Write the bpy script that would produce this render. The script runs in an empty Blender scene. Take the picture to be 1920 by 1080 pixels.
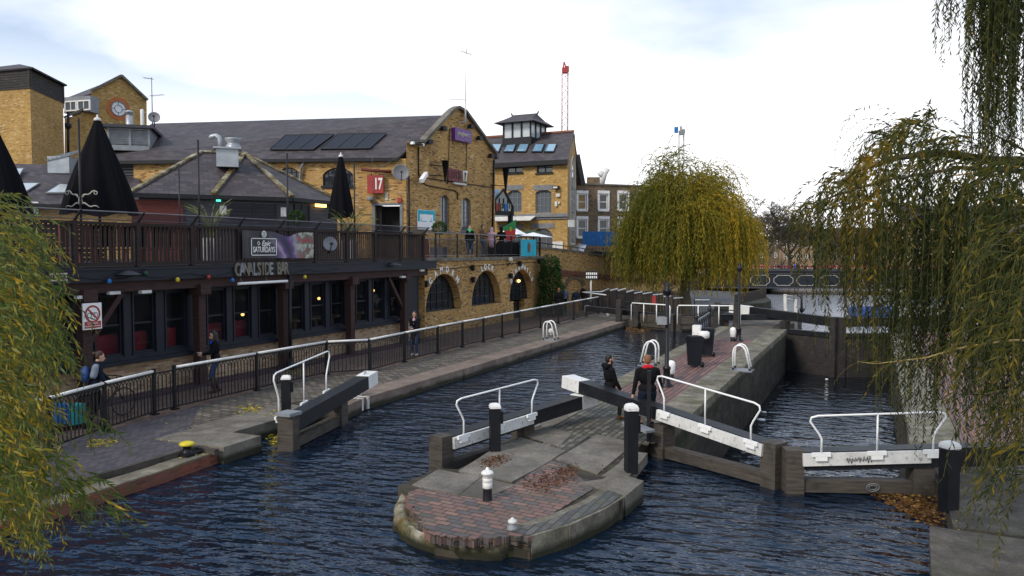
import bpy, bmesh, math, random
from math import sin, cos, pi, radians, atan, atan2, sqrt, hypot
from mathutils import Vector, Matrix
V = Vector
R = random.Random(7)
sc = bpy.context.scene
COL = sc.collection
# ---------------------------------------------------------------- camera
FPX = 1500.0; TH = radians(24.4); PITCH = atan(70 / 1500); EYE = 4.0
cam_d = bpy.data.cameras.new("camera"); cam = bpy.data.objects.new("camera", cam_d); COL.objects.link(cam)
cam.location = (0, 0, EYE); cam.rotation_euler = (pi / 2 - PITCH, 0, TH)
cam_d.sensor_width = 36; cam_d.lens = 36 * FPX / 1920; cam_d.clip_start = 0.1; cam_d.clip_end = 3000
sc.camera = cam
# ---------------------------------------------------------------- world
SUN_EL, SUN_AZ = radians(38), radians(200)
w = bpy.data.worlds.new("World"); sc.world = w; w.use_nodes = True
nt = w.node_tree; nt.nodes.clear()
def wn(t, **k):
    n = nt.nodes.new(t)
    for a, b in k.items(): setattr(n, a, b)
    return n
out = wn('ShaderNodeOutputWorld'); bg = wn('ShaderNodeBackground'); bg.inputs[1].default_value = 0.1
sky = wn('ShaderNodeTexSky', sky_type='NISHITA', sun_disc=False, sun_elevation=SUN_EL, sun_rotation=SUN_AZ)
sky.altitude = 50; sky.air_density = 1.0; sky.dust_density = 1.5
tc = wn('ShaderNodeTexCoord'); sep = wn('ShaderNodeSeparateXYZ'); nt.links.new(tc.outputs['Generated'], sep.inputs[0])
ad = wn('ShaderNodeMath', operation='ADD'); ad.inputs[1].default_value = 0.16; nt.links.new(sep.outputs[2], ad.inputs[0])
dx = wn('ShaderNodeMath', operation='DIVIDE'); dy = wn('ShaderNodeMath', operation='DIVIDE')
nt.links.new(sep.outputs[0], dx.inputs[0]); nt.links.new(ad.outputs[0], dx.inputs[1])
nt.links.new(sep.outputs[1], dy.inputs[0]); nt.links.new(ad.outputs[0], dy.inputs[1])
cmb = wn('ShaderNodeCombineXYZ'); nt.links.new(dx.outputs[0], cmb.inputs[0]); nt.links.new(dy.outputs[0], cmb.inputs[1])
nz = wn('ShaderNodeTexNoise'); nz.inputs['Scale'].default_value = 0.62; nz.inputs['Detail'].default_value = 7; nz.inputs['Roughness'].default_value = 0.5
mp = wn('ShaderNodeMapping'); mp.inputs['Location'].default_value = (3.1, 1.7, 0.4); nt.links.new(cmb.outputs[0], mp.inputs[0]); nt.links.new(mp.outputs[0], nz.inputs['Vector'])
cr = wn('ShaderNodeValToRGB'); cr.color_ramp.elements[0].position = 0.405; cr.color_ramp.elements[1].position = 0.56
nt.links.new(nz.outputs[0], cr.inputs[0])
# height: thick bright cloud low down, thinner and bluer overhead
hr = wn('ShaderNodeMapRange'); hr.inputs[1].default_value = 0.12; hr.inputs[2].default_value = 0.5; hr.inputs[3].default_value = 1.0; hr.inputs[4].default_value = 0.0
nt.links.new(sep.outputs[2], hr.inputs[0])
mx0 = wn('ShaderNodeMath', operation='MAXIMUM'); nt.links.new(cr.outputs[0], mx0.inputs[0])
h2 = wn('ShaderNodeMapRange'); h2.inputs[1].default_value = 0.10; h2.inputs[2].default_value = 0.24; h2.inputs[3].default_value = 1.0; h2.inputs[4].default_value = 0.0
nt.links.new(sep.outputs[2], h2.inputs[0]); nt.links.new(h2.outputs[0], mx0.inputs[1])
cl = wn('ShaderNodeMixRGB'); cl.inputs[1].default_value = (6.3, 6.9, 7.9, 1); cl.inputs[2].default_value = (11.5, 11.6, 11.8, 1)
nt.links.new(hr.outputs[0], cl.inputs[0])
gap = wn('ShaderNodeMixRGB'); gap.inputs[0].default_value = 0.45; gap.inputs[2].default_value = (6.9, 8.2, 10.2, 1)
nt.links.new(sky.outputs[0], gap.inputs[1])
g2 = wn('ShaderNodeMixRGB'); nt.links.new(hr.outputs[0], g2.inputs[0]); g2.inputs[1].default_value = (3.4, 4.6, 6.8, 1); nt.links.new(gap.outputs[0], g2.inputs[2])
fin = wn('ShaderNodeMixRGB'); nt.links.new(mx0.outputs[0], fin.inputs[0]); nt.links.new(g2.outputs[0], fin.inputs[1]); nt.links.new(cl.outputs[0], fin.inputs[2])
nt.links.new(fin.outputs[0], bg.inputs[0]); nt.links.new(bg.outputs[0], out.inputs[0])
sd = bpy.data.lights.new("sun", 'SUN'); so = bpy.data.objects.new("sun", sd); COL.objects.link(so)
sd.energy = 2.2; sd.angle = radians(14); sd.color = (1, .91, .79)
_d = V((sin(SUN_AZ) * cos(SUN_EL), cos(SUN_AZ) * cos(SUN_EL), sin(SUN_EL)))
so.rotation_euler = (-_d).to_track_quat('-Z', 'Y').to_euler()
vs = sc.view_settings; sc.display_settings.display_device = 'sRGB'
vs.view_transform = 'Standard'; vs.look = 'None'; vs.exposure = 0.36; vs.gamma = 1.0; vs.use_curve_mapping = False
sc.cycles.max_bounces = 6; sc.cycles.transparent_max_bounces = 12; sc.cycles.use_denoising = True
# ---------------------------------------------------------------- pixel to place
def ray(px, py):
    a = (px - 960) / FPX; b = (540 - py) / FPX
    fh = cos(PITCH) + sin(PITCH) * b; up = -sin(PITCH) + cos(PITCH) * b
    a /= fh; up /= fh
    return V((a * cos(TH) - sin(TH), a * sin(TH) + cos(TH), up))
def G(px, py, z=0.0):
    d = ray(px, py); t = (z - EYE) / d.z; return V((d.x * t, d.y * t, z))
def PX(px, py, X):
    d = ray(px, py); t = X / d.x; return V((X, d.y * t, EYE + d.z * t))
def PD(px, py, Z):
    d = ray(px, py); return V((d.x * Z, d.y * Z, EYE + d.z * Z))
# ---------------------------------------------------------------- materials
def lin(c):
    if isinstance(c, (int, float)): c = (c, c, c)
    return (c[0], c[1], c[2], 1)
class NM:
    def __init__(s, name):
        s.m = bpy.data.materials.new(name); s.m.use_nodes = True; s.t = s.m.node_tree; s.b = s.t.nodes['Principled BSDF']
    def n(s, t, ins=None, **k):
        n = s.t.nodes.new(t)
        for a, b in k.items(): setattr(n, a, b)
        for a, b in (ins or {}).items():
            if hasattr(b, 'is_output') or isinstance(b, bpy.types.NodeSocket): s.t.links.new(b, n.inputs[a])
            else: n.inputs[a].default_value = b
        return n
    def l(s, a, b): s.t.links.new(a, b)
    def ramp(s, fac, stops, interp='LINEAR'):
        n = s.n('ShaderNodeValToRGB', {0: fac}); e = n.color_ramp; e.interpolation = interp
        while len(e.elements) < len(stops): e.elements.new(0.5)
        for q, (p, c) in zip(e.elements, stops): q.position = p; q.color = lin(c)
        return n.outputs[0]
    def noise(s, scale, detail=4, vec=None, rough=.55):
        n = s.n('ShaderNodeTexNoise', {'Scale': scale, 'Detail': detail, 'Roughness': rough})
        if vec is not None: s.l(vec, n.inputs['Vector'])
        return n.outputs[0]
    def mix(s, f, a, b, mode='MIX'):
        n = s.n('ShaderNodeMixRGB', blend_type=mode)
        for i, x in enumerate((f, a, b)):
            if isinstance(x, bpy.types.NodeSocket): s.l(x, n.inputs[i])
            else: n.inputs[i].default_value = x if i == 0 else lin(x)
        return n.outputs[0]
    def bump(s, h, st=.3, dist=.02):
        n = s.n('ShaderNodeBump', {'Height': h, 'Strength': st, 'Distance': dist}); s.l(n.outputs[0], s.b.inputs['Normal'])
def obvec(q, scale=(1, 1, 1)):
    t = q.n('ShaderNodeTexCoord'); g = q.n('ShaderNodeMapping', {'Vector': t.outputs['Object'], 'Scale': scale}); return g.outputs[0]
def uvvec(q, rot=0.0, scale=(1, 1, 1)):
    t = q.n('ShaderNodeTexCoord'); g = q.n('ShaderNodeMapping', {'Vector': t.outputs['UV'], 'Rotation': (0, 0, rot), 'Scale': scale}); return g.outputs[0]
MATS = {}
def plain(name, c, rough=.6, metal=0, var=.25, sc_=3.0, bump=.12, c2=None, wear=None, spec=None):
    """painted / plain surface with mottling so that it is never flat"""
    q = NM(name); v = obvec(q)
    f = q.noise(sc_, 6, v)
    dark = tuple(x * (1 - var) for x in (c if not isinstance(c, (int, float)) else (c,) * 3))
    lt = c2 or tuple(min(1, x * (1 + var * .6)) for x in (c if not isinstance(c, (int, float)) else (c,) * 3))
    col = q.ramp(f, [(.3, dark), (.7, lt)])
    if wear:
        f2 = q.ramp(q.noise(sc_ * 5, 8, v, .7), [(.56, 0.0), (.66, 1.0)])
        col = q.mix(f2, col, wear)
    q.l(col, q.b.inputs['Base Color'])
    r = q.n('ShaderNodeMapRange', {0: f, 3: max(.05, rough - .12), 4: min(1, rough + .12)}); q.l(r.outputs[0], q.b.inputs['Roughness'])
    q.b.inputs['Metallic'].default_value = metal
    if spec is not None: q.b.inputs['Specular IOR Level'].default_value = spec
    if bump: q.bump(q.noise(sc_ * 12, 4, v), bump, .01)
    MATS[name] = q.m; return q.m
def bricky(name, stops, mortar, bw=.225, bh=.075, ms=.009, rough=.9, dirt=.35, rot=0.0, offset=.5, bump=.5, dirt_c=(.05, .045, .035), moss=None, dscale=.35, freq=2, ev=False):
    q = NM(name); v = uvvec(q, rot)
    b = q.n('ShaderNodeTexBrick', {'Vector': v, 'Color1': (0, 0, 0, 1), 'Color2': (1, 1, 1, 1), 'Mortar': (.5, .5, .5, 1), 'Scale': 1.0, 'Mortar Size': ms, 'Mortar Smooth': .2, 'Bias': 0.0, 'Brick Width': bw, 'Row Height': bh})
    b.offset = offset; b.offset_frequency = freq
    col = q.ramp(b.outputs['Color'], stops)
    col = q.mix(.35, col, q.ramp(q.noise(9, 5, v), [(.3, .25), (.7, .8)]), 'SOFT_LIGHT')
    col = q.mix(b.outputs['Fac'], col, mortar)
    d = q.ramp(q.noise(dscale, 8, v, .62), [(.42, 0.0), (.72, 1.0)])
    sv = q.n('ShaderNodeMapping', {'Vector': v, 'Scale': (1.3, .16, 1)}).outputs[0]; st_ = q.ramp(q.noise(1.0, 6, sv, .6), [(.5, 0.0), (.8, .45)]); col = q.mix(st_, col, dirt_c)
    dm = q.n('ShaderNodeMath', {0: d, 1: dirt}, operation='MULTIPLY')
    col = q.mix(dm.outputs[0], col, dirt_c)
    if moss:
        g = q.ramp(q.noise(1.1, 8, v, .7), [(.52, 0.0), (.66, 1.0)]); gm = q.n('ShaderNodeMath', {0: g, 1: moss[1]}, operation='MULTIPLY')
        col = q.mix(gm.outputs[0], col, moss[0])
    q.l(col, q.b.inputs['Base Color']); q.b.inputs['Roughness'].default_value = rough
    q.b.inputs['Specular IOR Level'].default_value = .3
    h = q.mix(.35, q.mix(b.outputs['Fac'], 1.0, 0.0), q.noise(30, 3, v))
    q.bump(h, bump, .012)
    MATS[name] = q.m; return q.m
YEL = [(0, (.12, .06, .03)), (.12, (.34, .18, .055)), (.35, (.50, .29, .085)), (.6, (.58, .35, .11)), (.85, (.50, .27, .07)), (.95, (.68, .52, .28)), (1, (.16, .08, .04))]
bricky('brick_yellow', YEL, (.27, .20, .12), dirt=.42, dirt_c=(.10, .065, .03))
bricky('brick_gold', [(0, (.26, .15, .045)), (.3, (.40, .245, .075)), (.6, (.48, .30, .095)), (.9, (.42, .25, .07)), (1, (.60, .48, .28))], (.30, .21, .10), dirt=.3, dirt_c=(.16, .09, .03))
bricky('brick_pale', [(0, (.20, .12, .07)), (.3, (.40, .28, .17)), (.7, (.48, .36, .22)), (1, (.30, .16, .08))], (.26, .21, .16), dirt=.5, dirt_c=(.12, .08, .06))
bricky('brick_brown', [(0, (.07, .045, .03)), (.4, (.17, .12, .07)), (.8, (.24, .17, .10)), (1, (.12, .07, .04))], (.15, .12, .09), dirt=.5)
bricky('brick_red', [(0, (.13, .035, .025)), (.5, (.25, .065, .035)), (1, (.18, .07, .05))], (.13, .09, .07), dirt=.5, moss=((.06, .08, .02), .6))
bricky('brick_wet', [(0, (.03, .026, .02)), (.5, (.06, .05, .036)), (1, (.085, .068, .05))], (.03, .027, .02), bw=.45, bh=.22, dirt=.75, dirt_c=(.02, .018, .012), moss=((.045, .06, .012), .7), dscale=.6)
bricky('slate', [(0, (.040, .034, .038)), (.5, (.058, .048, .054)), (1, (.085, .07, .076))], (.028, .024, .028), bw=.42, bh=.24, ms=.012, rough=.62, dirt=.35, dirt_c=(.055, .05, .04), bump=.7, moss=((.10, .085, .05), .12))
bricky('setts', [(0, (.06, .055, .05)), (.5, (.11, .10, .09)), (1, (.19, .17, .145))], (.022, .030, .012), bw=.26, bh=.15, ms=.018, rough=.75, dirt=.5, moss=((.06, .08, .022), .55), rot=pi / 2)
bricky('setts_grey', [(0, (.075, .066, .058)), (.5, (.12, .105, .09)), (1, (.21, .18, .15))], (.030, .026, .020), bw=.3, bh=.15, ms=.022, rough=.75, dirt=.4, rot=0, moss=((.10, .105, .04), .25))
bricky('setts_blue', [(0, (.06, .056, .068)), (.5, (.088, .08, .092)), (1, (.11, .10, .112))], (.045, .04, .045), bw=.225, bh=.11, ms=.012, rough=.55, dirt=.4, rot=pi / 2)
PAVE = [(0, (.085, .078, .084)), (.25, (.12, .10, .105)), (.4, (.19, .105, .092)), (.62, (.23, .115, .098)), (.78, (.17, .10, .095)), (.92, (.30, .165, .125)), (1, (.12, .10, .10))]
bricky('pavers_red', PAVE, (.050, .048, .030), bw=.26, bh=.135, ms=.016, rough=.6, dirt=.6, dirt_c=(.07, .06, .045), moss=((.085, .085, .05), .45), rot=.12)
bricky('pavers_stripe', [(0, (.12, .075, .068)), (.5, (.21, .095, .08)), (1, (.26, .13, .105))], (.055, .048, .048), bw=.9, bh=.15, ms=.024, rough=.65, dirt=.35, rot=pi / 2, bump=.6)
bricky('edge_blue', [(0, (.05, .052, .055)), (.5, (.085, .085, .085)), (1, (.12, .115, .105))], (.03, .035, .02), bw=.34, bh=.12, ms=.012, rough=.6, dirt=.3, moss=((.06, .075, .025), .45), rot=pi / 2)
bricky('pavers_brown', [(0, (.10, .065, .055)), (.5, (.15, .10, .08)), (1, (.18, .125, .10))], (.07, .05, .045), bw=.22, bh=.11, ms=.01, rough=.7, dirt=.4, rot=pi / 2)
def rocky(name, stops, sc_=2.0, bump=.6, rough=.85, moss=None, stain=None):
    q = NM(name); v = obvec(q)
    col = q.ramp(q.noise(sc_, 9, v, .65), stops)
    col = q.mix(.5, col, q.ramp(q.noise(sc_ * 14, 4, v, .6), [(.3, .2), (.7, .8)]), 'SOFT_LIGHT')
    if stain:
        col = q.mix(q.ramp(q.noise(sc_ * .45, 6, v, .6), [(.5, 0.0), (.62, stain[1])]), col, stain[0])
    if moss:
        col = q.mix(q.ramp(q.noise(sc_ * .7, 9, q.n('ShaderNodeMapping', {'Vector': v, 'Location': (9, 2, 5)}).outputs[0], .7), [(.48, 0.0), (.64, moss[1])]), col, moss[0])
    if name.startswith('stone'):   # algae line just above the water
        pz = q.n('ShaderNodeSeparateXYZ', {0: q.n('ShaderNodeNewGeometry').outputs['Position']}).outputs[2]; zz = q.n('ShaderNodeMath', {0: pz, 1: q.n('ShaderNodeMath', {0: q.noise(1.6, 6, v), 1: .22}, operation='MULTIPLY').outputs[0]}, operation='SUBTRACT').outputs[0]
        al = q.n('ShaderNodeMapRange', {0: zz, 1: -.36, 2: -.26, 3: .92, 4: 0.0}).outputs[0]; col = q.mix(al, col, (.018, .02, .009))
    q.l(col, q.b.inputs['Base Color']); q.b.inputs['Roughness'].default_value = rough
    q.b.inputs['Specular IOR Level'].default_value = .3
    q.bump(q.mix(.5, q.noise(sc_ * 3, 8, v, .7), q.noise(sc_ * 25, 4, v)), bump, .03)
    MATS[name] = q.m; return q.m
rocky('stone', [(.3, (.092, .083, .070)), (.5, (.155, .14, .118)), (.7, (.235, .215, .18))], 1.6, moss=((.085, .085, .04), .22), stain=((.055, .05, .042), .6))
rocky('stone_dark', [(.3, (.045, .04, .034)), (.5, (.085, .077, .066)), (.7, (.15, .135, .115))], 1.9, moss=((.06, .06, .03), .5), stain=((.03, .028, .022), .7))
rocky('stone_pink', [(.3, (.12, .09, .075)), (.5, (.19, .145, .12)), (.7, (.25, .20, .165))], 1.4, moss=((.08, .08, .05), .25), stain=((.09, .07, .055), .5))
rocky('stone_mossy', [(.3, (.08, .072, .055)), (.5, (.16, .145, .11)), (.7, (.30, .28, .22))], 2.2, moss=((.10, .095, .04), .55), stain=((.06, .055, .042), .6))
rocky('stone_rubble', [(.30, (.03, .026, .018)), (.42, (.11, .09, .05)), (.54, (.27, .24, .17)), (.68, (.46, .44, .37))], 3.4, bump=1.0, moss=((.08, .075, .015), .85), stain=((.15, .09, .025), .8))
rocky('stone_wet', [(.3, (.02, .018, .012)), (.6, (.05, .045, .03)), (.8, (.08, .07, .045))], 2.0, moss=((.035, .045, .012), .8), rough=.5)
rocky('earth', [(.3, (.03, .028, .02)), (.7, (.07, .06, .04))], 1.0)
rocky('bark', [(.3, (.055, .045, .032)), (.7, (.13, .11, .08))], 6.0, bump=1)
rocky('shoot', [(.3, (.06, .065, .018)), (.7, (.12, .10, .03))], 6.0, bump=0)
rocky('twig', [(.3, (.20, .15, .05)), (.7, (.32, .25, .10))], 6.0, bump=.2)
def woody(name, a, b, rough=.75, sx=1.5, sz=14.0, wear=None):
    q = NM(name); v = uvvec(q, 0, (sx, sz, 1))
    f = q.noise(1.5, 8, v, .65); col = q.ramp(f, [(.3, a), (.7, b)])
    if wear: col = q.mix(q.ramp(q.noise(2.5, 8, obvec(q), .7), [(.52, 0.0), (.66, .8)]), col, wear)
    q.l(col, q.b.inputs['Base Color']); q.b.inputs['Roughness'].default_value = rough; q.b.inputs['Specular IOR Level'].default_value = .35
    q.bump(f, .5, .01); MATS[name] = q.m; return q.m
woody('timber_grey', (.028, .024, .020), (.095, .08, .066), wear=(.018, .016, .012))
woody('timber_dark', (.012, .011, .012), (.04, .036, .034), wear=(.06, .05, .042))
woody('timber_red', (.022, .011, .011), (.058, .027, .024))
woody('timber_rail', (.014, .009, .009), (.038, .024, .021), wear=(.010, .009, .009))
woody('timber_tan', (.22, .14, .06), (.38, .26, .12))
woody('timber_maroon', (.07, .018, .014), (.14, .035, .025))
plain('black_paint', (.010, .011, .014), .5, spec=.3, var=.35, wear=(.035, .036, .04))
plain('black_post', (.008, .009, .012), .45, var=.3, bump=.3, sc_=5, spec=.3)
plain('navy_paint', (.010, .014, .023), .5, spec=.3, var=.3)
plain('white_paint', (.74, .74, .72), .5, var=.12, sc_=2.2, wear=(.42, .40, .36))
plain('white_rail', (.80, .81, .80), .4, var=.08)
plain('white_grimy', (.62, .62, .60), .55, var=.2, sc_=2.5, wear=(.22, .21, .19))
plain('white_clean', (.80, .80, .80), .5, var=.06)
plain('galv', (.34, .37, .40), .45, metal=.35, var=.2)
plain('lead', (.20, .215, .235), .55, var=.25)
plain('purple_kerb', (.035, .020, .035), .55, var=.3)
plain('asphalt', (.06, .058, .058), .85, sc_=4, bump=.5)
plain('canvas_black', (.006, .006, .008), .9, var=.2, spec=.08)
plain('canvas_white', (.72, .74, .76), .8, var=.1)
plain('letter_cream', (.40, .38, .32), .6, var=.2)
plain('letter_tan', (.17, .155, .12), .7, var=.4)
plain('boat_blue', (.012, .06, .22), .6)
plain('letter_white', (.78, .78, .76), .6, var=.1)
plain('letter_black', (.01, .01, .01), .6)
plain('yellow_paint', (.62, .50, .02), .45, var=.15, wear=(.30, .25, .05))
plain('red_paint', (.33, .03, .025), .5, var=.15)
plain('red_brown', (.19, .05, .05), .6, var=.2)
plain('purple_sign', (.13, .03, .22), .4, var=.1)
plain('blue_board', (.01, .14, .42), .6, var=.2)
plain('blue_cloth', (.015, .09, .42), .75)
plain('turquoise', (.02, .40, .52), .7, var=.15)
plain('turq_bag', (.015, .33, .34), .7, var=.2)
plain('orange_brick', (.42, .13, .04), .85, var=.2)
plain('dark_interior', (.012, .011, .011), .9)
plain('red_sofa', (.34, .012, .03), .6)
plain('bin_plastic', (.008, .010, .016), .5, spec=.3, var=.2)
plain('cream_paint', (.55, .50, .40), .6)
plain('grey_frame', (.16, .165, .175), .55)
plain('slats', (.035, .036, .045), .6, var=.25)
plain('rust', (.17, .07, .03), .85, var=.4)
plain('green_dark', (.01, .06, .03), .6)
plain('terracotta', (.22, .08, .04), .8)
def glass(name, tint=(.02, .025, .03), tr=.0, rough=.04, spec=.6):
    q = NM(name); q.b.inputs['Base Color'].default_value = lin(tint); q.b.inputs['Roughness'].default_value = rough
    q.b.inputs['Specular IOR Level'].default_value = spec
    q.bump(q.noise(1.3, 2, obvec(q)), .06, .05)
    if tr:
        tb = q.n('ShaderNodeBsdfTransparent', {0: lin((.8, .82, .84))}); ms = q.n('ShaderNodeMixShader', {0: tr, 1: q.b.outputs[0], 2: tb.outputs[0]})
        q.l(ms.outputs[0], q.t.nodes['Material Output'].inputs[0])
    MATS[name] = q.m
glass('glass_dark'); glass('glass_room', tr=.72); glass('glass_blue', (.16, .30, .42), spec=.9); glass('glass_grey', (.10, .12, .14), spec=.8)
glass('glass_rail', (.10, .10, .13), tr=.6); glass('solar', (.012, .013, .018), spec=.15, rough=.3); glass('glass_pale', (.45, .50, .52), spec=.6)
def emit(name, c, s):
    q = NM(name); q.b.inputs['Base Color'].default_value = lin(c); q.b.inputs['Emission Color'].default_value = lin(c); q.b.inputs['Emission Strength'].default_value = s; MATS[name] = q.m
emit('lamp_warm', (1, .55, .15), 3.0); emit('lamp_green', (.1, 1, .7), 1.2)
def foliage(name, stops, trans=.35, rough=.5):
    q = NM(name); a = q.n('ShaderNodeAttribute', attribute_name='tone')
    col = q.ramp(a.outputs['Fac'], stops)
    q.l(col, q.b.inputs['Base Color']); q.b.inputs['Roughness'].default_value = rough; q.b.inputs['Specular IOR Level'].default_value = .2
    tb = q.n('ShaderNodeBsdfTranslucent', {0: col}); ms = q.n('ShaderNodeMixShader', {0: trans, 1: q.b.outputs[0], 2: tb.outputs[0]})
    q.l(ms.outputs[0], q.t.nodes['Material Output'].inputs[0]); MATS[name] = q.m
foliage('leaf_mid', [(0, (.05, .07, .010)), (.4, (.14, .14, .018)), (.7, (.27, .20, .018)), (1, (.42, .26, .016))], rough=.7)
foliage('leaf_near', [(0, (.022, .055, .010)), (.35, (.06, .10, .018)), (.6, (.10, .15, .035)), (.8, (.26, .21, .02)), (1, (.42, .27, .015))])
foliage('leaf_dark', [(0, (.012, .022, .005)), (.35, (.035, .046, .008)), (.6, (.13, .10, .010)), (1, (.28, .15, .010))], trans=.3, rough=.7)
foliage('leaf_ivy', [(0, (.010, .03, .008)), (.6, (.03, .07, .015)), (1, (.07, .11, .03))], trans=.2)
foliage('leaf_palm', [(0, (.05, .08, .02)), (.6, (.14, .18, .06)), (1, (.26, .26, .12))], trans=.2)
foliage('litter', [(0, (.06, .03, .015)), (.5, (.15, .07, .025)), (1, (.30, .18, .05))], trans=.1)
foliage('litter_brown', [(0, (.05, .022, .012)), (.5, (.12, .045, .022)), (1, (.18, .09, .04))], trans=.1)
foliage('litter_yellow', [(0, (.25, .17, .02)), (.5, (.45, .34, .03)), (1, (.20, .24, .05))], trans=.1)
def water(name, base, st, s1, aniso=(1, 1, 1), rot=0.0, rough=.06, d=.6):
    q = NM(name); t = q.n('ShaderNodeTexCoord'); g = q.n('ShaderNodeMapping', {'Vector': t.outputs['Object'], 'Rotation': (0, 0, rot), 'Scale': aniso}).outputs[0]
    dis = q.n('ShaderNodeTexNoise', {'Vector': g, 'Scale': .5, 'Detail': 2})
    g = q.mix(.12, g, dis.outputs['Color'], 'ADD')
    a = q.noise(s1, 1, g, .4); b = q.noise(s1 * 2.6, 2, g, .5); c = q.n('ShaderNodeTexNoise', {'Vector': g, 'Scale': s1 * .9, 'Detail': 3}, noise_dimensions='3D')
    rid = q.n('ShaderNodeMath', {0: c.outputs[0], 1: .5}, operation='SUBTRACT'); rid = q.n('ShaderNodeMath', {0: rid.outputs[0]}, operation='ABSOLUTE')
    h = q.mix(.22, a, b); h = q.mix(.25, h, q.n('ShaderNodeMath', {0: 1.0, 1: rid.outputs[0]}, operation='SUBTRACT').outputs[0])
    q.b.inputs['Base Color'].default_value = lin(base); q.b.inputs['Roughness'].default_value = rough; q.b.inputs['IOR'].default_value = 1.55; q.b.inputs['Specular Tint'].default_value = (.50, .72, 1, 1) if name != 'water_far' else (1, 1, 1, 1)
    # calm and ruffled patches
    p = q.ramp(q.noise(.22, 3, g), [(.35, .55), (.65, 1.0)])
    if name == 'water_near':   # calmer inside the sheltered lock
        wy = q.n('ShaderNodeSeparateXYZ', {0: t.outputs['Object']}).outputs[1]; p = q.n('ShaderNodeMath', {0: p, 1: q.n('ShaderNodeMapRange', {0: wy, 1: 13.0, 2: 30.0, 3: 1.0, 4: .32}).outputs[0]}, operation='MULTIPLY').outputs[0]
    bb = q.n('ShaderNodeBump', {'Height': h, 'Distance': d}); sm = q.n('ShaderNodeMath', {0: p, 1: st}, operation='MULTIPLY'); q.l(sm.outputs[0], bb.inputs['Strength']); q.l(bb.outputs[0], q.b.inputs['Normal'])
    MATS[name] = q.m
water('water_near', (.003, .010, .024), 1.0, 1.75, (1, 2.1, 1), -.43, .02, .38)
water('water_lock', (.003, .006, .010), 1.0, 1.4, (1, 1.8, 1), -.43, .03, .25)
water('water_far', (.24, .25, .27), .8, 1.2, (1, 2.0, 1), .3, .22, .12)
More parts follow.
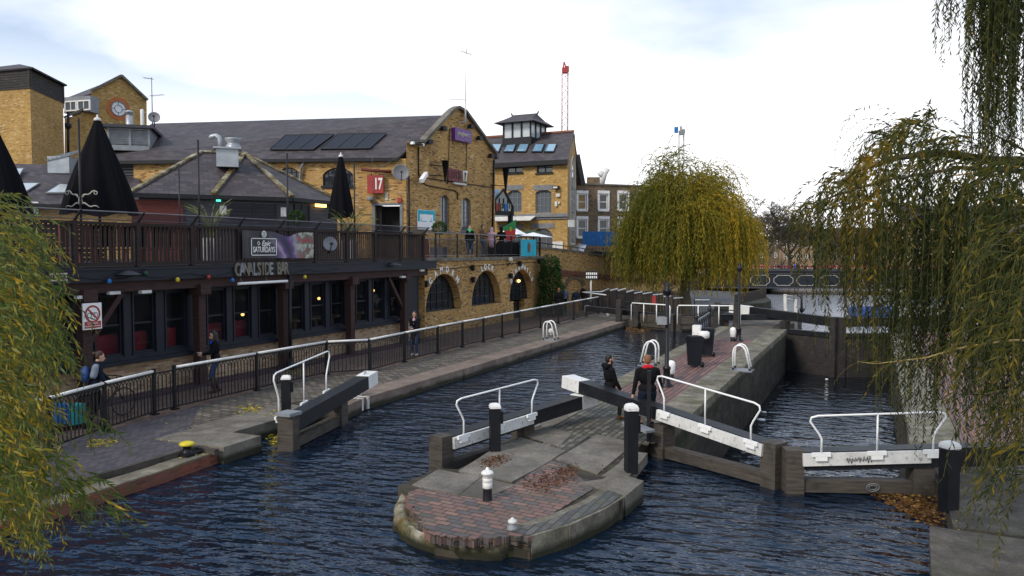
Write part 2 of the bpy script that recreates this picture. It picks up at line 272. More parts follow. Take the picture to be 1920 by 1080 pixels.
# ---------------------------------------------------------------- mesh building
class MB:
    def __init__(s): s.bm = bmesh.new(); s.mi = 0; s.T = Matrix.Identity(4)
    def v(s, p): return s.bm.verts.new(s.T @ V(p))
    def face(s, pts, mi=None):
        try:
            f = s.bm.faces.new([s.v(p) for p in pts]); f.material_index = s.mi if mi is None else mi; return f
        except ValueError: return None
    def box(s, c, d, rz=0.0, M=None):
        m = M or (Matrix.Translation(V(c)) @ Matrix.Rotation(rz, 4, 'Z'))
        x, y, z = d[0] / 2, d[1] / 2, d[2] / 2
        q = [s.v(m @ V(p)) for p in ((-x, -y, -z), (x, -y, -z), (x, y, -z), (-x, y, -z), (-x, -y, z), (x, -y, z), (x, y, z), (-x, y, z))]
        for f in ((3, 2, 1, 0), (4, 5, 6, 7), (0, 1, 5, 4), (1, 2, 6, 5), (2, 3, 7, 6), (3, 0, 4, 7)):
            s.bm.faces.new([q[i] for i in f]).material_index = s.mi
        return s
    def b2(s, lo, hi):
        return s.box([(a + b) / 2 for a, b in zip(lo, hi)], [abs(b - a) for a, b in zip(lo, hi)])
    def bar(s, a, b, w, h, up=(0, 0, 1)):
        """box beam from a to b; w across, h along 'up'"""
        a = V(a); b = V(b); d = b - a; L = d.length
        if L < 1e-6: return s
        x = d / L; y = V(up).cross(x)
        if y.length < 1e-4: y = V((0, 1, 0)).cross(x)
        y.normalize(); z = x.cross(y)
        M = Matrix((x, y, z)).transposed().to_4x4(); M.translation = (a + b) / 2
        return s.box(None, (L, w, h), M=M)
    def tube(s, pts, r, seg=8, cap=True, closed=False):
        pts = [V(p) for p in pts]; n = len(pts); rs = r if isinstance(r, (list, tuple)) else [r] * n
        rings = []; prev = None
        for i, p in enumerate(pts):
            if closed: t = pts[(i + 1) % n] - pts[i - 1]
            else: t = pts[min(i + 1, n - 1)] - pts[max(i - 1, 0)]
            t.normalize()
            if prev is None: u = t.cross(V((0, 0, 1)) if abs(t.z) < .9 else V((1, 0, 0)))
            else: u = prev - t * prev.dot(t)
            u.normalize(); prev = u; w_ = t.cross(u)
            rings.append([s.v(p + (u * cos(2 * pi * k / seg) + w_ * sin(2 * pi * k / seg)) * rs[i]) for k in range(seg)])
        for i in range(n if closed else n - 1):
            A, B = rings[i], rings[(i + 1) % n]
            for k in range(seg):
                f = s.bm.faces.new((A[k], A[(k + 1) % seg], B[(k + 1) % seg], B[k])); f.material_index = s.mi; f.smooth = True
        if cap and not closed:
            for rg in (rings[0][::-1], rings[-1]):
                if seg > 2: s.bm.faces.new(rg).material_index = s.mi
        return s
    def lathe(s, prof, c=(0, 0, 0), seg=16, smooth=True):
        """prof: (radius, z)"""
        c = V(c); rings = []
        for r, z in prof:
            if r < 1e-5: rings.append([s.v(c + V((0, 0, z)))])
            else: rings.append([s.v(c + V((r * cos(2 * pi * k / seg), r * sin(2 * pi * k / seg), z))) for k in range(seg)])
        for A, B in zip(rings, rings[1:]):
            for k in range(seg):
                k2 = (k + 1) % seg
                if len(A) == 1 and len(B) == 1: continue
                if len(A) == 1: vs_ = (A[0], B[k2], B[k])
                elif len(B) == 1: vs_ = (A[k], A[k2], B[0])
                else: vs_ = (A[k], A[k2], B[k2], B[k])
                f = s.bm.faces.new(vs_); f.smooth = smooth; f.material_index = s.mi
        return s
    def prism(s, poly, z0, z1, mi=None):
        """poly in xy (any orientation) raised from z0 to z1"""
        a = [s.v((p[0], p[1], z0)) for p in poly]; b = [s.v((p[0], p[1], z1)) for p in poly]; n = len(poly)
        area = sum(poly[i][0] * poly[(i + 1) % n][1] - poly[(i + 1) % n][0] * poly[i][1] for i in range(n))
        if area < 0: a.reverse(); b.reverse()
        m = s.mi if mi is None else mi
        s.bm.faces.new(a[::-1]).material_index = m; s.bm.faces.new(b).material_index = m
        for i in range(n): s.bm.faces.new((a[i], a[(i + 1) % n], b[(i + 1) % n], b[i])).material_index = m
        return s
    def plate(s, pts, t, n=None):
        """flat polygon in space with thickness t backwards along its normal"""
        pts = [V(p) for p in pts]
        nn = n or (pts[1] - pts[0]).cross(pts[2] - pts[1]).normalized()
        a = [s.v(p) for p in pts]; b = [s.v(p - nn * t) for p in pts]; k = len(pts)
        s.bm.faces.new(a).material_index = s.mi; s.bm.faces.new(b[::-1]).material_index = s.mi
        for i in range(k): s.bm.faces.new((a[(i + 1) % k], a[i], b[i], b[(i + 1) % k])).material_index = s.mi
        return s
    def build(s, name, mat, parent=None, origin=None, bevel=0, local=False, label=None, smooth=False):
        bm = s.bm
        if bevel:
            es = [e for e in bm.edges if len(e.link_faces) == 2 and e.calc_face_angle(0) > .6]
            bmesh.ops.bevel(bm, geom=es, offset=bevel, segments=2 if bevel > .02 else 1, affect='EDGES', profile=.6)
        o0 = V((0, 0, 0))
        if parent is not None and not local: o0 = parent.get('_o') and V(parent['_o']) or V((0, 0, 0))
        elif origin is not None: o0 = V(origin)
        bm.normal_update(); uv = bm.loops.layers.uv.verify()
        for f in bm.faces:
            n = f.normal
            if abs(n.z) > .92: t = V((1, 0, 0)); b = V((0, 1, 0))
            else:
                t = V((0, 0, 1)).cross(n).normalized(); b = n.cross(t)
            for lp in f.loops: lp[uv].uv = (lp.vert.co.dot(t), lp.vert.co.dot(b))
        if o0.length: bmesh.ops.translate(bm, verts=bm.verts, vec=-o0)
        if smooth:
            for f in bm.faces: f.smooth = True
        me = bpy.data.meshes.new(name); bm.to_mesh(me); bm.free()
        for m in (mat if isinstance(mat, (list, tuple)) else [mat]): me.materials.append(MATS[m])
        o = bpy.data.objects.new(name, me); COL.objects.link(o)
        if parent is not None: o.parent = parent; o['_o'] = list(o0) if not local else [0, 0, 0]
        else: o.location = o0; o['_o'] = list(o0)
        if label: o['label'] = label
        return o
def thing(name, label, cat, loc=(0, 0, 0), group=None, rz=0.0):
    o = bpy.data.objects.new(name, None); COL.objects.link(o); o.location = loc; o.rotation_euler = (0, 0, rz); o.empty_display_size = .3
    o['label'] = label; o['category'] = cat; o['_o'] = list(loc)
    if group: o['group'] = group
    return o
def tag(o, label, cat, group=None, kind=None):
    o['label'] = label; o['category'] = cat
    if group: o['group'] = group
    if kind: o['kind'] = kind
    return o
def struct(o, kind='structure', label=None):
    o['kind'] = kind
    if label: o['label'] = label
    return o
def dup(root, loc, rz=None, label=None, group=None, scale=None):
    def cp(o, par):
        c = o.copy(); COL.objects.link(c); c.parent = par
        for ch in list(o.children): cp(ch, c)
        return c
    r = cp(root, None); r.location = loc
    if rz is not None: r.rotation_euler = (0, 0, rz)
    if scale: r.scale = (scale,) * 3
    if label: r['label'] = label
    if group: r['group'] = group
    return r
# a vertical wall seen by pixels: s along the wall, z up, d outwards
class Wall:
    def __init__(s, A, B):
        s.A = V((A[0], A[1])); B = V((B[0], B[1])); s.u = (B - s.A).normalized(); s.L = (B - s.A).length
        s.n = V((s.u.y, -s.u.x))            # outward normal: to the right of A->B
        if s.n.dot(-s.A) < 0: s.n = -s.n; s.flip = True
        else: s.flip = False
    def px(s, x, y):
        d = ray(x, y); dxy = V((d.x, d.y)); t = s.A.dot(s.n) / dxy.dot(s.n); p = dxy * t
        return ((p - s.A).dot(s.u), EYE + d.z * t)
    def p(s, a, z, d=0.0):
        q = s.A + s.u * a + s.n * d; return V((q.x, q.y, z))
    def rect(s, x0, y0, x1, y1):
        """pixel box -> s0,s1,z0,z1"""
        a, _ = s.px(x0, y0); b, _ = s.px(x1, y0); xm = (x0 + x1) / 2; _, zt = s.px(xm, y0); _, zb = s.px(xm, y1)
        return (min(a, b), max(a, b), zb, zt)
    def M(s, a=0, z=0, d=0):
        """matrix: local x along wall rightwards as seen, y up, z outwards"""
        o = s.p(a, z, d); x = V((s.u.x, s.u.y, 0)); n = V((s.n.x, s.n.y, 0)); up = V((0, 0, 1))
        if x.cross(up).dot(n) < 0: x = -x
        m = Matrix((x, up, n)).transposed().to_4x4(); m.translation = o; return m
    def bx(s, mb, s0, s1, z0, z1, d0, d1):
        c = s.p((s0 + s1) / 2, (z0 + z1) / 2, (d0 + d1) / 2)
        x = V((s.u.x, s.u.y, 0)); y = V((s.n.x, s.n.y, 0)); z = x.cross(y)
        m = Matrix((x, y, z)).transposed().to_4x4(); m.translation = c
        mb.box(None, (abs(s1 - s0), abs(d1 - d0), abs(z1 - z0)), M=m)
    def face(s, mb, pts, d=0.0, mi=None):
        """pts (s,z); winding made outward"""
        n = len(pts); ar = sum(pts[i][0] * pts[(i + 1) % n][1] - pts[(i + 1) % n][0] * pts[i][1] for i in range(n))
        x = V((s.u.x, s.u.y, 0)); nn = V((s.n.x, s.n.y, 0)); ori = x.cross(V((0, 0, 1))).dot(nn)
        if (ar > 0) != (ori > 0): pts = pts[::-1]
        return mb.face([s.p(a, z, d) for a, z in pts], mi)
    def holes(s, mb, s0, s1, z0, z1, hs, t=.25):
        """wall face s0..s1,z0..z1 with openings hs: (a,b,c,d[,rise]) and reveals t deep"""
        S = sorted({s0, s1} | {h[0] for h in hs} | {h[1] for h in hs}); Z = sorted({z0, z1} | {h[2] for h in hs} | {h[3] for h in hs})
        S = [x for x in S if s0 <= x <= s1]; Z = [x for x in Z if z0 <= x <= z1]
        for i in range(len(S) - 1):
            for j in range(len(Z) - 1):
                cx = (S[i] + S[i + 1]) / 2; cz = (Z[j] + Z[j + 1]) / 2
                if any(h[0] < cx < h[1] and h[2] < cz < h[3] for h in hs): continue
                s.face(mb, [(S[i], Z[j]), (S[i + 1], Z[j]), (S[i + 1], Z[j + 1]), (S[i], Z[j + 1])])
        for h in hs:
            a, b, c, d = h[:4]; rise = h[4] if len(h) > 4 else 0
            arc = arcpts(a, b, d, rise) if rise else [(a, d), (b, d)]
            if rise:
                m = len(arc) // 2
                s.face(mb, [(a, d)] + [p for p in arc[:m + 1]][::-1]) if False else None
                left = [(a, d)] + arc[m::-1] if False else None
                s.face(mb, [(a, d)] + arc[:m + 1] + []) ; s.face(mb, arc[m:] + [(b, d)])
                out_ = [(a, c)] + arc + [(b, c)]
            else: out_ = [(a, c), (a, d), (b, d), (b, c)]
            k = len(out_)
            for i in range(k):
                p, q = out_[i], out_[(i + 1) % k]
                if abs(p[0] - q[0]) + abs(p[1] - q[1]) < 1e-6: continue
                mb.face([s.p(p[0], p[1], 0), s.p(q[0], q[1], 0), s.p(q[0], q[1], -t), s.p(p[0], p[1], -t)])
def arcpts(a, b, top, rise, n=12):
    """arch from (a, top-rise) over (mid, top) to (b, top-rise)"""
    w_ = (b - a) / 2
    if rise >= w_ * .98:
        return [((a + b) / 2 - w_ * cos(pi * i / n), top - rise + rise * sin(pi * i / n)) for i in range(n + 1)]
    r = (w_ * w_ + rise * rise) / (2 * rise); th = math.asin(min(1, w_ / r))
    return [((a + b) / 2 + r * sin(-th + 2 * th * i / n), top - r + r * cos(-th + 2 * th * i / n)) for i in range(n + 1)]
def text_mesh(txt, size, M, name, mat, parent, ext=.01, align='CENTER', spacing=1.0, shear=0.0, bold=0.0, xs=1.0):
    cu = bpy.data.curves.new('t', 'FONT'); cu.body = txt; cu.size = size; cu.extrude = ext; cu.align_x = align; cu.align_y = 'CENTER'
    cu.space_character = spacing; cu.shear = shear; cu.offset = bold; cu.resolution_u = 3
    to = bpy.data.objects.new('t', cu); COL.objects.link(to); bpy.context.view_layer.update()
    me = bpy.data.meshes.new_from_object(to.evaluated_get(bpy.context.evaluated_depsgraph_get())); bpy.data.objects.remove(to); bpy.data.curves.remove(cu)
    me.transform(M @ Matrix.Diagonal((xs, 1, 1, 1)))
    o0 = V(parent['_o']) if parent is not None and parent.get('_o') else V((0, 0, 0))
    me.transform(Matrix.Translation(-o0)); me.name = name; me.materials.clear(); me.materials.append(MATS[mat])
    o = bpy.data.objects.new(name, me); COL.objects.link(o)
    if parent is not None: o.parent = parent
    o['_o'] = list(o0); return o
def leaf_mesh(name, leaves, mat, parent=None, origin=None):
    """leaves: list of (point, direction, length, width, tone, roll); one narrow pointed leaf each, in one mesh"""
    o0 = V(parent['_o']) if parent is not None and parent.get('_o') else V(origin or (0, 0, 0))
    vs_, fs, tn = [], [], []
    for p, d, L, W, tone, roll in leaves:
        d = V(d).normalized(); a = d.cross(V((sin(roll), cos(roll), .3)))
        if a.length < .01: a = d.cross(V((1, 0, 0)))
        a.normalize(); p = V(p) - o0; k = len(vs_)
        vs_ += [p, p + d * L * .45 + a * W / 2, p + d * L, p + d * L * .45 - a * W / 2]; fs.append((k, k + 1, k + 2, k + 3)); tn += [tone] * 4
    me = bpy.data.meshes.new(name); me.from_pydata([tuple(v) for v in vs_], [], fs); me.update()
    at = me.attributes.new('tone', 'FLOAT', 'POINT'); at.data.foreach_set('value', tn)
    me.materials.append(MATS[mat]); o = bpy.data.objects.new(name, me); COL.objects.link(o)
    if parent is not None: o.parent = parent
    else: o.location = o0
    return o
# ================================================================ ground, banks, water
WU, WC, WL = -0.33, -2.2, -2.45
def sheet(name, poly, z, mat, label=None, sub=0):
    m = MB(); ar = sum(poly[i][0] * poly[(i + 1) % len(poly)][1] - poly[(i + 1) % len(poly)][0] * poly[i][1] for i in range(len(poly)))
    if ar < 0: poly = poly[::-1]
    m.face([(p[0], p[1], p[2] if len(p) > 2 else z) for p in poly]); return struct(m.build(name, mat), label=label)
sheet('ground', [(-900, -300), (900, -300), (900, 1500), (-900, 1500)], -3.6, 'earth')
# left bank
LB = [(-12.55, -40), (-12.55, 8), (-12.55, 12.15), (-12.0, 12.3), (-12.0, 13.35), (-12.8, 13.45), (-12.8, 16.35), (-12.25, 16.45), (-12.62, 18.1), (-12.72, 32), (-12.78, 43.6), (-13.2, 44.1), (-13.2, 47), (-12.6, 47.2), (-12.6, 51)]
m = MB(); m.prism([(-260, -40)] + LB + [(-260, 51)], -3.7, -0.012); struct(m.build('left_bank', 'brick_wet'))
m = MB(); m.prism([(-260, 51.002), (-12.6, 51.002), (-12.2, 60), (-11.6, 92), (-13, 110), (-30, 118), (-260, 118)], -3.7, -1.6); struct(m.build('lower_bank', 'asphalt'))
m = MB()
for i in range(10):
    y0 = 51.0 + i * .9; z = -.16 * (i + 1); m.b2((-19, y0, -3), (-12.7, y0 + .9, z))
struct(m.build('ramp_path', 'setts_grey'))
def coping(name, pts, wd, z0, z1, mat, side=1, lo=1.1, hi=1.9, bev=.05, seed=1):
    r = random.Random(seed); m = MB(); pts = [V((p[0], p[1])) for p in pts]
    for a, b in zip(pts, pts[1:]):
        L = (b - a).length; u = (b - a) / L; n = V((-u.y, u.x)) * side; t = 0
        while t < L - .05:
            e = min(L, t + r.uniform(lo, hi))
            if L - e < .5: e = L
            p, q = a + u * (t + .006), a + u * (e - .006); o = r.uniform(-.012, .012); dz = r.uniform(-.006, .006)
            m.prism([p + n * o, q + n * o, q + n * wd, p + n * wd], z0, z1 + dz); t = e
    return struct(m.build(name, mat, bevel=bev))
coping('left_coping', [(-12.2, 16.4), (-12.55, 18.1), (-12.66, 32), (-12.72, 43.6)], .85, -.5, .012, 'stone_pink', 1, bev=.09, lo=1.6, hi=2.6)
coping('left_kerbstone', [(-11.95, 12.2), (-11.97, 13.32)], 1.9, -.6, .014, 'stone', 1, lo=1.2, hi=1.3, bev=.04)
coping('recess_paving', [(-12.78, 13.34), (-12.8, 16.4)], 1.25, -.3, .012, 'stone', 1, lo=1.4, hi=1.7, bev=.02)
# low brick edge with a stone ledge where the yellow bollard stands
m = MB(); LE = [(-11.9, -5), (-11.92, 6), (-11.98, 9), (-12.02, 11), (-12.12, 12.2)]
m.prism(LE + [(-12.56, 12.2), (-12.56, -5)], -1.5, -.115); struct(m.build('brick_edge', 'brick_red'))
coping('ledge_stone', [(-11.93, -5), (-11.95, 6), (-12.0, 9), (-12.04, 11), (-12.14, 12.18)], .42, -.116, -.085, 'stone_mossy', 1, bev=.012)
m = MB(); m.b2((-12.60, -5, -.1), (-12.50, 12.1, .02)); struct(m.build('path_kerb', 'timber_grey'))
m = MB(); m.b2((-12.95, 12.0, -.1), (-12.0, 12.12, .005)); struct(m.build('path_kerb', 'timber_grey'))
sheet('blue_brick_path', [(-15.6, -30), (-12.6, -30), (-12.6, 12.1), (-13.85, 12.2), (-13.85, 13.2), (-14.05, 13.3), (-15.9, 15.5)], -.004, 'setts_blue')
sheet('towpath', [(-15.9, 15.5), (-14.05, 13.3), (-14.05, 16.5), (-13.4, 18), (-13.5, 45), (-17, 51), (-17, 40), (-15.2, 22), (-16.2, 20)], -.004, 'setts_grey')
sheet('back_pavement', [(-19.4, -30), (-15.0, -30), (-15.6, 13.9), (-15.9, 15.5), (-16.2, 20), (-15.2, 22), (-15.6, 36), (-17, 51), (-19.4, 51)], -.001, 'pavers_brown')
# island
NOSE = [G(x, y, 0) for x, y in [(762, 925), (772, 939), (782, 952), (790, 968), (803, 985), (816, 998), (846, 1003), (887, 1006), (927, 1004), (962, 1001), (994, 1006)]]
LIP = [G(x, y, -.13) for x, y in [(774, 905), (757, 926), (744, 948), (743, 970), (759, 990), (791, 1007), (831, 1017), (875, 1023), (930, 1022), (985, 1013), (1015, 1000)]]
RS = [(-4.02, 10.6), (-3.85, 11.6), (-3.75, 12.35)]
BODY = [(-7.25, 12.75), (-6.9, 12.8), (-6.9, 16.4), (-7.25, 16.6), (-7.35, 30), (-7.4, 43.2), (-7.0, 43.6), (-7.0, 46.6), (-7.4, 47), (-7.4, 51), (-3.95, 51), (-3.95, 46.4), (-4.4, 46.1), (-4.4, 43), (-4.05, 42.6), (-4.05, 17.0), (-4.35, 16.6), (-4.3, 14.6), (-3.9, 13.6), (-3.65, 13.4), (-3.65, 12.3)]
isl = [(p.x, p.y) for p in NOSE[::-1]] + [(-7.36, 11.5)] + BODY
m = MB(); m.prism(isl, -3.7, -.012); struct(m.build('lock_island', 'brick_wet'))
# eroded rubble lip round the nose
r = random.Random(5); m = MB(); rows = []
outer = [p for p in LIP]; inner = [p for p in NOSE]; n = len(outer)
def lerpl(P, t):
    t *= len(P) - 1; i = min(int(t), len(P) - 2); return V(P[i]).lerp(V(P[i + 1]), t - i)
N = 150
from mathutils import noise as MN
for i in range(N + 1):
    t = i / N; o = lerpl(outer, t); q = lerpl(inner, t); out_ = V((o.x - q.x, o.y - q.y, 0)); out_.normalize(); j = lambda a: r.uniform(-a, a)
    q0 = V((q.x, q.y, 0)); o0 = V((o.x, o.y, 0)); w1 = .5 + .5 * MN.noise(q * 1.7); prof = [q0 + V((0, 0, -.06)) - out_ * .12, q0 + V((0, 0, -.12 - .05 * w1)) + out_ * .04, q0.lerp(o0, .35 + .2 * w1) + V((0, 0, -.13)), q0.lerp(o0, .62 + .1 * w1) + V((0, 0, -.075)), o0 + V((0, 0, -.085)) - out_ * .04, o0 + V((0, 0, -.14)) + out_ * .05, o0 + out_ * .08 + V((0, 0, -.24)), o0 + out_ * .04 + V((0, 0, -.5))]
    prof = [p for a, b in zip(prof, prof[1:]) for p in (a, a.lerp(b, .33), a.lerp(b, .67))] + [prof[-1]]
    rows.append([m.v(p + V((MN.noise(p * 4), MN.noise(p * 4 + V((9, 0, 0))), MN.noise(p * 4 + V((0, 9, 0))))) * .035 + V((MN.noise(p * 9), MN.noise(p * 13 + V((9, 0, 0))), MN.noise(p * 13 + V((0, 9, 0))))) * .012) for p in prof])
for a, b in zip(rows, rows[1:]):
    for k in range(len(a) - 1): f = m.bm.faces.new((a[k], b[k], b[k + 1], a[k + 1])); f.smooth = True
bmesh.ops.recalc_face_normals(m.bm, faces=m.bm.faces)
struct(m.build('nose_rubble', 'stone_rubble'))
# jagged edge pavers sitting on the lip
m = MB(); ax = V((cos(.12 + pi / 2 * 0), sin(.12), 0))
for i in range(30):
    p = lerpl(inner, (i + .5) / 30 * .93 + .04); tilt = r.uniform(-.04, .04)
    m.box(p + V((r.uniform(-.04, .04), r.uniform(-.03, .05), -.062 + r.uniform(-.006, .004))), (.21, .12, .13), rz=r.choice((-.38, -.42, -.36)) + tilt)
struct(m.build('edge_pavers', 'pavers_red', bevel=.006))
def psheet(name, pts, z, mat): return sheet(name, [tuple(G(x, y, z))[:2] for x, y in pts], z, mat)
psheet('nose_paving', [(764, 924), (774, 941), (792, 970), (816, 997), (846, 1001), (887, 1004), (927, 1002), (975, 998), (1000, 985), (1112, 917), (1060, 870), (1030, 862), (940, 925), (800, 910)], .002, 'pavers_red')
def slabs(name, quads, mat, z1=.012, bev=.012):
    m = MB()
    for q in quads:
        P = [G(x, y, 0) if len((x, y)) == 2 and y > 400 else V((x, y, 0)) for x, y in q]; c = sum((p for p in P), V((0, 0, 0))) / len(P)
        P = [c + (p - c) * .984 for p in P]; m.prism([(p.x, p.y) for p in P], -.2, z1 + R.uniform(-.004, .004))
    return struct(m.build(name, mat, bevel=bev))
slabs('island_slabs', [[(772, 910), (822, 880), (858, 888), (905, 893), (860, 930)], [(860, 930), (905, 893), (935, 903), (968, 910), (935, 925), (905, 936)],
    [(858, 885), (930, 838), (975, 820), (1062, 846), (1022, 872), (960, 905)], [(975, 815), (1010, 796), (1075, 812), (1048, 838)],
    [(1040, 862), (1120, 815), (1170, 826), (1178, 842), (1120, 890)], [(1085, 905), (1145, 897), (1176, 902), (1172, 925), (1140, 922)], [(1180, 846), (1160, 870), (1128, 893), (1180, 893), (1215, 850)]], 'stone')
NE = [(-4.3, 10.15), (-3.98, 10.8), (-3.72, 11.75), (-3.62, 12.6)]; coping('nose_edge', NE, .5, -.45, .005, 'stone_mossy', 1, lo=3, hi=4, bev=.03)
sheet('edge_bricks', [(x - .05, y) for x, y in NE] + [(x - .36, y + .05) for x, y in NE[::-1]], .012, 'edge_blue')
m = MB(); m.prism([(-3.62, 12.45), (-3.58, 13.42), (-4.2, 13.75), (-4.3, 12.9)], -.6, .015); struct(m.build('nose_block', 'stone', bevel=.05))
psheet('island_setts', [(1000, 840), (1020, 876), (1115, 812), (1215, 836), (1228, 810), (1180, 745), (1125, 742), (1060, 775), (1068, 805)], -.002, 'setts')
sheet('sett_strip', [(-6.9, 16.2), (-4.1, 16.2), (-4.1, 20.5), (-6.9, 20.5)], -.006, 'setts')
sheet('island_paving', [(-6.75, 20.4), (-4.75, 20.4), (-4.85, 37), (-6.8, 37)], .004, 'pavers_stripe')
sheet('island_setts', [(-6.95, 37), (-4.8, 37), (-4.8, 50), (-6.95, 50)], .003, 'setts_grey')
coping('island_coping_left', [(-7.25, 20.0), (-7.33, 30), (-7.42, 43)], .62, -.4, .012, 'stone_mossy', -1, lo=1.2, hi=2, bev=.035, seed=4)
coping('island_coping_left', [(-7.22, 16.5), (-7.25, 20.0)], .62, -.4, .012, 'stone', -1, lo=1.2, hi=2, bev=.035, seed=4)
coping('island_coping_right', [(-4.02, 17.1), (-4.02, 42.6)], .85, -.42, .014, 'stone_mossy', 1, lo=1.3, hi=2.2, bev=.05, seed=9)
coping('island_end_kerb', [(-7.4, 50.6), (-3.95, 50.6)], .4, -.4, .014, 'stone', 1, bev=.03)
# right bank
RB = [(1.12, 12.9), (.82, 13.0), (.78, 12.0), (.70, 10.5), (.66, 8), (.8, 5), (1.4, -40)]
m = MB(); m.prism([(200, -40)] + RB[::-1] + [(1.12, 15.0), (.95, 16.3), (.75, 16.6), (.75, 42.6), (1.2, 43), (1.2, 46), (.75, 46.4), (.75, 51), (6, 62), (11, 78), (11, 118), (200, 118)], -3.7, -.012); struct(m.build('right_bank', 'brick_wet'))
coping('right_coping', [(.74, 16.8), (.74, 42.6)], .95, -.42, .014, 'stone_mossy', -1, lo=1.3, hi=2.2, bev=.05, seed=12)
coping('right_kerbstone', [(.68, 5.5), (.64, 9.0), (.68, 10.6), (.78, 12.9)], 1.25, -.6, .014, 'stone_dark', -1, lo=1.9, hi=2.3, bev=.06, seed=3)
coping('right_kerbstone', [(1.1, 13.0), (1.1, 16.3)], 1.6, -.2, .012, 'stone_dark', -1, lo=1.3, hi=1.8, bev=.03, seed=6)
sheet('right_paving', [(1.72, 17.2), (5, 17.2), (7, 45), (1.72, 45)], .002, 'pavers_stripe')
sheet('right_paving', [(1.95, 4), (6, 4), (7, 13), (2.0, 12.8)], .002, 'pavers_red')
sheet('right_yard', [(2.0, 12.8), (30, 12.8), (30, 60), (6.5, 60), (6.4, 45), (4.5, 17.2), (2.0, 17.2)], -.006, 'setts_grey')
# water
def wsheet(name, poly, z, mat): return sheet(name, poly, z, mat)
wsheet('water', [(-70, -60), (60, -60), (60, 16.5), (.8, 16.2), (-1.45, 15.12), (-4.15, 16.6), (-7, 17), (-7.2, 43.6), (-9.9, 42.7), (-12.9, 43.9), (-70, 44)], WU, 'water_near')
wsheet('water', [(-4.2, 14.6), (1.2, 14.6), (1.2, 44), (-4.6, 44)], WC, 'water_lock')
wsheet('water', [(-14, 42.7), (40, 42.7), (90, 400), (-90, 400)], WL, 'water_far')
# far banks beyond the road bridge, and the lie of the land
m = MB(); m.prism([(-300, 130), (-15, 130), (-20, 300), (-300, 300)], -3.7, -.4); m.prism([(10, 118.01), (300, 118.01), (300, 300), (6, 300)], -3.7, -.4); struct(m.build('far_bank', 'earth'))
m = MB(); m.b2((-300, 300, -3.7), (300, 330, .5)); struct(m.build('far_ground', 'earth'))
# ================================================================ helpers for buildings
def window(fac, s0, s1, z0, z1, parent, frame='navy_paint', glass_='glass_dark', cols=1, rows=2, d=-.12, fw=.06, bw=.03, rise=0, name='window', sill=None, panes=True):
    m = MB()
    top = z1 - rise if rise else z1
    for a, b in ((s0, s0 + fw), (s1 - fw, s1)): fac.bx(m, a, b, z0, top, d - .04, d + .05)
    fac.bx(m, s0 + fw, s1 - fw, z0, z0 + fw, d - .04, d + .05)
    if rise:
        arc = arcpts(s0 + fw / 2, s1 - fw / 2, z1 - fw / 2, rise); m.tube([fac.p(a, z, d) for a, z in arc], fw / 2, 6)
    else: fac.bx(m, s0 + fw, s1 - fw, z1 - fw, z1, d - .04, d + .05)
    def topz(s):
        if not rise: return z1 - fw
        for (a, za), (b, zb) in zip(arc, arc[1:]):
            if a <= s <= b: return za + (zb - za) * (s - a) / max(b - a, 1e-6)
        return top
    for c in range(1, cols):
        s = s0 + (s1 - s0) * c / cols; fac.bx(m, s - bw / 2, s + bw / 2, z0 + fw, topz(s), d - .03, d + .035)
    for r_ in range(1, rows):
        z = z0 + (z1 - z0) * r_ / rows; a, b = s0 + fw, s1 - fw
        if rise and z > top:
            ok = [s for s, zz in arc if zz > z]
            if not ok: continue
            a, b = min(ok), max(ok)
        fac.bx(m, a, b, z - bw / 2, z + bw / 2, d - .028, d + .03)
    if sill: fac.bx(m, s0 - .08, s1 + .08, z0 - sill, z0 - .003, d, .09)
    o = m.build(name, frame, parent)
    g = MB(); pts = [(s0, z0), (s1, z0)] + (arcpts(s0, s1, z1, rise)[::-1] if rise else [(s1, z1), (s0, z1)])
    fac.face(g, pts, d - .006); g.build('pane', glass_, o)
    return o
def roof(name, faces, parent, mat='slate', t=.12, label=None):
    m = MB()
    for f in faces:
        f = [V(p) for p in f]; n = (f[1] - f[0]).cross(f[2] - f[1])
        if n.z < 0: f = f[::-1]
        m.plate(f, t)
    return m.build(name, mat, parent, label=label)
# ================================================================ the canalside bar with its roof terrace
BX = -18.5
bar = thing('bar_building', 'long low canalside bar with navy sash windows, maroon timber posts and a roof terrace', 'bar building', (BX, 18, 0))
F = Wall((BX, 4), (BX, 30.7))
yy = lambda px, X=BX: PX(px, 560, X).y - 4
posts = [157, 374, 531.5, 657, 758]
panes_px = [(178, 229), (250, 290), (311, 349), (389, 423), (439, 470), (486, 516), (544, 570), (583, 609), (621, 645), (668, 690), (700, 720), (729, 748)]
pn = [(yy(a), yy(b)) for a, b in panes_px] + [(yy(150) - 4.6, yy(150) - 3.5), (yy(150) - 3.0, yy(150) - 1.9), (yy(150) - 1.5, yy(150) - .5)]
m = MB(); F.holes(m, 0, F.L, -.1, .93, [], 0); F.face(m, [(0, .93), (F.L, .93), (F.L, .931), (0, .931)])
m.b2((BX - .2, 30.7, -.1), (BX, 30.702, 3.3)); m.build('plinth_wall', 'brick_pale', bar)
m = MB(); F.bx(m, 0, F.L, .93, 1.03, -.1, .14); F.bx(m, 0, F.L, 1.03, 1.13, -.12, .03); m.build('sill', 'navy_paint', bar)
m = MB(); F.holes(m, 0, F.L, 1.13, 3.2, [(a, b, 1.18, 2.82) for a, b in pn], .14)
for a, b in pn:   # mouldings round every opening
    for q in ((a - .06, a - .01), (b + .01, b + .06)): F.bx(m, q[0], q[1], 1.14, 2.86, 0, .03)
m.build('window_wall', 'navy_paint', bar)
for a, b in pn: window(F, a + .005, b - .005, 1.185, 2.815, bar, 'navy_paint', 'glass_room', 1, 2, -.1, .045, .05)
m = MB(); F.bx(m, -2, F.L, 2.92, 3.2, .05, .48); m.build('timber_beam', 'timber_red', bar)
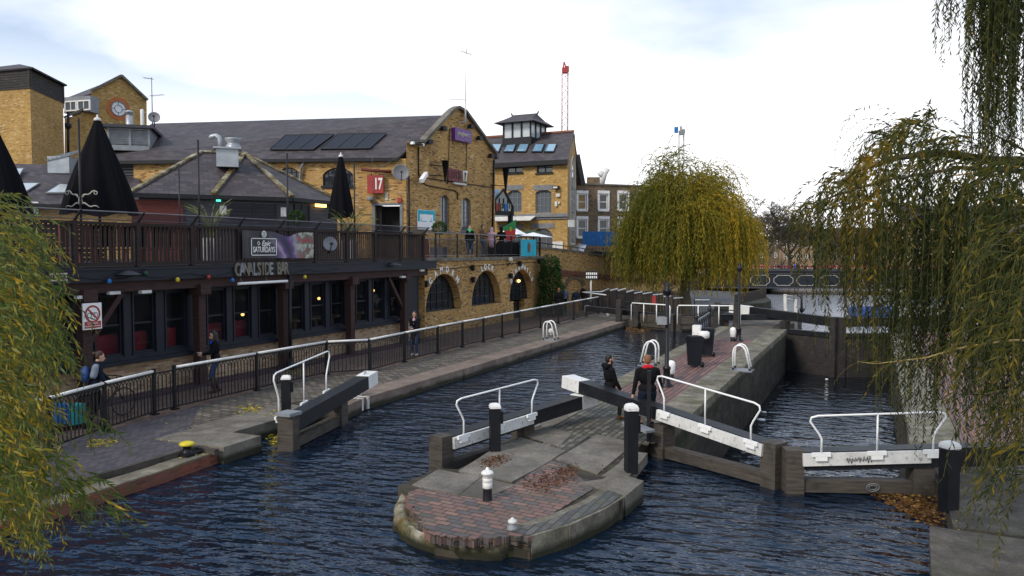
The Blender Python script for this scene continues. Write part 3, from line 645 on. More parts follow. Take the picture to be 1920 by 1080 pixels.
m = MB(); F.bx(m, -2, F.L + .55, 3.2, 3.52, .35, .62); F.bx(m, -2, F.L + .6, 3.5, 3.56, .3, .66); m.build('fascia', 'navy_paint', bar)
m = MB(); F.bx(m, -2, F.L + .35, 3.2, 3.42, -12, .34); m.build('deck', 'timber_dark', bar)
for px_ in posts:
    y = PX(px_, 560, BX + .35).y - 4; m = MB(); F.bx(m, y - .13, y + .13, 0, 2.92, .2, .46); F.bx(m, y - .16, y + .16, 0, .12, .17, .49)
    F.bx(m, y - .2, y + .2, 2.72, 3.02, .15, .62); m.build('post', 'timber_red', bar, bevel=.01)
for px_, sgn in ((157, 1), (758, -1)):
    y = PX(px_, 560, BX + .35).y - 4; m = MB(); m.bar(F.p(y + .1 * sgn, 1.6, .3), F.p(y + 1.15 * sgn, 2.9, .3), .14, .14, (1, 0, 0)); m.build('brace', 'timber_red', bar)
m = MB()   # the room behind the glass
m.b2((BX - 6.0, 4, 0), (BX - 5.9, 30.5, 3.2)); m.b2((BX - 5.9, 4, .0), (BX - .2, 30.5, .05)); m.b2((BX - 5.9, 30.4, .05), (BX - .2, 30.5, 3.2)); m.build('room', 'dark_interior', bar)
for px_ in (190, 260, 300, 390, 450): y = PX(px_, 620, BX - .5).y; m = MB(); m.b2((BX - .62, y - .55, .05), (BX - .42, y + .5, 1.72)); m.b2((BX - 1.2, y - .55, .05), (BX - .62, y + .5, .75)); m.build('red_seat', 'red_sofa', bar, bevel=.03)
for px_ in (560, 600, 630, 680, 710): y = PX(px_, 600, BX - 1).y; m = MB(); m.b2((BX - 1.6, y - .35, 1.38), (BX - .8, y + .4, 1.43)); m.b2((BX - 1.25, y - .03, .05), (BX - 1.15, y + .06, 1.38)); m.build('table', 'timber_tan', bar)
m = MB(); m.b2((BX, 4, 0), (BX + .62, 31.2, .07)); struct(m.build('kerb', 'purple_kerb'))
m = MB(); y = PX(541, 560, BX + .55).y; m.tube([(BX + .6, y, 0), (BX + .6, y, 3.2)], .06, 8); m.lathe([(.28, 0), (.28, .06), (.1, .14), (.09, .3)], (BX + .6, y, .07)); o = m.build('drain_pipe', 'black_post'); tag(o, 'black round pipe with a flared foot beside the middle maroon post of the bar', 'pipe')
# railing of the terrace
tr = thing('terrace_railing', 'long slatted brown timber railing along the roof terrace, topped with slanted dark glass', 'railing', (-18.1, 18, 3.56))
TR = Wall((-18.1, 4), (-18.1, 30.6))
m = MB(); TR.bx(m, 0, TR.L, 4.66, 4.74, -.07, .07); TR.bx(m, 0, TR.L, 3.60, 3.70, -.05, .05); m.build('rail', 'timber_rail', tr)
m = MB(); s = .1
while s < TR.L: TR.bx(m, s - .03, s + .03, 3.701, 4.659, -.02, .02 + R.uniform(-.004, .004)); s += .135
m.build('balusters', 'timber_rail', tr)
for i in range(15):
    s = .25 + i * 1.87
    if s < TR.L: m = MB(); TR.bx(m, s - .07, s + .07, 3.56, 4.75, -.075, .075); TR.bx(m, s - .1, s + .1, 3.42, 3.58, .05, .2); m.build('post', 'timber_rail', tr)
m = MB(); m.face([TR.p(0, 4.75, .03), TR.p(TR.L, 4.75, .03), TR.p(TR.L, 5.0, .27), TR.p(0, 5.0, .27)]); m.build('glass_screen', 'glass_rail', tr)
m = MB(); m.tube([TR.p(0, 5.0, .27), TR.p(TR.L, 5.0, .27)], .017, 6); m.tube([TR.p(0, 4.8, .04), TR.p(TR.L, 4.8, .04)], .014, 6)
for i in range(15):
    s = .25 + i * 1.87
    if s < TR.L: b_ = MB(); b_.bar(TR.p(s, 4.70, 0), TR.p(s, 5.02, .29), .045, .045); b_.build('bracket', 'black_paint', tr)
m.build('glass_rail', 'grey_frame', tr)
# ---- arched wall
arch = thing('arched_building', 'yellow brick canal front with three big arched windows under the open terrace', 'brick building', (-19, 38, 0))
A = Wall((-19.0, 30.9), (-19.0, 46.5)); ar = [(32.15, 35.63), (36.8, 40.37), (41.52, 44.96)]
m = MB(); hs = [(a - 30.9, b - 30.9, 1.08, 1.09 + (b - a) / 2 * 1.03, (b - a) / 2 * .999) for a, b in ar]
dr = (42.1 - 30.9, 43.75 - 30.9, 0, 1.08)
A.holes(m, 0, A.L, -.2, 3.5, hs + [dr], .45); A.bx(m, -.02, 0.0, -.2, 3.5, -1.5, 0); m.face([(-19, 46.5, -1.9), (-22.2, 46.5, -1.9), (-22.2, 46.5, 3.5), (-19, 46.5, 3.5)])
m.face([(-18.3, 30.9, 0), (-19, 30.9, 0), (-19, 30.9, 3.3), (-18.3, 30.9, 3.3)])
m.build('wall', 'brick_yellow', arch)
m = MB(); A.bx(m, -.1, A.L + .1, 3.5, 3.66, -.5, .1); m.build('coping', 'stone', arch, bevel=.015)
for k, h in enumerate(hs):
    a, b, c, d, rs = h; window(A, a + .01, b - .01, c + .005, d - .01, arch, 'black_paint', 'glass_dark', 6, 4, -.4, .07, .04, rs - .01)
    m = MB(); A.bx(m, a, b, c - .08, c, -.38, -.3) if k != 2 else None
    if k != 2: m.build('sill', 'stone', arch)
    m = MB(); n = 26
    for i in range(n):
        t0 = pi * i / n; t1 = pi * (i + .93) / n; cx = (a + b) / 2; r0 = rs + .0; r1 = rs + .22; zc = d - rs
        P = [(cx - r * cos(t), zc + r * sin(t)) for r, t in ((r0, t0), (r1, t0), (r1, t1), (r0, t1))]; A.face(m, P, .012)
    m.build('arch_ring', 'brick_yellow', arch)
window(A, dr[0], dr[1], .0, 1.07, arch, 'black_paint', 'glass_dark', 2, 1, -.42, .08, .05, name='door')
for k, wd in enumerate(('CAMDEN', 'LOCK', 'DINGWALLS')):
    a, b, c, d, rs = hs[k]; cx = (a + b) / 2; zc = d - rs; sg = thing('wall_lettering', 'white capital letters %s curved over the %s brick arch' % (wd, ('first, widest', 'middle', 'last')[k]), 'sign', A.p(cx, d, .05), 'painted words over the three arches')
    n = len(wd); sp = (.30, .22, .235)[k]; r1 = rs + (.2 if k < 2 else .17)
    for i, ch in enumerate(wd):
        ang = (i - (n - 1) / 2) * sp; M = A.M(cx, zc, .03)
        dirx = -1 if (M.to_3x3() @ V((1, 0, 0))).dot(V((A.u.x, A.u.y, 0))) < 0 else 1
        M = M @ Matrix.Rotation(-ang, 4, 'Z') @ Matrix.Translation((0, r1, 0))
        text_mesh(ch, .40 if k < 2 else .36, M, 'letter', 'letter_white', sg, .015, bold=.012)
tf = MB(); tf.prism([(-19.5, 31.0), (-19.5, 46.4), (-60, 60), (-60, 4), (-30.4, 4), (-30.4, 31)], 3.43, 3.6); struct(tf.build('terrace_floor', 'asphalt'))
tf = MB(); tf.prism([(-18.2, 4), (-18.2, 30.99), (-30.4, 30.99), (-30.4, 4)], 3.43, 3.58); struct(tf.build('terrace_deck', 'timber_dark'))
ir = thing('terrace_fence', 'thin black metal railing with grey handrail above the three brick arches', 'railing', (-19, 38, 3.66))
m = MB(); A.bx(m, .1, A.L - .3, 4.83, 4.89, -.1, -.02); A.bx(m, .1, A.L - .3, 4.55, 4.575, -.075, -.05); A.bx(m, .1, A.L - .3, 3.76, 3.785, -.075, -.05); m.build('rail', 'grey_frame', ir)
m = MB(); s = .2
while s < A.L - .35: A.bx(m, s - .009, s + .009, 3.785, 4.55, -.07, -.055); s += .125
m.build('balusters', 'black_paint', ir)
for i in range(8): m = MB(); s = .15 + i * 2.17; A.bx(m, s - .035, s + .035, 3.64, 4.83, -.095, -.025); m.build('post', 'black_paint', ir)
# return rail going back beyond the last arch
m = MB(); m.bar((-19.1, 46.2, 4.86), (-21.6, 46.8, 4.86), .06, .06); m.bar((-19.1, 46.2, 3.8), (-21.6, 46.8, 3.8), .03, .03)
for i in range(14): m.bar((-19.1 - i * .19, 46.2 + i * .045, 3.66), (-19.1 - i * .19, 46.2 + i * .045, 4.84), .03, .03)
m.build('end_panel', 'black_paint', ir)
# ================================================================ brick warehouse with the long slate roof
wh = thing('brick_warehouse', 'large yellow brick music hall with tall gable and long slate roof behind the terrace', 'warehouse', (-21.5, 34.5, 3.6))
C1 = PD(762, 400, 40.3); C2 = PD(928, 400, 48.05); GB = Wall((C1.x, C1.y), (C2.x, C2.y))
L0 = PD(205, 400, 41.9); LW = Wall((L0.x, L0.y), (C1.x, C1.y))
# gable outline from the picture
gp = [GB.px(*q) for q in [(762, 268), (786, 266), (790, 268), (840, 214), (848, 207), (856, 203), (869, 210), (872, 214), (926, 288), (928, 300)]]
gl = GB.L
wn1 = GB.rect(826, 366, 842, 432); wn2 = GB.rect(865, 371, 883, 434)
m = MB(); ZB = 7.6
GB.holes(m, 0, gl, 3.5, ZB, [(wn1[0], wn1[1], wn1[2], min(wn1[3], ZB - .05), .22), (wn2[0], wn2[1], wn2[2], min(wn2[3], ZB - .05), .22)], .22)
GB.face(m, [(0, ZB), (gl, ZB), (gl, gp[-1][1])] + [(min(max(a, 0), gl), z) for a, z in gp[:-1]][::-1])
LEZ = LW.px(740, 297)[1]; LEZ0 = LW.px(240, 302)[1]; lz = min(LEZ, LEZ0) - .02
w3 = LW.rect(605, 314, 662, 348); w4 = LW.rect(520, 314, 562, 340); dr = LW.rect(703, 385, 750, 440); dr = (dr[0], dr[1], 3.6, dr[3]); lv = LW.rect(222, 308, 250, 346)
LW.holes(m, 0, LW.L, 3.5, lz, [w3 + (.35,), w4 + (.3,), dr, lv], .2)
m.build('wall', 'brick_yellow', wh)
for q in (wn1, wn2): window(GB, q[0], q[1], q[2], min(q[3], ZB - .05), wh, 'grey_frame', 'glass_grey', 2, 7, -.15, .05, .025, .22, sill=.08)
window(LW, *w3, wh, 'navy_paint', 'glass_dark', 6, 3, -.12, .05, .03, .35, sill=.12)
window(LW, *w4, wh, 'navy_paint', 'glass_dark', 5, 3, -.12, .05, .03, .3, sill=.1)
m = MB()
for i in range(7): z = lv[2] + (lv[3] - lv[2]) * (i + .2) / 7; LW.bx(m, lv[0], lv[1], z, z + .10, -.1, -.02)
m.build('louvre', 'slats', wh)
m = MB(); LW.bx(m, dr[0], dr[1], 3.6, dr[3], -.9, -.8); LW.bx(m, dr[0], dr[0] + .28, 3.6, dr[3], -.8, -.2); o = m.build('door', 'dark_interior', wh)
m = MB(); LW.bx(m, dr[0] - .14, dr[0], 3.6, dr[3] + .12, -.05, .05); LW.bx(m, dr[1], dr[1] + .14, 3.6, dr[3] + .12, -.05, .05); LW.bx(m, dr[0], dr[1], dr[3], dr[3] + .12, -.05, .05); m.build('door_frame', 'grey_frame', o)
# roof
e1 = LW.p(LW.L - .35, LEZ + .02, .22); e0 = LW.p(-.8, LEZ0, .22)
r1 = GB.p(gp[5][0], gp[5][1] - .35, -.25); r0 = PD(285, 234, 50.3); r0.z = PD(300, 232, 50.4).z; kn = GB.p(.35, gp[2][1] - .3, -.28); kn2 = GB.p(gl - .2, gp[-1][1], -.3)
back = V((-LW.n.x * 9, -LW.n.y * 9, 0))
roof('roof', [[e0, e1, r1, r0], [r0, r1, kn2, V((r0.x, r0.y, e0.z)) + back * .5]], wh)
cp = MB(); g3 = [GB.p(a, z + .03, .02) for a, z in gp]
for a, b in zip(g3, g3[1:]): cp.bar(a + V((0, 0, .02)), b + V((0, 0, .02)), .42, .14)
cp.build('coping', 'stone', wh)
m = MB(); m.bar(e0 + V((0, 0, -.1)), e1 + V((0, 0, -.1)), .16, .16); m.build('gutter', 'black_paint', wh)
m = MB(); m.tube([LW.p(*(LW.px(574, 300)), .15), LW.p(*(LW.px(566, 316)), .15), LW.p(*(LW.px(563, 345)), .1), LW.p(LW.px(563, 345)[0], 3.7, .1)], .07, 8); m.build('downpipe', 'grey_frame', wh)
def onroof(px, py, P, Q, S_):   # pixel onto the roof plane
    n = (Q - P).cross(S_ - P); d = ray(px, py); t = (P - V((0, 0, EYE))).dot(n) / d.dot(n); return V((0, 0, EYE)) + d * t, n.normalized() * (1 if n.z > 0 else -1)
RP = (e0, e1, r1)
# two banks of three solar panels
rows = [((506, 283), (588, 283), (628, 254), (536, 256)), ((600, 282), (694, 281), (726, 252), (634, 254))]
for k, q in enumerate(rows):
    t = thing('solar_panels', 'bank of three dark solar panels on the slate roof, %s' % ('farther from the gable' if k == 0 else 'nearer the gable'), 'solar panel', onroof(*q[0], *RP)[0], 'solar panels on the slate roof')
    P = [onroof(x, y, *RP) for x, y in q]; nn = P[0][1]; P = [p[0] + nn * .10 for p in P]
    for i in range(3):
        a, b = i / 3 + .012, (i + 1) / 3 - .012; m = MB(); m.plate([P[0].lerp(P[1], a), P[0].lerp(P[1], b), P[3].lerp(P[2], b), P[3].lerp(P[2], a)], .07, nn); m.build('panel', 'solar', t)
    m = MB()
    for i in range(4): m.bar(P[0].lerp(P[1], i / 3) + nn * .01, P[3].lerp(P[2], i / 3) + nn * .005, .035, .03)
    m.bar(P[0] + nn * .005, P[1] + nn * .005, .03, .03); m.bar(P[3] + nn * .005, P[2] + nn * .005, .04, .04); m.build('frame', 'slats', t)
    m = MB(); dn = (P[0] - P[3]).normalized()
    for i in range(14):
        a = P[0].lerp(P[1], i / 14); b = P[0].lerp(P[1], (i + 1) / 14); dd = dn * (.28 + .05 * (i % 2)); m.plate([a - nn * .1, b - nn * .1, b + dd - nn * .14, a + dd - nn * .14], .01, nn)
    m.build('flashing', 'lead', t)
# louvred plant box on the roof
t = thing('roof_vent_box', 'big grey metal louvred housing set into the slate roof behind the tall parasol', 'vent housing', PD(240, 280, 40.5))
VB = Wall(tuple(PD(200, 280, 42.6))[:2], tuple(PD(282, 280, 43.2))[:2]); s0, s1, z0, z1 = VB.rect(200, 240, 281, 282)
m = MB(); VB.bx(m, s0, s1, z0, z0 + .28, -.1, 0); VB.bx(m, s0, s1, z1 - .1, z1, -.1, 0)
for s in (s0, (s0 + s1) / 2, s1 - .12): VB.bx(m, s, s + .12, z0 + .28, z1 - .1, -.1, .01)
VB.bx(m, s1 - .05, s1, z0 - 1.0, z1, -7, 0); m.build('casing', 'lead', t); m = MB(); VB.bx(m, s0, s1 - .06, z0, z1 - .01, -6.9, -.3); m.build('shade_core', 'dark_interior', t)  # near-black block: shade between the louvre slats is put into its colour
m = MB(); VB.bx(m, s0 - .2, s1 + .2, z1, z1 + .16, -7.2, .25); m.build('cover', 'slats', t)
m = MB()
for i in range(7):
    z = z0 + .32 + i * (z1 - z0 - .45) / 7; M = VB.M((s0 + s1) / 2, z + .06, -.06) @ Matrix.Rotation(.6, 4, 'X'); m.box(None, (s1 - s0 - .1, .12, .02), M=M)
m.build('slats', 'galv', t)
# rooftop kit: flues, dish, aerials
def stack(px, py0, py1, Z, rpx, name, label, cat, mat, cap=True):
    b = PD(px, py0, Z); tp = PD(px, py1, Z); r_ = rpx * Z / FPX; t = MB(); h = tp.z - b.z
    t.lathe([(r_, -.5), (r_, h * .55), (r_ * .8, h * .56), (r_ * .8, h * .68), (r_, h * .69), (r_, h * .8), (r_ * 1.2, h * .82), (r_ * 1.2, h * .9), (0, h)] if cap else [(r_, -.5), (r_, h * .95), (r_ * .6, h), (0, h)], b, 12)
    o = t.build(name, mat, origin=tuple(b)); return tag(o, label, cat)
stack(243, 234, 206, 46, 6.5, 'flue', 'stubby banded metal flue with a domed cap in front of the round window', 'flue', 'galv')
stack(267, 236, 205, 46, 3.4, 'vent_pipe', 'slim white vent pipe between the banded flue and the grey dish', 'vent pipe', 'white_grimy', False)
def dish(c, r_, aim, label, mat='grey_frame', stand=.6):
    t = thing('satellite_dish', label, 'satellite dish', tuple(c)); m = MB(); q = V(aim).to_track_quat('Z', 'Y').to_matrix().to_4x4(); m.T = Matrix.Translation(c) @ q
    m.lathe([(0, -.0), (r_ * .5, r_ * .06), (r_ * .85, r_ * .2), (r_, r_ * .3), (r_, r_ * .27), (r_ * .85, r_ * .15), (r_ * .5, 0.0), (0, -.05)], (0, 0, 0), 20); m.build('bowl', mat, t)
    m = MB(); m.T = Matrix.Translation(c) @ q; m.tube([(0, -r_, .2 * r_), (0, -.2 * r_, r_ * 1.0)], .02, 6); m.box((0, -.15 * r_, r_ * 1.0), (.1, .06, .12)); m.build('receiver', 'black_paint', t)
    m = MB(); m.tube([V(c) + V((0, 0, 0)) - V(aim).normalized() * .05, V(c) + V((0, 0, -stand)) - V(aim).normalized() * .1], .03, 6); m.build('bracket', 'black_paint', t); return t
dish(PD(289, 221, 45), .32, (.9, -.9, .4), 'round grey dish at the foot of the aerial mast left of the long roof')
t = MB(); b = PD(286, 236, 46); h = PD(286, 145, 46).z - b.z; t.tube([b, b + V((0, 0, h))], [.035, .02], 6)
for z, a, dx_ in ((h * .97, -.45, 0), (h * .62, .65, 0)):
    c = b + V((0, 0, z)); e = c + V((a * cos(TH), a * sin(TH), .06)); t.tube([c - (e - c) * .3, e], .012, 5)
    for k in range(6): p = c.lerp(e, k / 5); t.tube([p + V((.1, -.2, 0)), p + V((-.1, .2, 0))], .008, 4)
tag(t.build('roof_aerial', 'grey_frame', origin=tuple(b)), 'thin aerial mast with two arms beside the round grey dish at far left', 'aerial')
b = GB.p(*GB.px(865, 232), .25); tp = GB.p(*GB.px(867, 84), .25); t = thing('roof_mast', 'tall white mast with a crossed aerial bracketed to the tip of the brick gable', 'mast', tuple(b))
m = MB(); m.tube([b, b.lerp(tp, .24)], .06, 8); m.tube([b.lerp(tp, .24), tp], .022, 6); m.bar(b + V((0, 0, .1)), GB.p(GB.px(865, 232)[0] + .0, b.z + .1, 0), .08, .08); m.bar(b + V((0, 0, .75)), GB.p(GB.px(865, 232)[0], b.z + .75, 0), .08, .08); m.build('pole', 'white_grimy', t)
m = MB(); c = tp - V((0, 0, .5))
for a in (0, 1.57): m.tube([c + V((cos(a + .5) * .28, sin(a + .5) * .28, -.06)), c - V((cos(a + .5) * .28, sin(a + .5) * .28, -.12))], .02, 5)
c = b.lerp(tp, .30)
m.tube([c, c + V((-.75, -.5, 0))], .012, 5)
for k in range(7): p = c + V((-.75, -.5, 0)) * (k / 6); m.tube([p + V((0, 0, -.1)), p + V((0, 0, .1))], .008, 4)
m.build('aerial', 'grey_frame', t)
# fittings on the gable
def gsign():
    t = thing('club_sign', 'purple board with cream lettering high on the brick gable', 'sign', tuple(GB.p(*GB.px(861, 254), .15)))
    s0, s1, z0, z1 = GB.rect(846, 243, 877, 266); m = MB(); GB.bx(m, s0, s1, z0, z1, .02, .26); m.build('board', 'purple_sign', t)
    text_mesh('jongleurs', .34, GB.M((s0 + s1) / 2, (z0 + z1) / 2 + .08, .27), 'lettering', 'letter_cream', t, .01, bold=.012)
    text_mesh('comedy', .15, GB.M((s0 + s1) / 2 + (.4 if (GB.M().to_3x3() @ V((1, 0, 0))).dot(V((GB.u.x, GB.u.y, 0))) > 0 else -.4), (z0 + z1) / 2 - .22, .27), 'lettering', 'letter_cream', t, .01)
gsign()
s0, s1, z0, z1 = GB.rect(838, 318, 874, 341); t = thing('lettered_sign', 'row of maroon panels and white figures 17 fixed under the purple board', 'sign', tuple(GB.p((s0 + s1) / 2, z0, .1)))
m = MB(); wd = (s1 - s0)
for i in range(4): GB.bx(m, s0 + wd * .17 * i + .01, s0 + wd * .17 * (i + 1) - .03, z0, z1, .02, .10 + .01 * (i % 2))
m.build('panel', 'red_brown', t)
for i, ch in enumerate('LOCK'): text_mesh(ch, (z1 - z0) * .9, GB.M(s0 + wd * (.085 + .17 * i), (z0 + z1) / 2, .125), 'letter', 'purple_kerb', t, .006, xs=.45)
text_mesh('17', (z1 - z0) * 1.25, GB.M(s0 + wd * .86, (z0 + z1) / 2, .08), 'figures', 'letter_white', t, .03, bold=.02, xs=.6)
m = MB(); GB.bx(m, s0 + .4, s1 - .25, z0 - .16, z0 - .06, .1, .2); m.build('strip_light', 'white_grimy', t)
def torch(px, y0, y1, label, k):
    a, zt = GB.px(px, y0); _, zb = GB.px(px, y1); d = .55 if k else .4; t = thing('wall_torch', label, 'wall lamp', tuple(GB.p(a, zb, d)), 'cone lamps on the gable')
    m = MB(); m.lathe([(.04, 0), (.19, zt - zb), (.2, zt - zb), (0, zt - zb - .01)], GB.p(a, zb, d), 12); m.build('cone', 'black_paint', t)
    for z in (zb + (zt - zb) * .28, zt - (zt - zb) * .25): m = MB(); m.tube([GB.p(a, z, d), GB.p(a - .9, z, .0)], .025, 6); m.build('arm', 'black_paint', t)
torch(823, 302, 342, 'black cone lamp on two arms left of the maroon 17 panels', 0); torch(933, 316, 362, 'black cone lamp at the right-hand corner of the gable', 1)
for i, (x, y) in enumerate([(799, 267), (826, 242), (877, 238), (893, 260), (915, 293)]):
    a, z = GB.px(x, y); t = thing('floodlight', 'small black floodlight high on the brick gable, number %s from the left' % ('first second third fourth fifth'.split()[i]), 'floodlight', tuple(GB.p(a, z, .1)), 'floodlights on the gable')
    m = MB(); GB.bx(m, a - .16, a + .16, z - .1, z + .12, .12, .34); m.build('housing', 'black_paint', t, bevel=.02); m = MB(); GB.bx(m, a - .03, a + .03, z - .03, z + .03, 0, .12); m.build('bracket', 'black_paint', t)
a, z = GB.px(776, 271); t = thing('floodlight', 'wide black floodlight with two bright ends on the corner above the hanging red sign', 'floodlight', tuple(GB.p(a, z, .2))); m = MB(); GB.bx(m, a - .45, a + .25, z - .05, z + .03, .2, .4); m.build('bar', 'black_paint', t); m = MB(); GB.bx(m, a + .25, a + .36, z - .07, z + .06, .2, .4); GB.bx(m, a - .6, a - .46, z - .07, z + .06, .2, .4); m.build('lamp', 'white_clean', t)
a, z = LW.px(697, 373); t = MB(); LW.bx(t, a - .1, a + .1, z - .1, z + .1, 0, .12); t.lathe([(.16, 0), (.2, .12), (.1, .2), (0, .2)], LW.p(a, z - .1, .25), 12); tag(t.build('sensor_lamp', 'grey_frame', origin=tuple(LW.p(a, z, .1))), 'round grey lamp on the wall just above the club doorway', 'lamp')
a, z = GB.px(779, 334); t = thing('security_camera', 'white box camera on the brick corner pointing down left', 'camera', tuple(GB.p(a, z, .3))); m = MB(); m.bar(GB.p(a + .45, z + .25, .35), GB.p(a - .35, z - .2, .6), .2, .2); m.build('body', 'white_clean', t, bevel=.02); m = MB(); m.tube([GB.p(a, z, .4), GB.p(a + .1, z - .35, 0)], .03, 6); m.build('arm', 'white_grimy', t)
dish(LW.p(LW.px(756, 326)[0], LW.px(756, 326)[1], .5), .42, (.7, -.9, .2), 'dark grey dish on the corner of the gable by the red hanging sign', stand=.1)
m = MB(); a, z = LW.px(764, 330); m.tube([GB.p(.1, z, .1), GB.p(.1, 3.7, .1)], .05, 8); a2, z2 = GB.px(783, 275); m.tube([GB.p(a2, z2, .06), GB.p(a2, GB.px(783, 330)[1], .06)], .035, 6)
m.tube([GB.p(*GB.px(783, 338), .05), GB.p(*GB.px(800, 348), .05), GB.p(*GB.px(850, 357), .05), GB.p(*GB.px(857, 362), .05), GB.p(*GB.px(857, 375), .05)], .03, 5)
m.tube([GB.p(*GB.px(783, 332), .05), GB.p(*GB.px(926, 352), .05)], .022, 5); m.tube([GB.p(*GB.px(842, 240), .05), GB.p(*GB.px(838, 345), .05)], .02, 5); m.tube([GB.p(*GB.px(874, 268), .05), GB.p(*GB.px(872, 345), .05)], .02, 5); m.tube([GB.p(*GB.px(925, 300), .06), GB.p(*GB.px(922, 430), .06)], .05, 6)
m.build('cables', 'black_paint', wh)
# hanging red sign with 17
s0, s1, z0, z1 = LW.rect(692, 330, 721, 363); t = thing('hanging_sign', 'square red sign reading LOCK 17 hung from a red pole above the club doorway', 'sign', tuple(LW.p(s0, z0, .5)))
sw = Wall(tuple(LW.p(s0, 0, .3))[:2], tuple(LW.p(s1, 0, .22))[:2]); m = MB(); sw.bx(m, 0, sw.L, z0, z1, -.06, .06); m.build('board', 'red_paint', t)
m = MB(); m.tube([sw.p(-.3, z1 + .3, 0), sw.p(sw.L + .4, z1 + .18, 0)], .08, 8); m.tube([sw.p(.2, z1, 0), sw.p(.2, z1 + .26, 0)], .02, 5); m.tube([sw.p(sw.L - .2, z1, 0), sw.p(sw.L - .2, z1 + .24, 0)], .02, 5); m.build('pole', 'timber_maroon', t)
text_mesh('17', .78, sw.M(sw.L * .68, (z0 + z1) / 2, .07), 'figures', 'letter_white', t, .01, bold=.02, xs=.55)
for i, ch in enumerate('LOCK'): text_mesh(ch, .24, sw.M(sw.L * .42, z1 - .13 - i * .21, .07) @ Matrix.Rotation(pi / 2, 4, 'Z'), 'letter', 'red_brown', t, .008)
m = MB()
for q in ((690, 300), (668, 318)): pass
m.tube([LW.p(*LW.px(702, 297), .3), sw.p(.1, z1 + .27, 0)], .01, 4); m.tube([LW.p(*LW.px(745, 297), .3), sw.p(sw.L * .5, z1 + .25, 0)], .01, 4); m.build('stay', 'grey_frame', t)
s0, s1, z0, z1 = LW.rect(722, 361, 728, 375); m = MB(); LW.bx(m, s0, s1, z0, z1, 0, .06); tag(m.build('wall_notice', 'cream_paint', origin=tuple(LW.p(s0, z0, 0))), 'small upright cream plate to the lower right of the red 17 sign', 'notice')
s0, s1, z0, z1 = LW.rect(746, 371, 753, 380); m = MB(); LW.bx(m, s0, s1, z0, z1, 0, .12); tag(m.build('alarm_box', 'red_paint', origin=tuple(LW.p(s0, z0, 0)), bevel=.03), 'small red alarm bell on the wall right of the club doorway', 'alarm')
s0, s1, z0, z1 = GB.rect(781, 394, 814, 431); t = thing('map_board', 'white and pale turquoise map board on the gable beside the first tall window', 'notice board', tuple(GB.p(s0, z0, 0)))
m = MB(); GB.bx(m, s0, s1, z0, z1, .02, .07); m.build('board', 'white_clean', t); m = MB(); wd = s1 - s0
GB.bx(m, s0 + .02, s1 - .02, z1 - .22, z1 - .02, .071, .074); GB.bx(m, s0 + .02, s0 + .2, z1 - .6, z1 - .22, .071, .074); GB.bx(m, s1 - .2, s1 - .02, z1 - .55, z1 - .22, .071, .074); GB.bx(m, s0 + .25, s0 + .8, z0 + .42, z0 + .46, .071, .074); GB.bx(m, s0 + 1, s1 - .25, z0 + .42, z0 + .46, .071, .074); GB.bx(m, s0 + .3, s0 + .34, z0 + .46, z0 + .62, .071, .074); GB.bx(m, s0 + 1.2, s0 + 1.24, z0 + .46, z0 + .62, .071, .074); m.build('print', 'turquoise', t)
# ================================================================ hipped kiosk on the terrace
ki = thing('terrace_kiosk', 'dark boarded terrace bar with a hipped slate roof and mossy ridge tiles', 'kiosk', PD(420, 470, 32))
KP = [PD(245, 363, 30.0), PD(400, 367, 31.2), PD(548, 370, 32.6), PD(642, 379, 35.8)]; ez = 6.16
for p in KP: p.z = ez
KA = PD(378, 289, 34.6); KB = PD(459, 286, 35.2); KB.z = KA.z = (KA.z + KB.z) / 2
KQ = [PD(560, 370, 39.0), PD(330, 370, 38.5)]
for p in KQ: p.z = ez
roof('roof', [[KP[0], KP[1], KB, KA], [KP[1], KP[2], KB], [KP[2], KP[3], KB], [KP[3], KQ[0], KB], [KQ[0], KQ[1], KA, KB], [KQ[1], KP[0], KA]], ki, t=.1)
m = MB()
for a, b in ((KP[1], KB), (KP[2], KB), (KP[0], KA), (KA, KB), (KP[3], KB)):
    k = int((b - a).length / .42)
    for i in range(k): p = a.lerp(b, i / k); q = a.lerp(b, (i + .96) / k); m.bar(p + V((0, 0, .05 + R.uniform(-.006, .012))), q + V((0, 0, .06)), .2, .08)
m.build('ridge_tiles', 'stone_rubble', ki)
cen = sum(KP + KQ, V((0, 0, 0))) / 6
inn = [V((p.x, p.y, 0)).lerp(V((cen.x, cen.y, 0)), .06) for p in KP + KQ]
m = MB()
for a, b in zip(inn, inn[1:] + inn[:1]): m.face([(a.x, a.y, 3.58), (b.x, b.y, 3.58), (b.x, b.y, ez), (a.x, a.y, ez)])
m.build('wall', 'slats', ki)
KW = [Wall((a.x, a.y), (b.x, b.y)) for a, b in zip(inn[:3], inn[1:4])]
m = MB()
for a, b in zip(KP, KP[1:]): m.bar(a + V((0, 0, -.09)), b + V((0, 0, -.09)), .12, .16)
m.build('gutter', 'black_paint', ki)
m = MB()
for w_ in KW:
    s = .05
    for k in range(17): z = 3.6 + k * .15; w_.bx(m, 0, w_.L, z, z + .13, .0, .02)
m.build('boarding', 'slats', ki)
m = MB(); q = KW[0].rect(246, 375, 343, 420); KW[0].bx(m, q[0], q[1], 3.6, q[3], .02, .06); m.build('brown_panel', 'timber_maroon', ki)
def shutter(w_, x0, y0, x1, y1):
    q = w_.rect(x0, y0, x1, y1); m = MB(); n = 8
    for s in (q[0], (q[0] + q[1]) / 2, q[1]): w_.bx(m, s - .03, s + .03, q[2], q[3], .02, .08)
    for k in range(n): z = q[2] + (q[3] - q[2]) * k / n; w_.bx(m, q[0], q[1], z, z + (q[3] - q[2]) / n * .55, .02, .06)
    m.build('shutter', 'navy_paint', ki)
shutter(KW[1], 431, 381, 517, 412); shutter(KW[2], 551, 384, 578, 416)
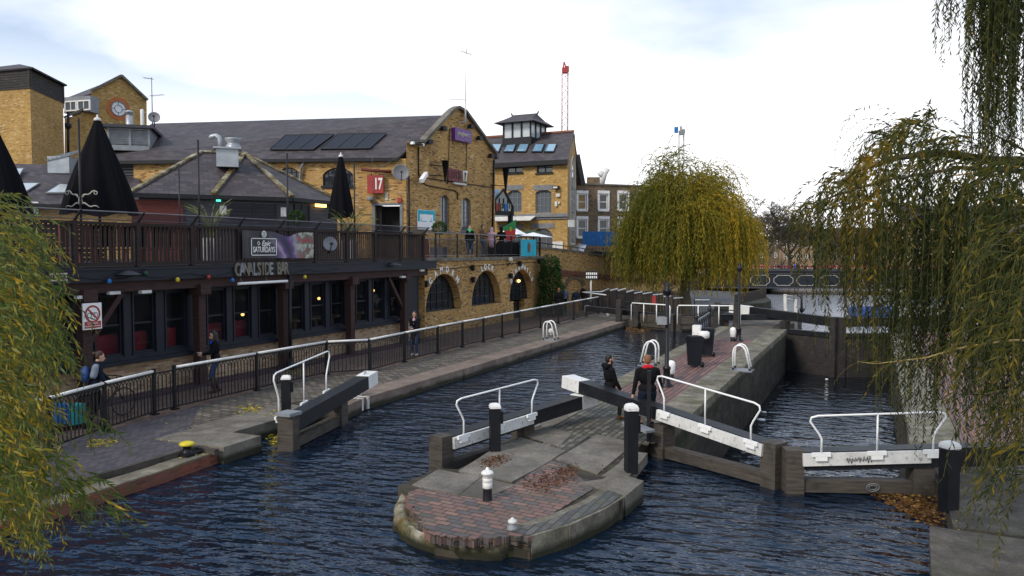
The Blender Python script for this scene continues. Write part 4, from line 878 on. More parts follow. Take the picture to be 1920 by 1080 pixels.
for wi, x0, y0, x1, y1 in ((1, 412, 386, 424, 402), (1, 526, 389, 536, 406)):
    q = KW[wi].rect(x0, y0, x1, y1); m = MB(); KW[wi].bx(m, *q[:2], *q[2:], .02, .05); m.build('notice', 'white_grimy', ki)
a, z = KW[2].px(597, 384); m = MB(); KW[2].bx(m, a - .3, a + .3, z - .1, z + .1, .05, .2); tag(m.build('bulkhead_lamp', 'lamp_warm', origin=tuple(KW[2].p(a, z, .1)), bevel=.05), 'lit yellow bulkhead lamp under the kiosk eaves', 'lamp')
a, z = KW[1].px(409, 375); m = MB(); KW[1].bx(m, a - .08, a + .08, z - .06, z + .06, .05, .15); tag(m.build('signal_lamp', 'lamp_green', origin=tuple(KW[1].p(a, z, .1)), bevel=.03), 'small lit green lamp under the kiosk eaves', 'lamp')
# metal vent box with a swan neck on the kiosk roof
c = PD(427, 297, 33.4); t = thing('roof_vent', 'grey metal vent box with a curved chrome pipe on the kiosk roof', 'roof vent', tuple(c)); m = MB(); m.box(c + V((0, 0, .0)), (.85, .75, .75), TH + .3); m.box(c + V((0, 0, .39)), (1.1, .95, .07), TH + .3); m.build('box', 'galv', t)
b = c + V((-.28, -.12, .42)); m = MB(); m.tube([b, b + V((0, 0, .32)), b + V((-.04, -.02, .44)), b + V((-.16, -.07, .52)), b + V((-.32, -.14, .48)), b + V((-.36, -.16, .40))], .1, 10); m.build('swan_neck', 'galv', t)
b = c + V((.22, .1, .42)); m = MB(); m.lathe([(.3, 0), (.3, .12), (.24, .14), (.24, .2), (.34, .36), (.34, .4), (0, .38)], b, 14); m.build('cowl', 'galv', t)
# ================================================================ low slate building at the left
lo = thing('low_building', 'low brick building with a slate roof and two skylights at the left edge', 'building', PD(100, 400, 37))
a0, a1 = PD(-120, 380, 36.5), PD(262, 378, 38.5); b0, b1 = PD(-120, 305, 42), PD(262, 307, 43.5); a1.z = a0.z; b1.z = b0.z
LL = Wall((a0.x, a0.y), (a1.x, a1.y)); m = MB(); LL.face(m, [(0, 3.5), (LL.L, 3.5), (LL.L, a0.z), (0, a0.z)], -.2); m.build('wall', 'brick_gold', lo)
roof('roof', [[a0, a1, b1, b0]], lo); m = MB(); m.bar(a0 + V((0, 0, -.08)), a1 + V((0, 0, -.08)), .14, .14); m.build('gutter', 'black_paint', lo)
window(LL, *LL.rect(52, 378, 70, 400), lo, 'white_paint', 'glass_pale', 1, 1, -.15)
for q in ([(85, 365), (128, 365), (146, 348), (112, 348)], [(40, 363), (52, 361), (76, 346), (42, 346)], [(10, 345), (30, 344), (46, 318), (26, 318)]):
    P = [onroof(x, y, a0, a1, b1) for x, y in q]; nn = P[0][1]; m = MB(); m.plate([p[0] + nn * .09 for p in P], .06, nn); o = m.build('skylight', 'grey_frame', lo)
    cc = sum((p[0] for p in P), V((0, 0, 0))) / 4; m = MB(); m.plate([cc.lerp(p[0], .86) + nn * .105 for p in P], .01, nn); m.build('pane', 'glass_pale', o)
c = PD(119, 307, 39.6); t = thing('roof_vent', 'pale sheet metal vent with a ribbed sloping top on the low left roof', 'roof vent', tuple(c)); m = MB(); m.box(c + V((0, 0, -.1)), (1.0, 1.1, .8), TH + .1); m.build('box', 'galv', t); m = MB(); M = Matrix.Translation(c + V((0, 0, .38))) @ Matrix.Rotation(TH + .1, 4, 'Z') @ Matrix.Rotation(-.25, 4, 'Y') @ Matrix.Rotation(.25, 4, 'X'); m.box(None, (1.15, 1.25, .05), M=M)
for i in range(6): m.box(None, (.05, 1.25, .05), M=M @ Matrix.Translation((-.5 + i * .2, 0, .05)))
m.build('ribbed_top', 'galv', t)
# ================================================================ gold brick tower
tw = thing('brick_tower', 'tall blank yellow brick tower with a black boarded top at the far left', 'tower', PD(60, 470, 50))
q = [PD(-170, 300, 53), PD(60, 300, 50), PD(121, 300, 55), PD(-110, 300, 62)]; tz = PD(60, 166, 50).z
m = MB(); m.prism([(p.x, p.y) for p in q], 3.4, tz); m.build('wall', 'brick_gold', tw)
m = MB(); m.prism([(p.x, p.y) for p in q], tz + .002, tz + 1.25)
bd = MB()
for a, b in ((q[0], q[1]), (q[1], q[2])):
    W_ = Wall((a.x, a.y), (b.x, b.y))
    for k in range(8): W_.bx(bd, 0, W_.L, tz + k * .155, tz + k * .155 + .13, .0, .04)
    W_.bx(bd, -.06, .08, tz, tz + 1.25, .03, .08); W_.bx(bd, W_.L - .08, W_.L + .06, tz, tz + 1.25, .03, .08)
m.build('top_storey', 'slats', tw); bd.build('boarding', 'timber_dark', tw)
cc = sum(q, V((0, 0, 0))) / 4; ov = [V((cc.x, cc.y, 0)) + (V((p.x, p.y, 0)) - V((cc.x, cc.y, 0))) * 1.06 for p in q]
for p in ov: p.z = tz + 1.25
ra = ov[0].lerp(ov[3], .5).lerp(ov[1].lerp(ov[2], .5), .4); rb = ov[0].lerp(ov[3], .5).lerp(ov[1].lerp(ov[2], .5), .78); ra.z = rb.z = tz + 1.25 + 1.05
roof('roof', [[ov[0], ov[1], rb, ra], [ov[1], ov[2], rb], [ov[2], ov[3], ra, rb], [ov[3], ov[0], ra]], tw, t=.1)
m = MB(); p = PD(128, 210, 52); m.tube([PD(128, 212, 54), PD(128, 300, 54)], .08, 8); m.lathe([(.08, 0), (.22, .2), (.22, .4), (.1, .42)], PD(128, 243, 54), 8); m.build('downpipe', 'black_paint', tw)
# ---- gabled block with the round window
gh = thing('gabled_building', 'yellow brick block whose gable holds a round white window ringed in orange brick', 'building', PD(222, 300, 60))
gA, gB_ = PD(130, 300, 57.5), PD(276, 300, 61.5); GG = Wall((gA.x, gA.y), (gB_.x, gB_.y)); O = [GG.px(*p) for p in [(121, 345), (121, 222), (148, 215), (171, 200), (171, 172), (226, 144), (275, 190), (276, 345)]]
m = MB(); GG.face(m, O); b = [GG.p(a, z, -6) for a, z in (O[6], O[7])]; m.face([GG.p(*O[6]), GG.p(*O[7]), b[1], b[0]]); m.build('wall', 'brick_gold', gh)
cp = MB(); K = [GG.p(a, z + .08, .05) for a, z in O]
for i, j in ((4, 5), (5, 6)): cp.bar(K[i], K[j], .45, .16)
cp.bar(K[1], K[3], .4, .14); cp.build('coping', 'stone', gh)
ca, cz = GG.px(222, 204); m = MB(); M0 = GG.M(ca, cz, 0)
def ring(mb, M, r0, r1, d0, d1, n=28):
    for i in range(n):
        t0, t1 = 2 * pi * i / n, 2 * pi * (i + 1) / n
        P = [M @ V((r * cos(t), r * sin(t), d)) for r, t, d in ((r0, t0, d1), (r1, t0, d1), (r1, t1, d1), (r0, t1, d1))]; mb.face(P)
        mb.face([M @ V((r1 * cos(t0), r1 * sin(t0), d1)), M @ V((r1 * cos(t0), r1 * sin(t0), d0)), M @ V((r1 * cos(t1), r1 * sin(t1), d0)), M @ V((r1 * cos(t1), r1 * sin(t1), d1))])
        mb.face([M @ V((r0 * cos(t0), r0 * sin(t0), d0)), M @ V((r0 * cos(t0), r0 * sin(t0), d1)), M @ V((r0 * cos(t1), r0 * sin(t1), d1)), M @ V((r0 * cos(t1), r0 * sin(t1), d0))])
ring(m, M0, .56, .84, 0, .04); m.build('brick_surround', 'orange_brick', gh)
m = MB(); ring(m, M0, .5, .57, 0, .08); ring(m, M0, .26, .29, .0, .06)
for k in range(4): a = k * pi / 2 + pi / 4 * 0; m.bar(M0 @ V((.29 * cos(a), .29 * sin(a), .03)), M0 @ V((.52 * cos(a), .52 * sin(a), .03)), .03, .03)
o = m.build('window', 'grey_frame', gh); m = MB(); m.face([M0 @ V((.52 * cos(2 * pi * i / 24), .52 * sin(2 * pi * i / 24), .01)) for i in range(24)]); m.build('pane', 'canvas_white', o)
rf0, rf1 = GG.p(*O[4], -.1), GG.p(*O[5], -.1); bb = V((-1, .35, 0)).normalized() * 14
roof('roof', [[rf0 + V((0, 0, -.1)), rf1 + V((0, 0, -.05)), rf1 + bb, rf0 + bb], [rf1, GG.p(*O[6], -.1), GG.p(*O[6], -.1) + bb, rf1 + bb]], gh, t=.15)
DW = Wall(tuple(PD(118, 200, 58.6))[:2], tuple(PD(170, 200, 57.9))[:2]); q = DW.rect(121, 183, 169, 208); m = MB(); DW.bx(m, 0, DW.L - .1, q[2] - .1, q[3] + .1, -.9, -.08); m.build('dormer', 'lead', gh)
window(DW, q[0], q[0] + (q[1] - q[0]) * .48, q[2], q[3] - .2, gh, 'white_paint', 'glass_grey', 2, 1, .0, .1, .06); window(DW, q[0] + (q[1] - q[0]) * .5, q[1], q[2], q[3] - .2, gh, 'white_paint', 'glass_grey', 2, 1, .0, .1, .06)
# ================================================================ second warehouse with roof lantern
w2 = thing('lantern_warehouse', 'yellow brick warehouse with a row of skylights and a square glazed roof lantern', 'warehouse', PD(990, 470, 64))
S1, S0 = PD(1064, 400, 62.0), PD(880, 400, 66.0); W2 = Wall((S0.x, S0.y), (S1.x, S1.y)); S2 = PD(1080, 400, 72.0); W3 = Wall((S1.x, S1.y), (S2.x, S2.y))
ezz = W2.px(1058, 302)[1]; hs = [W2.rect(950, 304, 980, 324), W2.rect(1006, 304, 1036, 324), W2.rect(951, 356, 978, 398) + (.3,), W2.rect(1004, 356, 1034, 400) + (.2,), W2.rect(998, 428, 1036, 475) + (.5,), W2.rect(940, 430, 978, 475) + (.5,)]
m = MB(); W2.holes(m, 0, W2.L, 3.0, ezz, hs, .3)
gap_, gz = W3.px(1078, 248); s3 = W3.px(1080, 300)[0]
W3.face(m, [(0, 3.0), (W3.L, 3.0), (W3.L, ezz - .3), (W3.L * .82, gz), (0, ezz)]); m.build('wall', 'brick_gold', w2)
window(W2, *hs[0], w2, 'black_paint', 'glass_grey', 2, 2, -.2, .08, .08, sill=.12); window(W2, *hs[1], w2, 'black_paint', 'glass_grey', 2, 2, -.2, .08, .08, sill=.12)
window(W2, *hs[2][:4], w2, 'grey_frame', 'glass_grey', 3, 3, -.2, .08, .05, .3); window(W2, *hs[3][:4], w2, 'grey_frame', 'glass_grey', 4, 3, -.2, .08, .05, .2)
window(W2, *hs[4][:4], w2, 'grey_frame', 'glass_dark', 3, 1, -.25, .1, .06, .5, name='door'); window(W2, *hs[5][:4], w2, 'grey_frame', 'glass_dark', 3, 1, -.25, .1, .06, .5, name='door')
m = MB()
for h in hs[2:]:
    m = MB(); W2.bx(m, h[0] - .15, h[1] + .15, h[3] - .02, h[3] + .38, 0, .04); m.build('lintel', 'grey_frame', w2)
zz = W2.px(1000, 404)[1]; m = MB(); W2.bx(m, 0, W2.L + .1, zz - .15, zz + .12, 0, .22); W2.bx(m, 0, W2.L + .05, zz - .32, zz - .18, 0, .1); m.build('string_course', 'grey_frame', w2)
q = W2.rect(928, 405, 1006, 413); m = MB(); m.plate([W2.p(q[0], q[3] - .1, .2), W2.p(q[1], q[3] - .1, .2), W2.p(q[1], q[2] - .1, 1.1), W2.p(q[0], q[2] - .1, 1.1)], .06); m.build('canopy', 'white_grimy', w2)
R1 = PD(1076, 247, 68.5); R0 = PD(895, 249, 72.5); E0, E1 = W2.p(-.5, ezz, .3), W2.p(W2.L + .15, ezz, .3); R0.z = R1.z; RP2 = (E0, E1, R1)
roof('roof', [[E0, E1, R1, R0], [R0, R1, PD(1090, 345, 76), PD(900, 345, 78)]], w2); m = MB(); m.bar(E0 + V((0, 0, -.1)), E1 + V((0, 0, -.1)), .3, .35); m.build('gutter', 'black_paint', w2); m = MB(); m.bar(R0 + V((0, 0, .06)), R1 + V((0, 0, .06)), .25, .15); m.build('ridge_tiles', 'terracotta', w2)
for x in (919, 946, 970, 999, 1022):
    q = [(x - 2, 287), (x + 15 + 2, 287), (x + 23, 272), (x + 5, 272)]
    P = [onroof(a, b, *RP2) for a, b in q]; nn = P[0][1]; m = MB(); m.plate([p[0] + nn * .12 for p in P], .1, nn); o = m.build('skylight', 'black_paint', w2); cc = sum((p[0] for p in P), V((0, 0, 0))) / 4
    m = MB(); m.plate([cc.lerp(p[0], .86) + nn * .135 for p in P], .01, nn); m.build('pane', 'glass_blue', o)
# lantern
c = PD(984, 247, 69.5); LM = Matrix.Translation((c.x, c.y, 0)) @ Matrix.Rotation(atan2(W2.u.y, W2.u.x), 4, 'Z'); zb, zt = PD(984, 262, 69.5).z, PD(984, 234, 69.5).z
m = MB(); m.T = LM; m.box((0, 0, zb - .5), (2.7, 3.2, 1.0)); m.box((0, 0, zt + .02), (3.0, 3.5, .1))
for x in (-1.28, -.43, .43, 1.28): m.box((x, -1.5, (zb + zt) / 2), (.12, .12, zt - zb)); m.box((x, 1.5, (zb + zt) / 2), (.12, .12, zt - zb))
for y in (-.5, .5): m.box((1.28, y, (zb + zt) / 2), (.12, .12, zt - zb)); m.box((-1.28, y, (zb + zt) / 2), (.12, .12, zt - zb))
m.build('lantern_frame', 'black_paint', w2); m = MB(); m.T = LM; m.box((0, 0, (zb + zt) / 2), (2.5, 2.9, zt - zb - .01)); m.build('lantern_glazing', 'glass_pale', w2)
zr = PD(984, 216, 69.5).z; m = MB(); m.T = LM; P0 = [(-1.9, -2.2, zt - .05), (1.9, -2.2, zt - .05), (1.9, 2.2, zt - .05), (-1.9, 2.2, zt - .05)]; P1 = [(-1.35, -1.3, zt + .35), (1.35, -1.3, zt + .35), (1.35, 1.3, zt + .35), (-1.35, 1.3, zt + .35)]; P2 = [(-1.15, -.1, zr), (1.15, -.1, zr), (1.15, .1, zr), (-1.15, .1, zr)]
for A_, B_ in ((P0, P1), (P1, P2)):
    for i in range(4): m.face([A_[i], A_[(i + 1) % 4], B_[(i + 1) % 4], B_[i]])
m.face(P2); m.face(P0[::-1]); m.tube([(-1.2, 0, zr), (1.2, 0, zr)], .09, 6); m.tube([(-1.2, 0, zr), (-1.3, 0, zr + .25)], .07, 5); m.tube([(1.2, 0, zr), (1.3, 0, zr + .25)], .07, 5); m.build('lantern_roof', 'slate', w2)
# mural window on the end gable and fire-escape brace
q = (W3.L * .25, W3.L * .8); m = MB(); window(W3, q[0], q[1], 4.5, W3.px(1073, 292)[1], w2, 'white_grimy', 'glass_dark', 3, 6, .03, .12, .06, (q[1] - q[0]) / 2 * .95)
# fittings
a, z = W2.px(1045, 352); t = thing('floodlight', 'black floodlight by the top right window of the lantern warehouse', 'floodlight', tuple(W2.p(a, z, .2))); m = MB(); W2.bx(m, a - .25, a + .25, z - .12, z + .12, .1, .4); m.build('housing', 'black_paint', t, bevel=.02); m = MB(); W2.bx(m, a - .18, a + .18, z - .06, z + .06, .4, .42); m.build('lens', 'white_grimy', t)
m = MB()
for x0, y0, x1, y1 in ((1044, 363, 1051, 369), (1042, 378, 1046, 387), (1048, 378, 1051, 382)): q = W2.rect(x0, y0, x1, y1); W2.bx(m, *q, .0, .18)
tag(m.build('meter_boxes', 'white_grimy', origin=tuple(W2.p(a, z - 1, 0))), 'three small white electrical boxes below the black floodlight', 'junction box')
q = W2.rect(1037, 453, 1056, 472); m = MB(); W2.bx(m, *q, .0, .1); tag(m.build('notice_board', 'white_grimy', origin=tuple(W2.p(q[0], q[2], 0))), 'whitish street level notice board right of the arched doorway', 'notice board')
q = W3.rect(1066, 412, 1077, 425); m = MB(); t = PD(1071, 419, 61); m.box(t, (.5, .12, .55), TH + .3); tag(m.build('box_sign', 'white_grimy', origin=tuple(t)), 'pale square box sign projecting from the warehouse corner', 'sign')
# ================================================================ brown terraced house
br = thing('brown_terrace', 'plain brown brick terrace with white framed sash windows behind the blue hoarding', 'terraced house', PD(1160, 470, 78))
B0, B1 = PD(1079, 400, 76), PD(1262, 400, 80); BW = Wall((B0.x, B0.y), (B1.x, B1.y)); tz2 = BW.px(1090, 346)[1]; hs = []
for x in (1083, 1123, 1160, 1200, 1240): hs += [BW.rect(x, 363, x + 17, 394), BW.rect(x, 411, x + 17, 445)]
m = MB(); BW.holes(m, 0, BW.L, 1, tz2, hs, .15); BW.bx(m, 0, BW.L, tz2 - .01, tz2 + .01, -8, 0); m.build('wall', 'brick_brown', br); m = MB(); BW.bx(m, -.1, BW.L, tz2, tz2 + .14, -.4, .12); m.build('parapet', 'stone', br)
for i, h in enumerate(hs):
    window(BW, *h, br, 'white_paint', 'timber_tan' if i == 0 else 'glass_dark', 1, 2, -.1, .13, .07, sill=.12)
    m = MB(); BW.bx(m, h[0] - .14, h[1] + .14, h[3] + .002, h[3] + .28, 0, .1)
    BW.bx(m, h[0] - .14, h[0] - .002, h[2], h[3] + .002, 0, .05); BW.bx(m, h[1] + .002, h[1] + .14, h[2], h[3] + .002, 0, .05); m.build('surround', 'white_paint', br)
c = BW.p(*BW.px(1126, 346), -1.5); m = MB(); m.box(c + V((0, 0, .35)), (1.2, .9, .9), TH); m.build('chimney', 'brick_brown', br)
# black brace leaning beside the warehouse end
m = MB(); m.bar(PD(1083, 290, 70), PD(1094, 346, 70), .35, .35); tag(m.build('fire_escape_brace', 'slats', origin=tuple(PD(1090, 346, 70))), 'dark slanting beam against the sky at the right end of the warehouse', 'beam')
# hoarding, white tarpaulin, stall
q = BW.rect(1092, 434, 1172, 462); hb = thing('hoarding', 'bright blue boarded hoarding in front of the brown terrace', 'hoarding', tuple(PD(1130, 470, 72))); H0, H1 = PD(1092, 434, 71), PD(1173, 434, 71.5); HW = Wall((H0.x, H0.y), (H1.x, H1.y)); z1_, z0_ = HW.px(1130, 434)[1], HW.px(1130, 461)[1]
m = MB()
for i in range(7): HW.bx(m, HW.L * i / 7 + .01, HW.L * (i + 1) / 7 - .01, z0_, z1_, -.02, .02 + .006 * (i % 2))
m.build('boards', 'blue_board', hb); m = MB(); HW.bx(m, 0, HW.L, z0_ - .16, z0_ - .02, -.2, .0); HW.bx(m, 0, HW.L, z0_ - .5, z0_ - .36, -.2, .0)
for i in range(12): HW.bx(m, HW.L * i / 12, HW.L * i / 12 + .1, z0_ - .5, z0_ - .02, -.2, .04)
m.build('timber_frame', 'timber_tan', hb); m = MB(); HW.bx(m, 0, HW.L, 1.0, z0_ - .5, -3, -2.8)
for i in range(5): HW.bx(m, HW.L * i / 4 - .04, HW.L * i / 4 + .04, 1.0, z0_, -.1, -.02)
m.build('dark_backing', 'dark_interior', hb)
# ================================================================ lock gates and furniture
def rail_path(a, b, h, lean0=.0, lean1=.0, ends=(1, 1), out=.12):
    """a,b foot points; S-bent tube handrail h above"""
    a, b = V(a), V(b); u = (b - a).normalized(); pts = []
    def end(p, s): return [p, p + V((0, 0, h * .38)), p + V((0, 0, h * .52)) - u * s * .05, p + V((0, 0, h * .86)) - u * s * out * 1.0, p + V((0, 0, h * .96)) - u * s * out * .9, p + V((0, 0, h)) - u * s * out * .35]
    pts += end(a, 1) if ends[0] else [a, a + V((0, 0, h * .9)), a + V((0, 0, h)) + u * .06]
    e = end(b, -1) if ends[1] else [b, b + V((0, 0, h * .9)), b + V((0, 0, h)) - u * .06]
    return pts + e[::-1]
def gate(name, label, mitre, quoin, end, zt, beam_w=.34, beam_h=.34, plank=None, rail=None, white=.85, bottom=-2.6, wside=1, tone='black_paint', posts=True, cap='white_grimy', lower=True, wood='timber_grey'):
    """mitre, quoin, end: (x,y,z of beam top)"""
    M_, Q, E = V(mitre), V(quoin), V(end); t = thing(name, label, 'lock gate', (Q.x, Q.y, -.33), 'lock gates'); u = (E - M_).normalized(); n = V((-u.y, u.x, 0)).normalized() * wside
    m = MB(); we = E - u * white; m.bar(M_ + u * .18 - V((0, 0, beam_h / 2)), we - V((0, 0, beam_h / 2)), beam_w, beam_h); m.build('balance_beam', tone, t, bevel=.015)
    m = MB(); m.bar(we + V((0, 0, -beam_h / 2 + .003)), E + V((0, 0, -beam_h / 2 + .003)), beam_w + .02, beam_h + .02); m.build('beam_end', 'white_paint', t, bevel=.015)
    hu = V((u.x, u.y, 0)).normalized(); L = (V((Q.x, Q.y, 0)) - V((M_.x, M_.y, 0))).length
    if posts:
        m = MB(); m.b2((0, 0, 0), (0, 0, 0)) if False else None; c = V((M_.x, M_.y, 0)); M4 = Matrix.Translation((c.x, c.y, (M_.z + .03 + bottom) / 2)) @ Matrix.Rotation(atan2(hu.y, hu.x), 4, 'Z'); m.box(None, (.32, .36, M_.z + .03 - bottom), M=M4); m.build('mitre_post', wood, t, bevel=.02)
        m = MB(); M4 = Matrix.Translation((Q.x, Q.y, (Q.z - beam_h + bottom) / 2)) @ Matrix.Rotation(atan2(hu.y, hu.x), 4, 'Z'); m.box(None, (.36, .36, Q.z - beam_h - bottom), M=M4); m.build('heel_post', wood, t, bevel=.02)
    if lower:
        a, b = V((M_.x, M_.y, 0)) + hu * .17, V((Q.x, Q.y, 0)) - hu * .18; m = MB(); m.bar(a + V((0, 0, -.2)), b + V((0, 0, -.2)), .26, .22); m.build('top_rail', 'timber_grey', t, bevel=.01)
        m = MB(); m.bar(a + V((0, 0, (bottom - .32) / 2)), b + V((0, 0, (bottom - .32) / 2)), .16, -bottom - .32); m.build('gate_leaf', 'timber_dark', t)
    if plank:
        s0, s1, z0, z1, d = plank; m = MB(); A_ = M_ + u * s0 + n * (beam_w / 2 + .035); B_ = M_ + u * s1 + n * (beam_w / 2 + .035); m.bar(A_ + V((0, 0, (z0 + z1) / 2)), B_ + V((0, 0, (z0 + z1) / 2)), .06, z1 - z0); m.build('white_plank', 'white_grimy', t, bevel=.006)
        m = MB(); A_ = M_ + u * s0 - n * .02; B_ = M_ + u * s1 - n * .02
    if rail:
        s0, s1, h, e = rail; off = n * (beam_w / 2 + .09); a = M_ + u * s0 + off; b = M_ + u * s1 + off
        m = MB(); m.tube(rail_path(a, b, h, ends=e, out=.2), .019, 8); c = a.lerp(b, .5); m.tube([c, c + V((0, 0, h))], .017, 8)
        for p in (a, c, b):
            m.bar(p + V((0, 0, -.03)) - u * .16, p + V((0, 0, -.03)) + u * .16, .05, .07); m.bar(p + V((0, 0, -.1)) - u * .1, p + V((0, 0, -.1)) + u * .1, .05, .08)
        m.build('handrail', 'white_rail', t)
    return t, u, n
g1, u, n = gate('lock_gate', 'near gate leaf with white end, long white plank and handrail, closed from the island', (-1.62, 15.2, .47), (-4.0, 16.5, .62), (-6.75, 18.15, .97), .47, plank=(.1, 2.75, -.24, -.02, 0), rail=(.32, 2.5, .72, (1, 1)), white=.62, wside=1, beam_h=.27)
g2, u2, n2 = gate('lock_gate', 'near gate leaf with scribbled white plank, reaching to the right bank', (-1.28, 15.05, .42), (.80, 15.85, .52), (4.6, 17.2, .72), .42, plank=(.12, 2.3, -.24, -.02, 0), rail=(.42, 2.32, .66, (1, 1)), white=.8, wside=-1)
m = MB(); rr = random.Random(3); p = V((-1.28, 15.05, .42)) + u2 * .85 + n2 * .25 + V((0, 0, -.14)); pts = []
for i in range(26): pts.append(p + u2 * (i * .018) + V((0, 0, .05 * sin(i * 2.3) + rr.uniform(-.02, .02))) + n2 * .003)
m.tube(pts, .006, 4); m.build('scribble', 'black_paint', g2)
c = V((-1.28, 15.05, -.25)) + u2 * 1.35 + n2 * .16; m = MB(); m.tube([c + u2 * .11 * cos(a * pi / 8) + V((0, 0, .07 * sin(a * pi / 8))) for a in range(16)], .008, 5, closed=True); m.tube([c + u2 * .07 * cos(a * pi / 8) + V((0, 0, .04 * sin(a * pi / 8))) for a in range(16)], .007, 5, closed=True); m.build('ring_emblem', 'lead', g2)
g3, u3, n3 = gate('lock_gate', 'open gate leaf with white plank and handrail lying along the left side of the island', (-7.55, 13.35, .42), (-6.95, 15.9, .50), (-6.15, 18.2, .62), .42, plank=(.12, 2.55, -.24, -.02, 0), rail=(.35, 2.45, .72, (1, 1)), white=.62, wside=-1, beam_h=.3)
g4, u4, n4 = gate('lock_gate', 'open black gate leaf with white end and handrail lying against the left bank', (-11.55, 13.7, .40), (-12.1, 16.2, .55), (-12.5, 18.25, .70), .4, rail=(.05, 2.4, .95, (1, 1)), white=.62, wside=1, beam_h=.34)
m = MB(); p = V((-11.55, 13.7, .43)); m.b2((p.x - .2, p.y - .2, .43), (p.x + .2, p.y + .2, .5)); m.build('post_cap', 'lead', g4)
e = V((-12.5, 18.25, .70)); m = MB(); m.tube([e - u4 * .5 + V((0, 0, .02)), e - u4 * .5 + V((0, 0, .1)), e - u4 * .4 + V((0, 0, .1)), e - u4 * .4 + V((0, 0, .02))], .015, 6); m.build('staple', 'galv', g4)
# big painted strapping posts
def spost(px, py, top_py, w_, label, notch=True, z=0.0):
    b = G(px, py, z); Z = (b.x * -sin(TH) + b.y * cos(TH)); h = (py - top_py) * Z / FPX * 1.01; t = thing('strapping_post', label, 'post', tuple(b), 'black lockside posts with white tops')
    m = MB(); m.T = Matrix.Translation(b) @ Matrix.Rotation(TH + .2, 4, 'Z'); m.box((0, 0, h * .45 - .02), (w_, w_, h * .9)); m.build('shaft', 'black_post', t, bevel=.025)
    m = MB(); m.T = Matrix.Translation(b) @ Matrix.Rotation(TH + .2, 4, 'Z'); q = w_ / 2 + .006
    prev = None
    for r_, zz in ((q, h * .9), (q, h * .94), (q * .82, h * .98), (q * .4, h)):
        ring_ = [m.v((x * r_, y * r_, zz)) for x, y in ((-1, -1), (1, -1), (1, 1), (-1, 1))]
        if prev:
            for i in range(4): m.bm.faces.new((prev[i], prev[(i + 1) % 4], ring_[(i + 1) % 4], ring_[i]))
        prev = ring_
    m.bm.faces.new(prev); m.build('cap', 'white_paint', t)
    m = MB(); m.T = Matrix.Translation(b) @ Matrix.Rotation(TH + .2, 4, 'Z'); m.box((w_ * .5 + .03, 0, h * .70), (.06, w_ * .5, h * .25)); m.build('iron_strap', 'black_paint', t); return t
spost(1183, 885, 755, .2, 'tall square black post with white cap at the island corner by the near gate')
spost(928, 846, 755, .2, 'black post with white cap in front of the white plank of the open island gate')
spost(537, 778, 703, .22, 'black post with white cap at the foot of the left bank gate handrail')
spost(1778, 955, 825, .21, 'tall black post with white cap on the right bank beside the floating leaves')
# thin vertical black iron beside the near gate
m = MB(); b = V((-4.25, 16.3, 0)); m.box((b.x, b.y, .75), (.07, .07, 1.5)); tag(m.build('iron_bar', 'black_post', origin=tuple(b)), 'thin upright black bar just behind the near gate beam at the island corner', 'iron bar')
m = MB(); p0 = V((-3.9, 16.1, -.35)); m.bar(V((-4.12, 15.95, .30)), V((-4.75, 16.35, .36)), .26, .05); tag(m.build('foot_step', 'lead', origin=(-4.2, 15.8, 0)), 'grey foot board fixed under the near gate beam by the shorts-wearing man', 'step')
# bollards
def bollard(b, kind, label, s=1.0, group=None):
    b = V(b); t = thing('bollard', label, 'bollard', tuple(b), group)
    if kind == 'banded':
        m = MB(); m.lathe([(.08, 0), (.074, .02), (.07, .19), (.07, .2)], b, 20); m.build('base', 'black_post', t)
        m = MB(); m.lathe([(.072, .2), (.079, .205), (.079, .29), (.074, .295), (.079, .3), (.079, .36), (.074, .365), (.079, .37), (.079, .42), (.1, .43), (.103, .45), (.085, .47), (.045, .49), (.03, .50), (.022, .53), (0, .54)], b, 20); m.build('head', 'white_paint', t)
    elif kind == 'small':
        m = MB(); m.lathe([(.08, 0), (.08, .04), (.055, .06), (.055, .09)], b, 16); m.build('base', 'lead', t)
        m = MB(); m.lathe([(.055, .09), (.07, .10), (.065, .13), (.03, .145), (.02, .165), (0, .17)], b, 16); m.build('head', 'white_grimy', t)
    elif kind == 'yellow':
        m = MB(); m.b2((b.x - .2, b.y - .2, b.z), (b.x + .2, b.y + .2, b.z + .06)); m.lathe([(.11, .06), (.08, .1), (.08, .17), (.11, .19)], b, 18); m.build('base', 'black_post', t, bevel=.01)
        m = MB(); m.lathe([(.11, .19), (.145, .2), (.152, .23), (.13, .255), (.07, .275), (0, .28)], b, 22); m.build('head', 'yellow_paint', t)
    elif kind == 'capsule':
        m = MB(); m.lathe([(.10, 0), (.10, .3 * s), (.095, .31 * s)], b, 16); m.build('base', 'black_post', t)
        m = MB(); m.lathe([(.095, .31 * s), (.11, .33 * s), (.13, .6 * s), (.137, .78 * s), (.125, .9 * s), (.08, .98 * s), (0, 1.02 * s)], b, 18); m.build('head', 'white_rail', t)
    elif kind == 'knob':
        m = MB(); m.lathe([(.06, 0), (.05, .1), (.09, .14), (.12, .2), (.12, .28), (.07, .34), (0, .36)], b, 14); m.build('head', 'white_grimy', t)
        m = MB(); m.lathe([(.1, 0), (.1, .03), (.06, .04)], b, 14); m.build('base', 'black_post', t)
    return t
bollard(G(914, 938), 'banded', 'white banded bollard with black base standing on the round brick nose of the island')
bollard(G(961, 992), 'small', 'tiny white mushroom bollard at the front edge of the brick nose')
bollard(G(351, 853, -.09), 'yellow', 'yellow topped mooring bollard on the low stone ledge at the left')
bollard(G(1330, 663), 'capsule', 'white capsule bollard just behind the two black bins', .62, 'white capsule bollards')
bollard(G(1374, 640), 'capsule', 'white capsule bollard at the foot of the far lamp post', .62, 'white capsule bollards')
bollard(G(1140, 594), 'knob', 'small white knob bollard near the far end of the left towpath', .8)
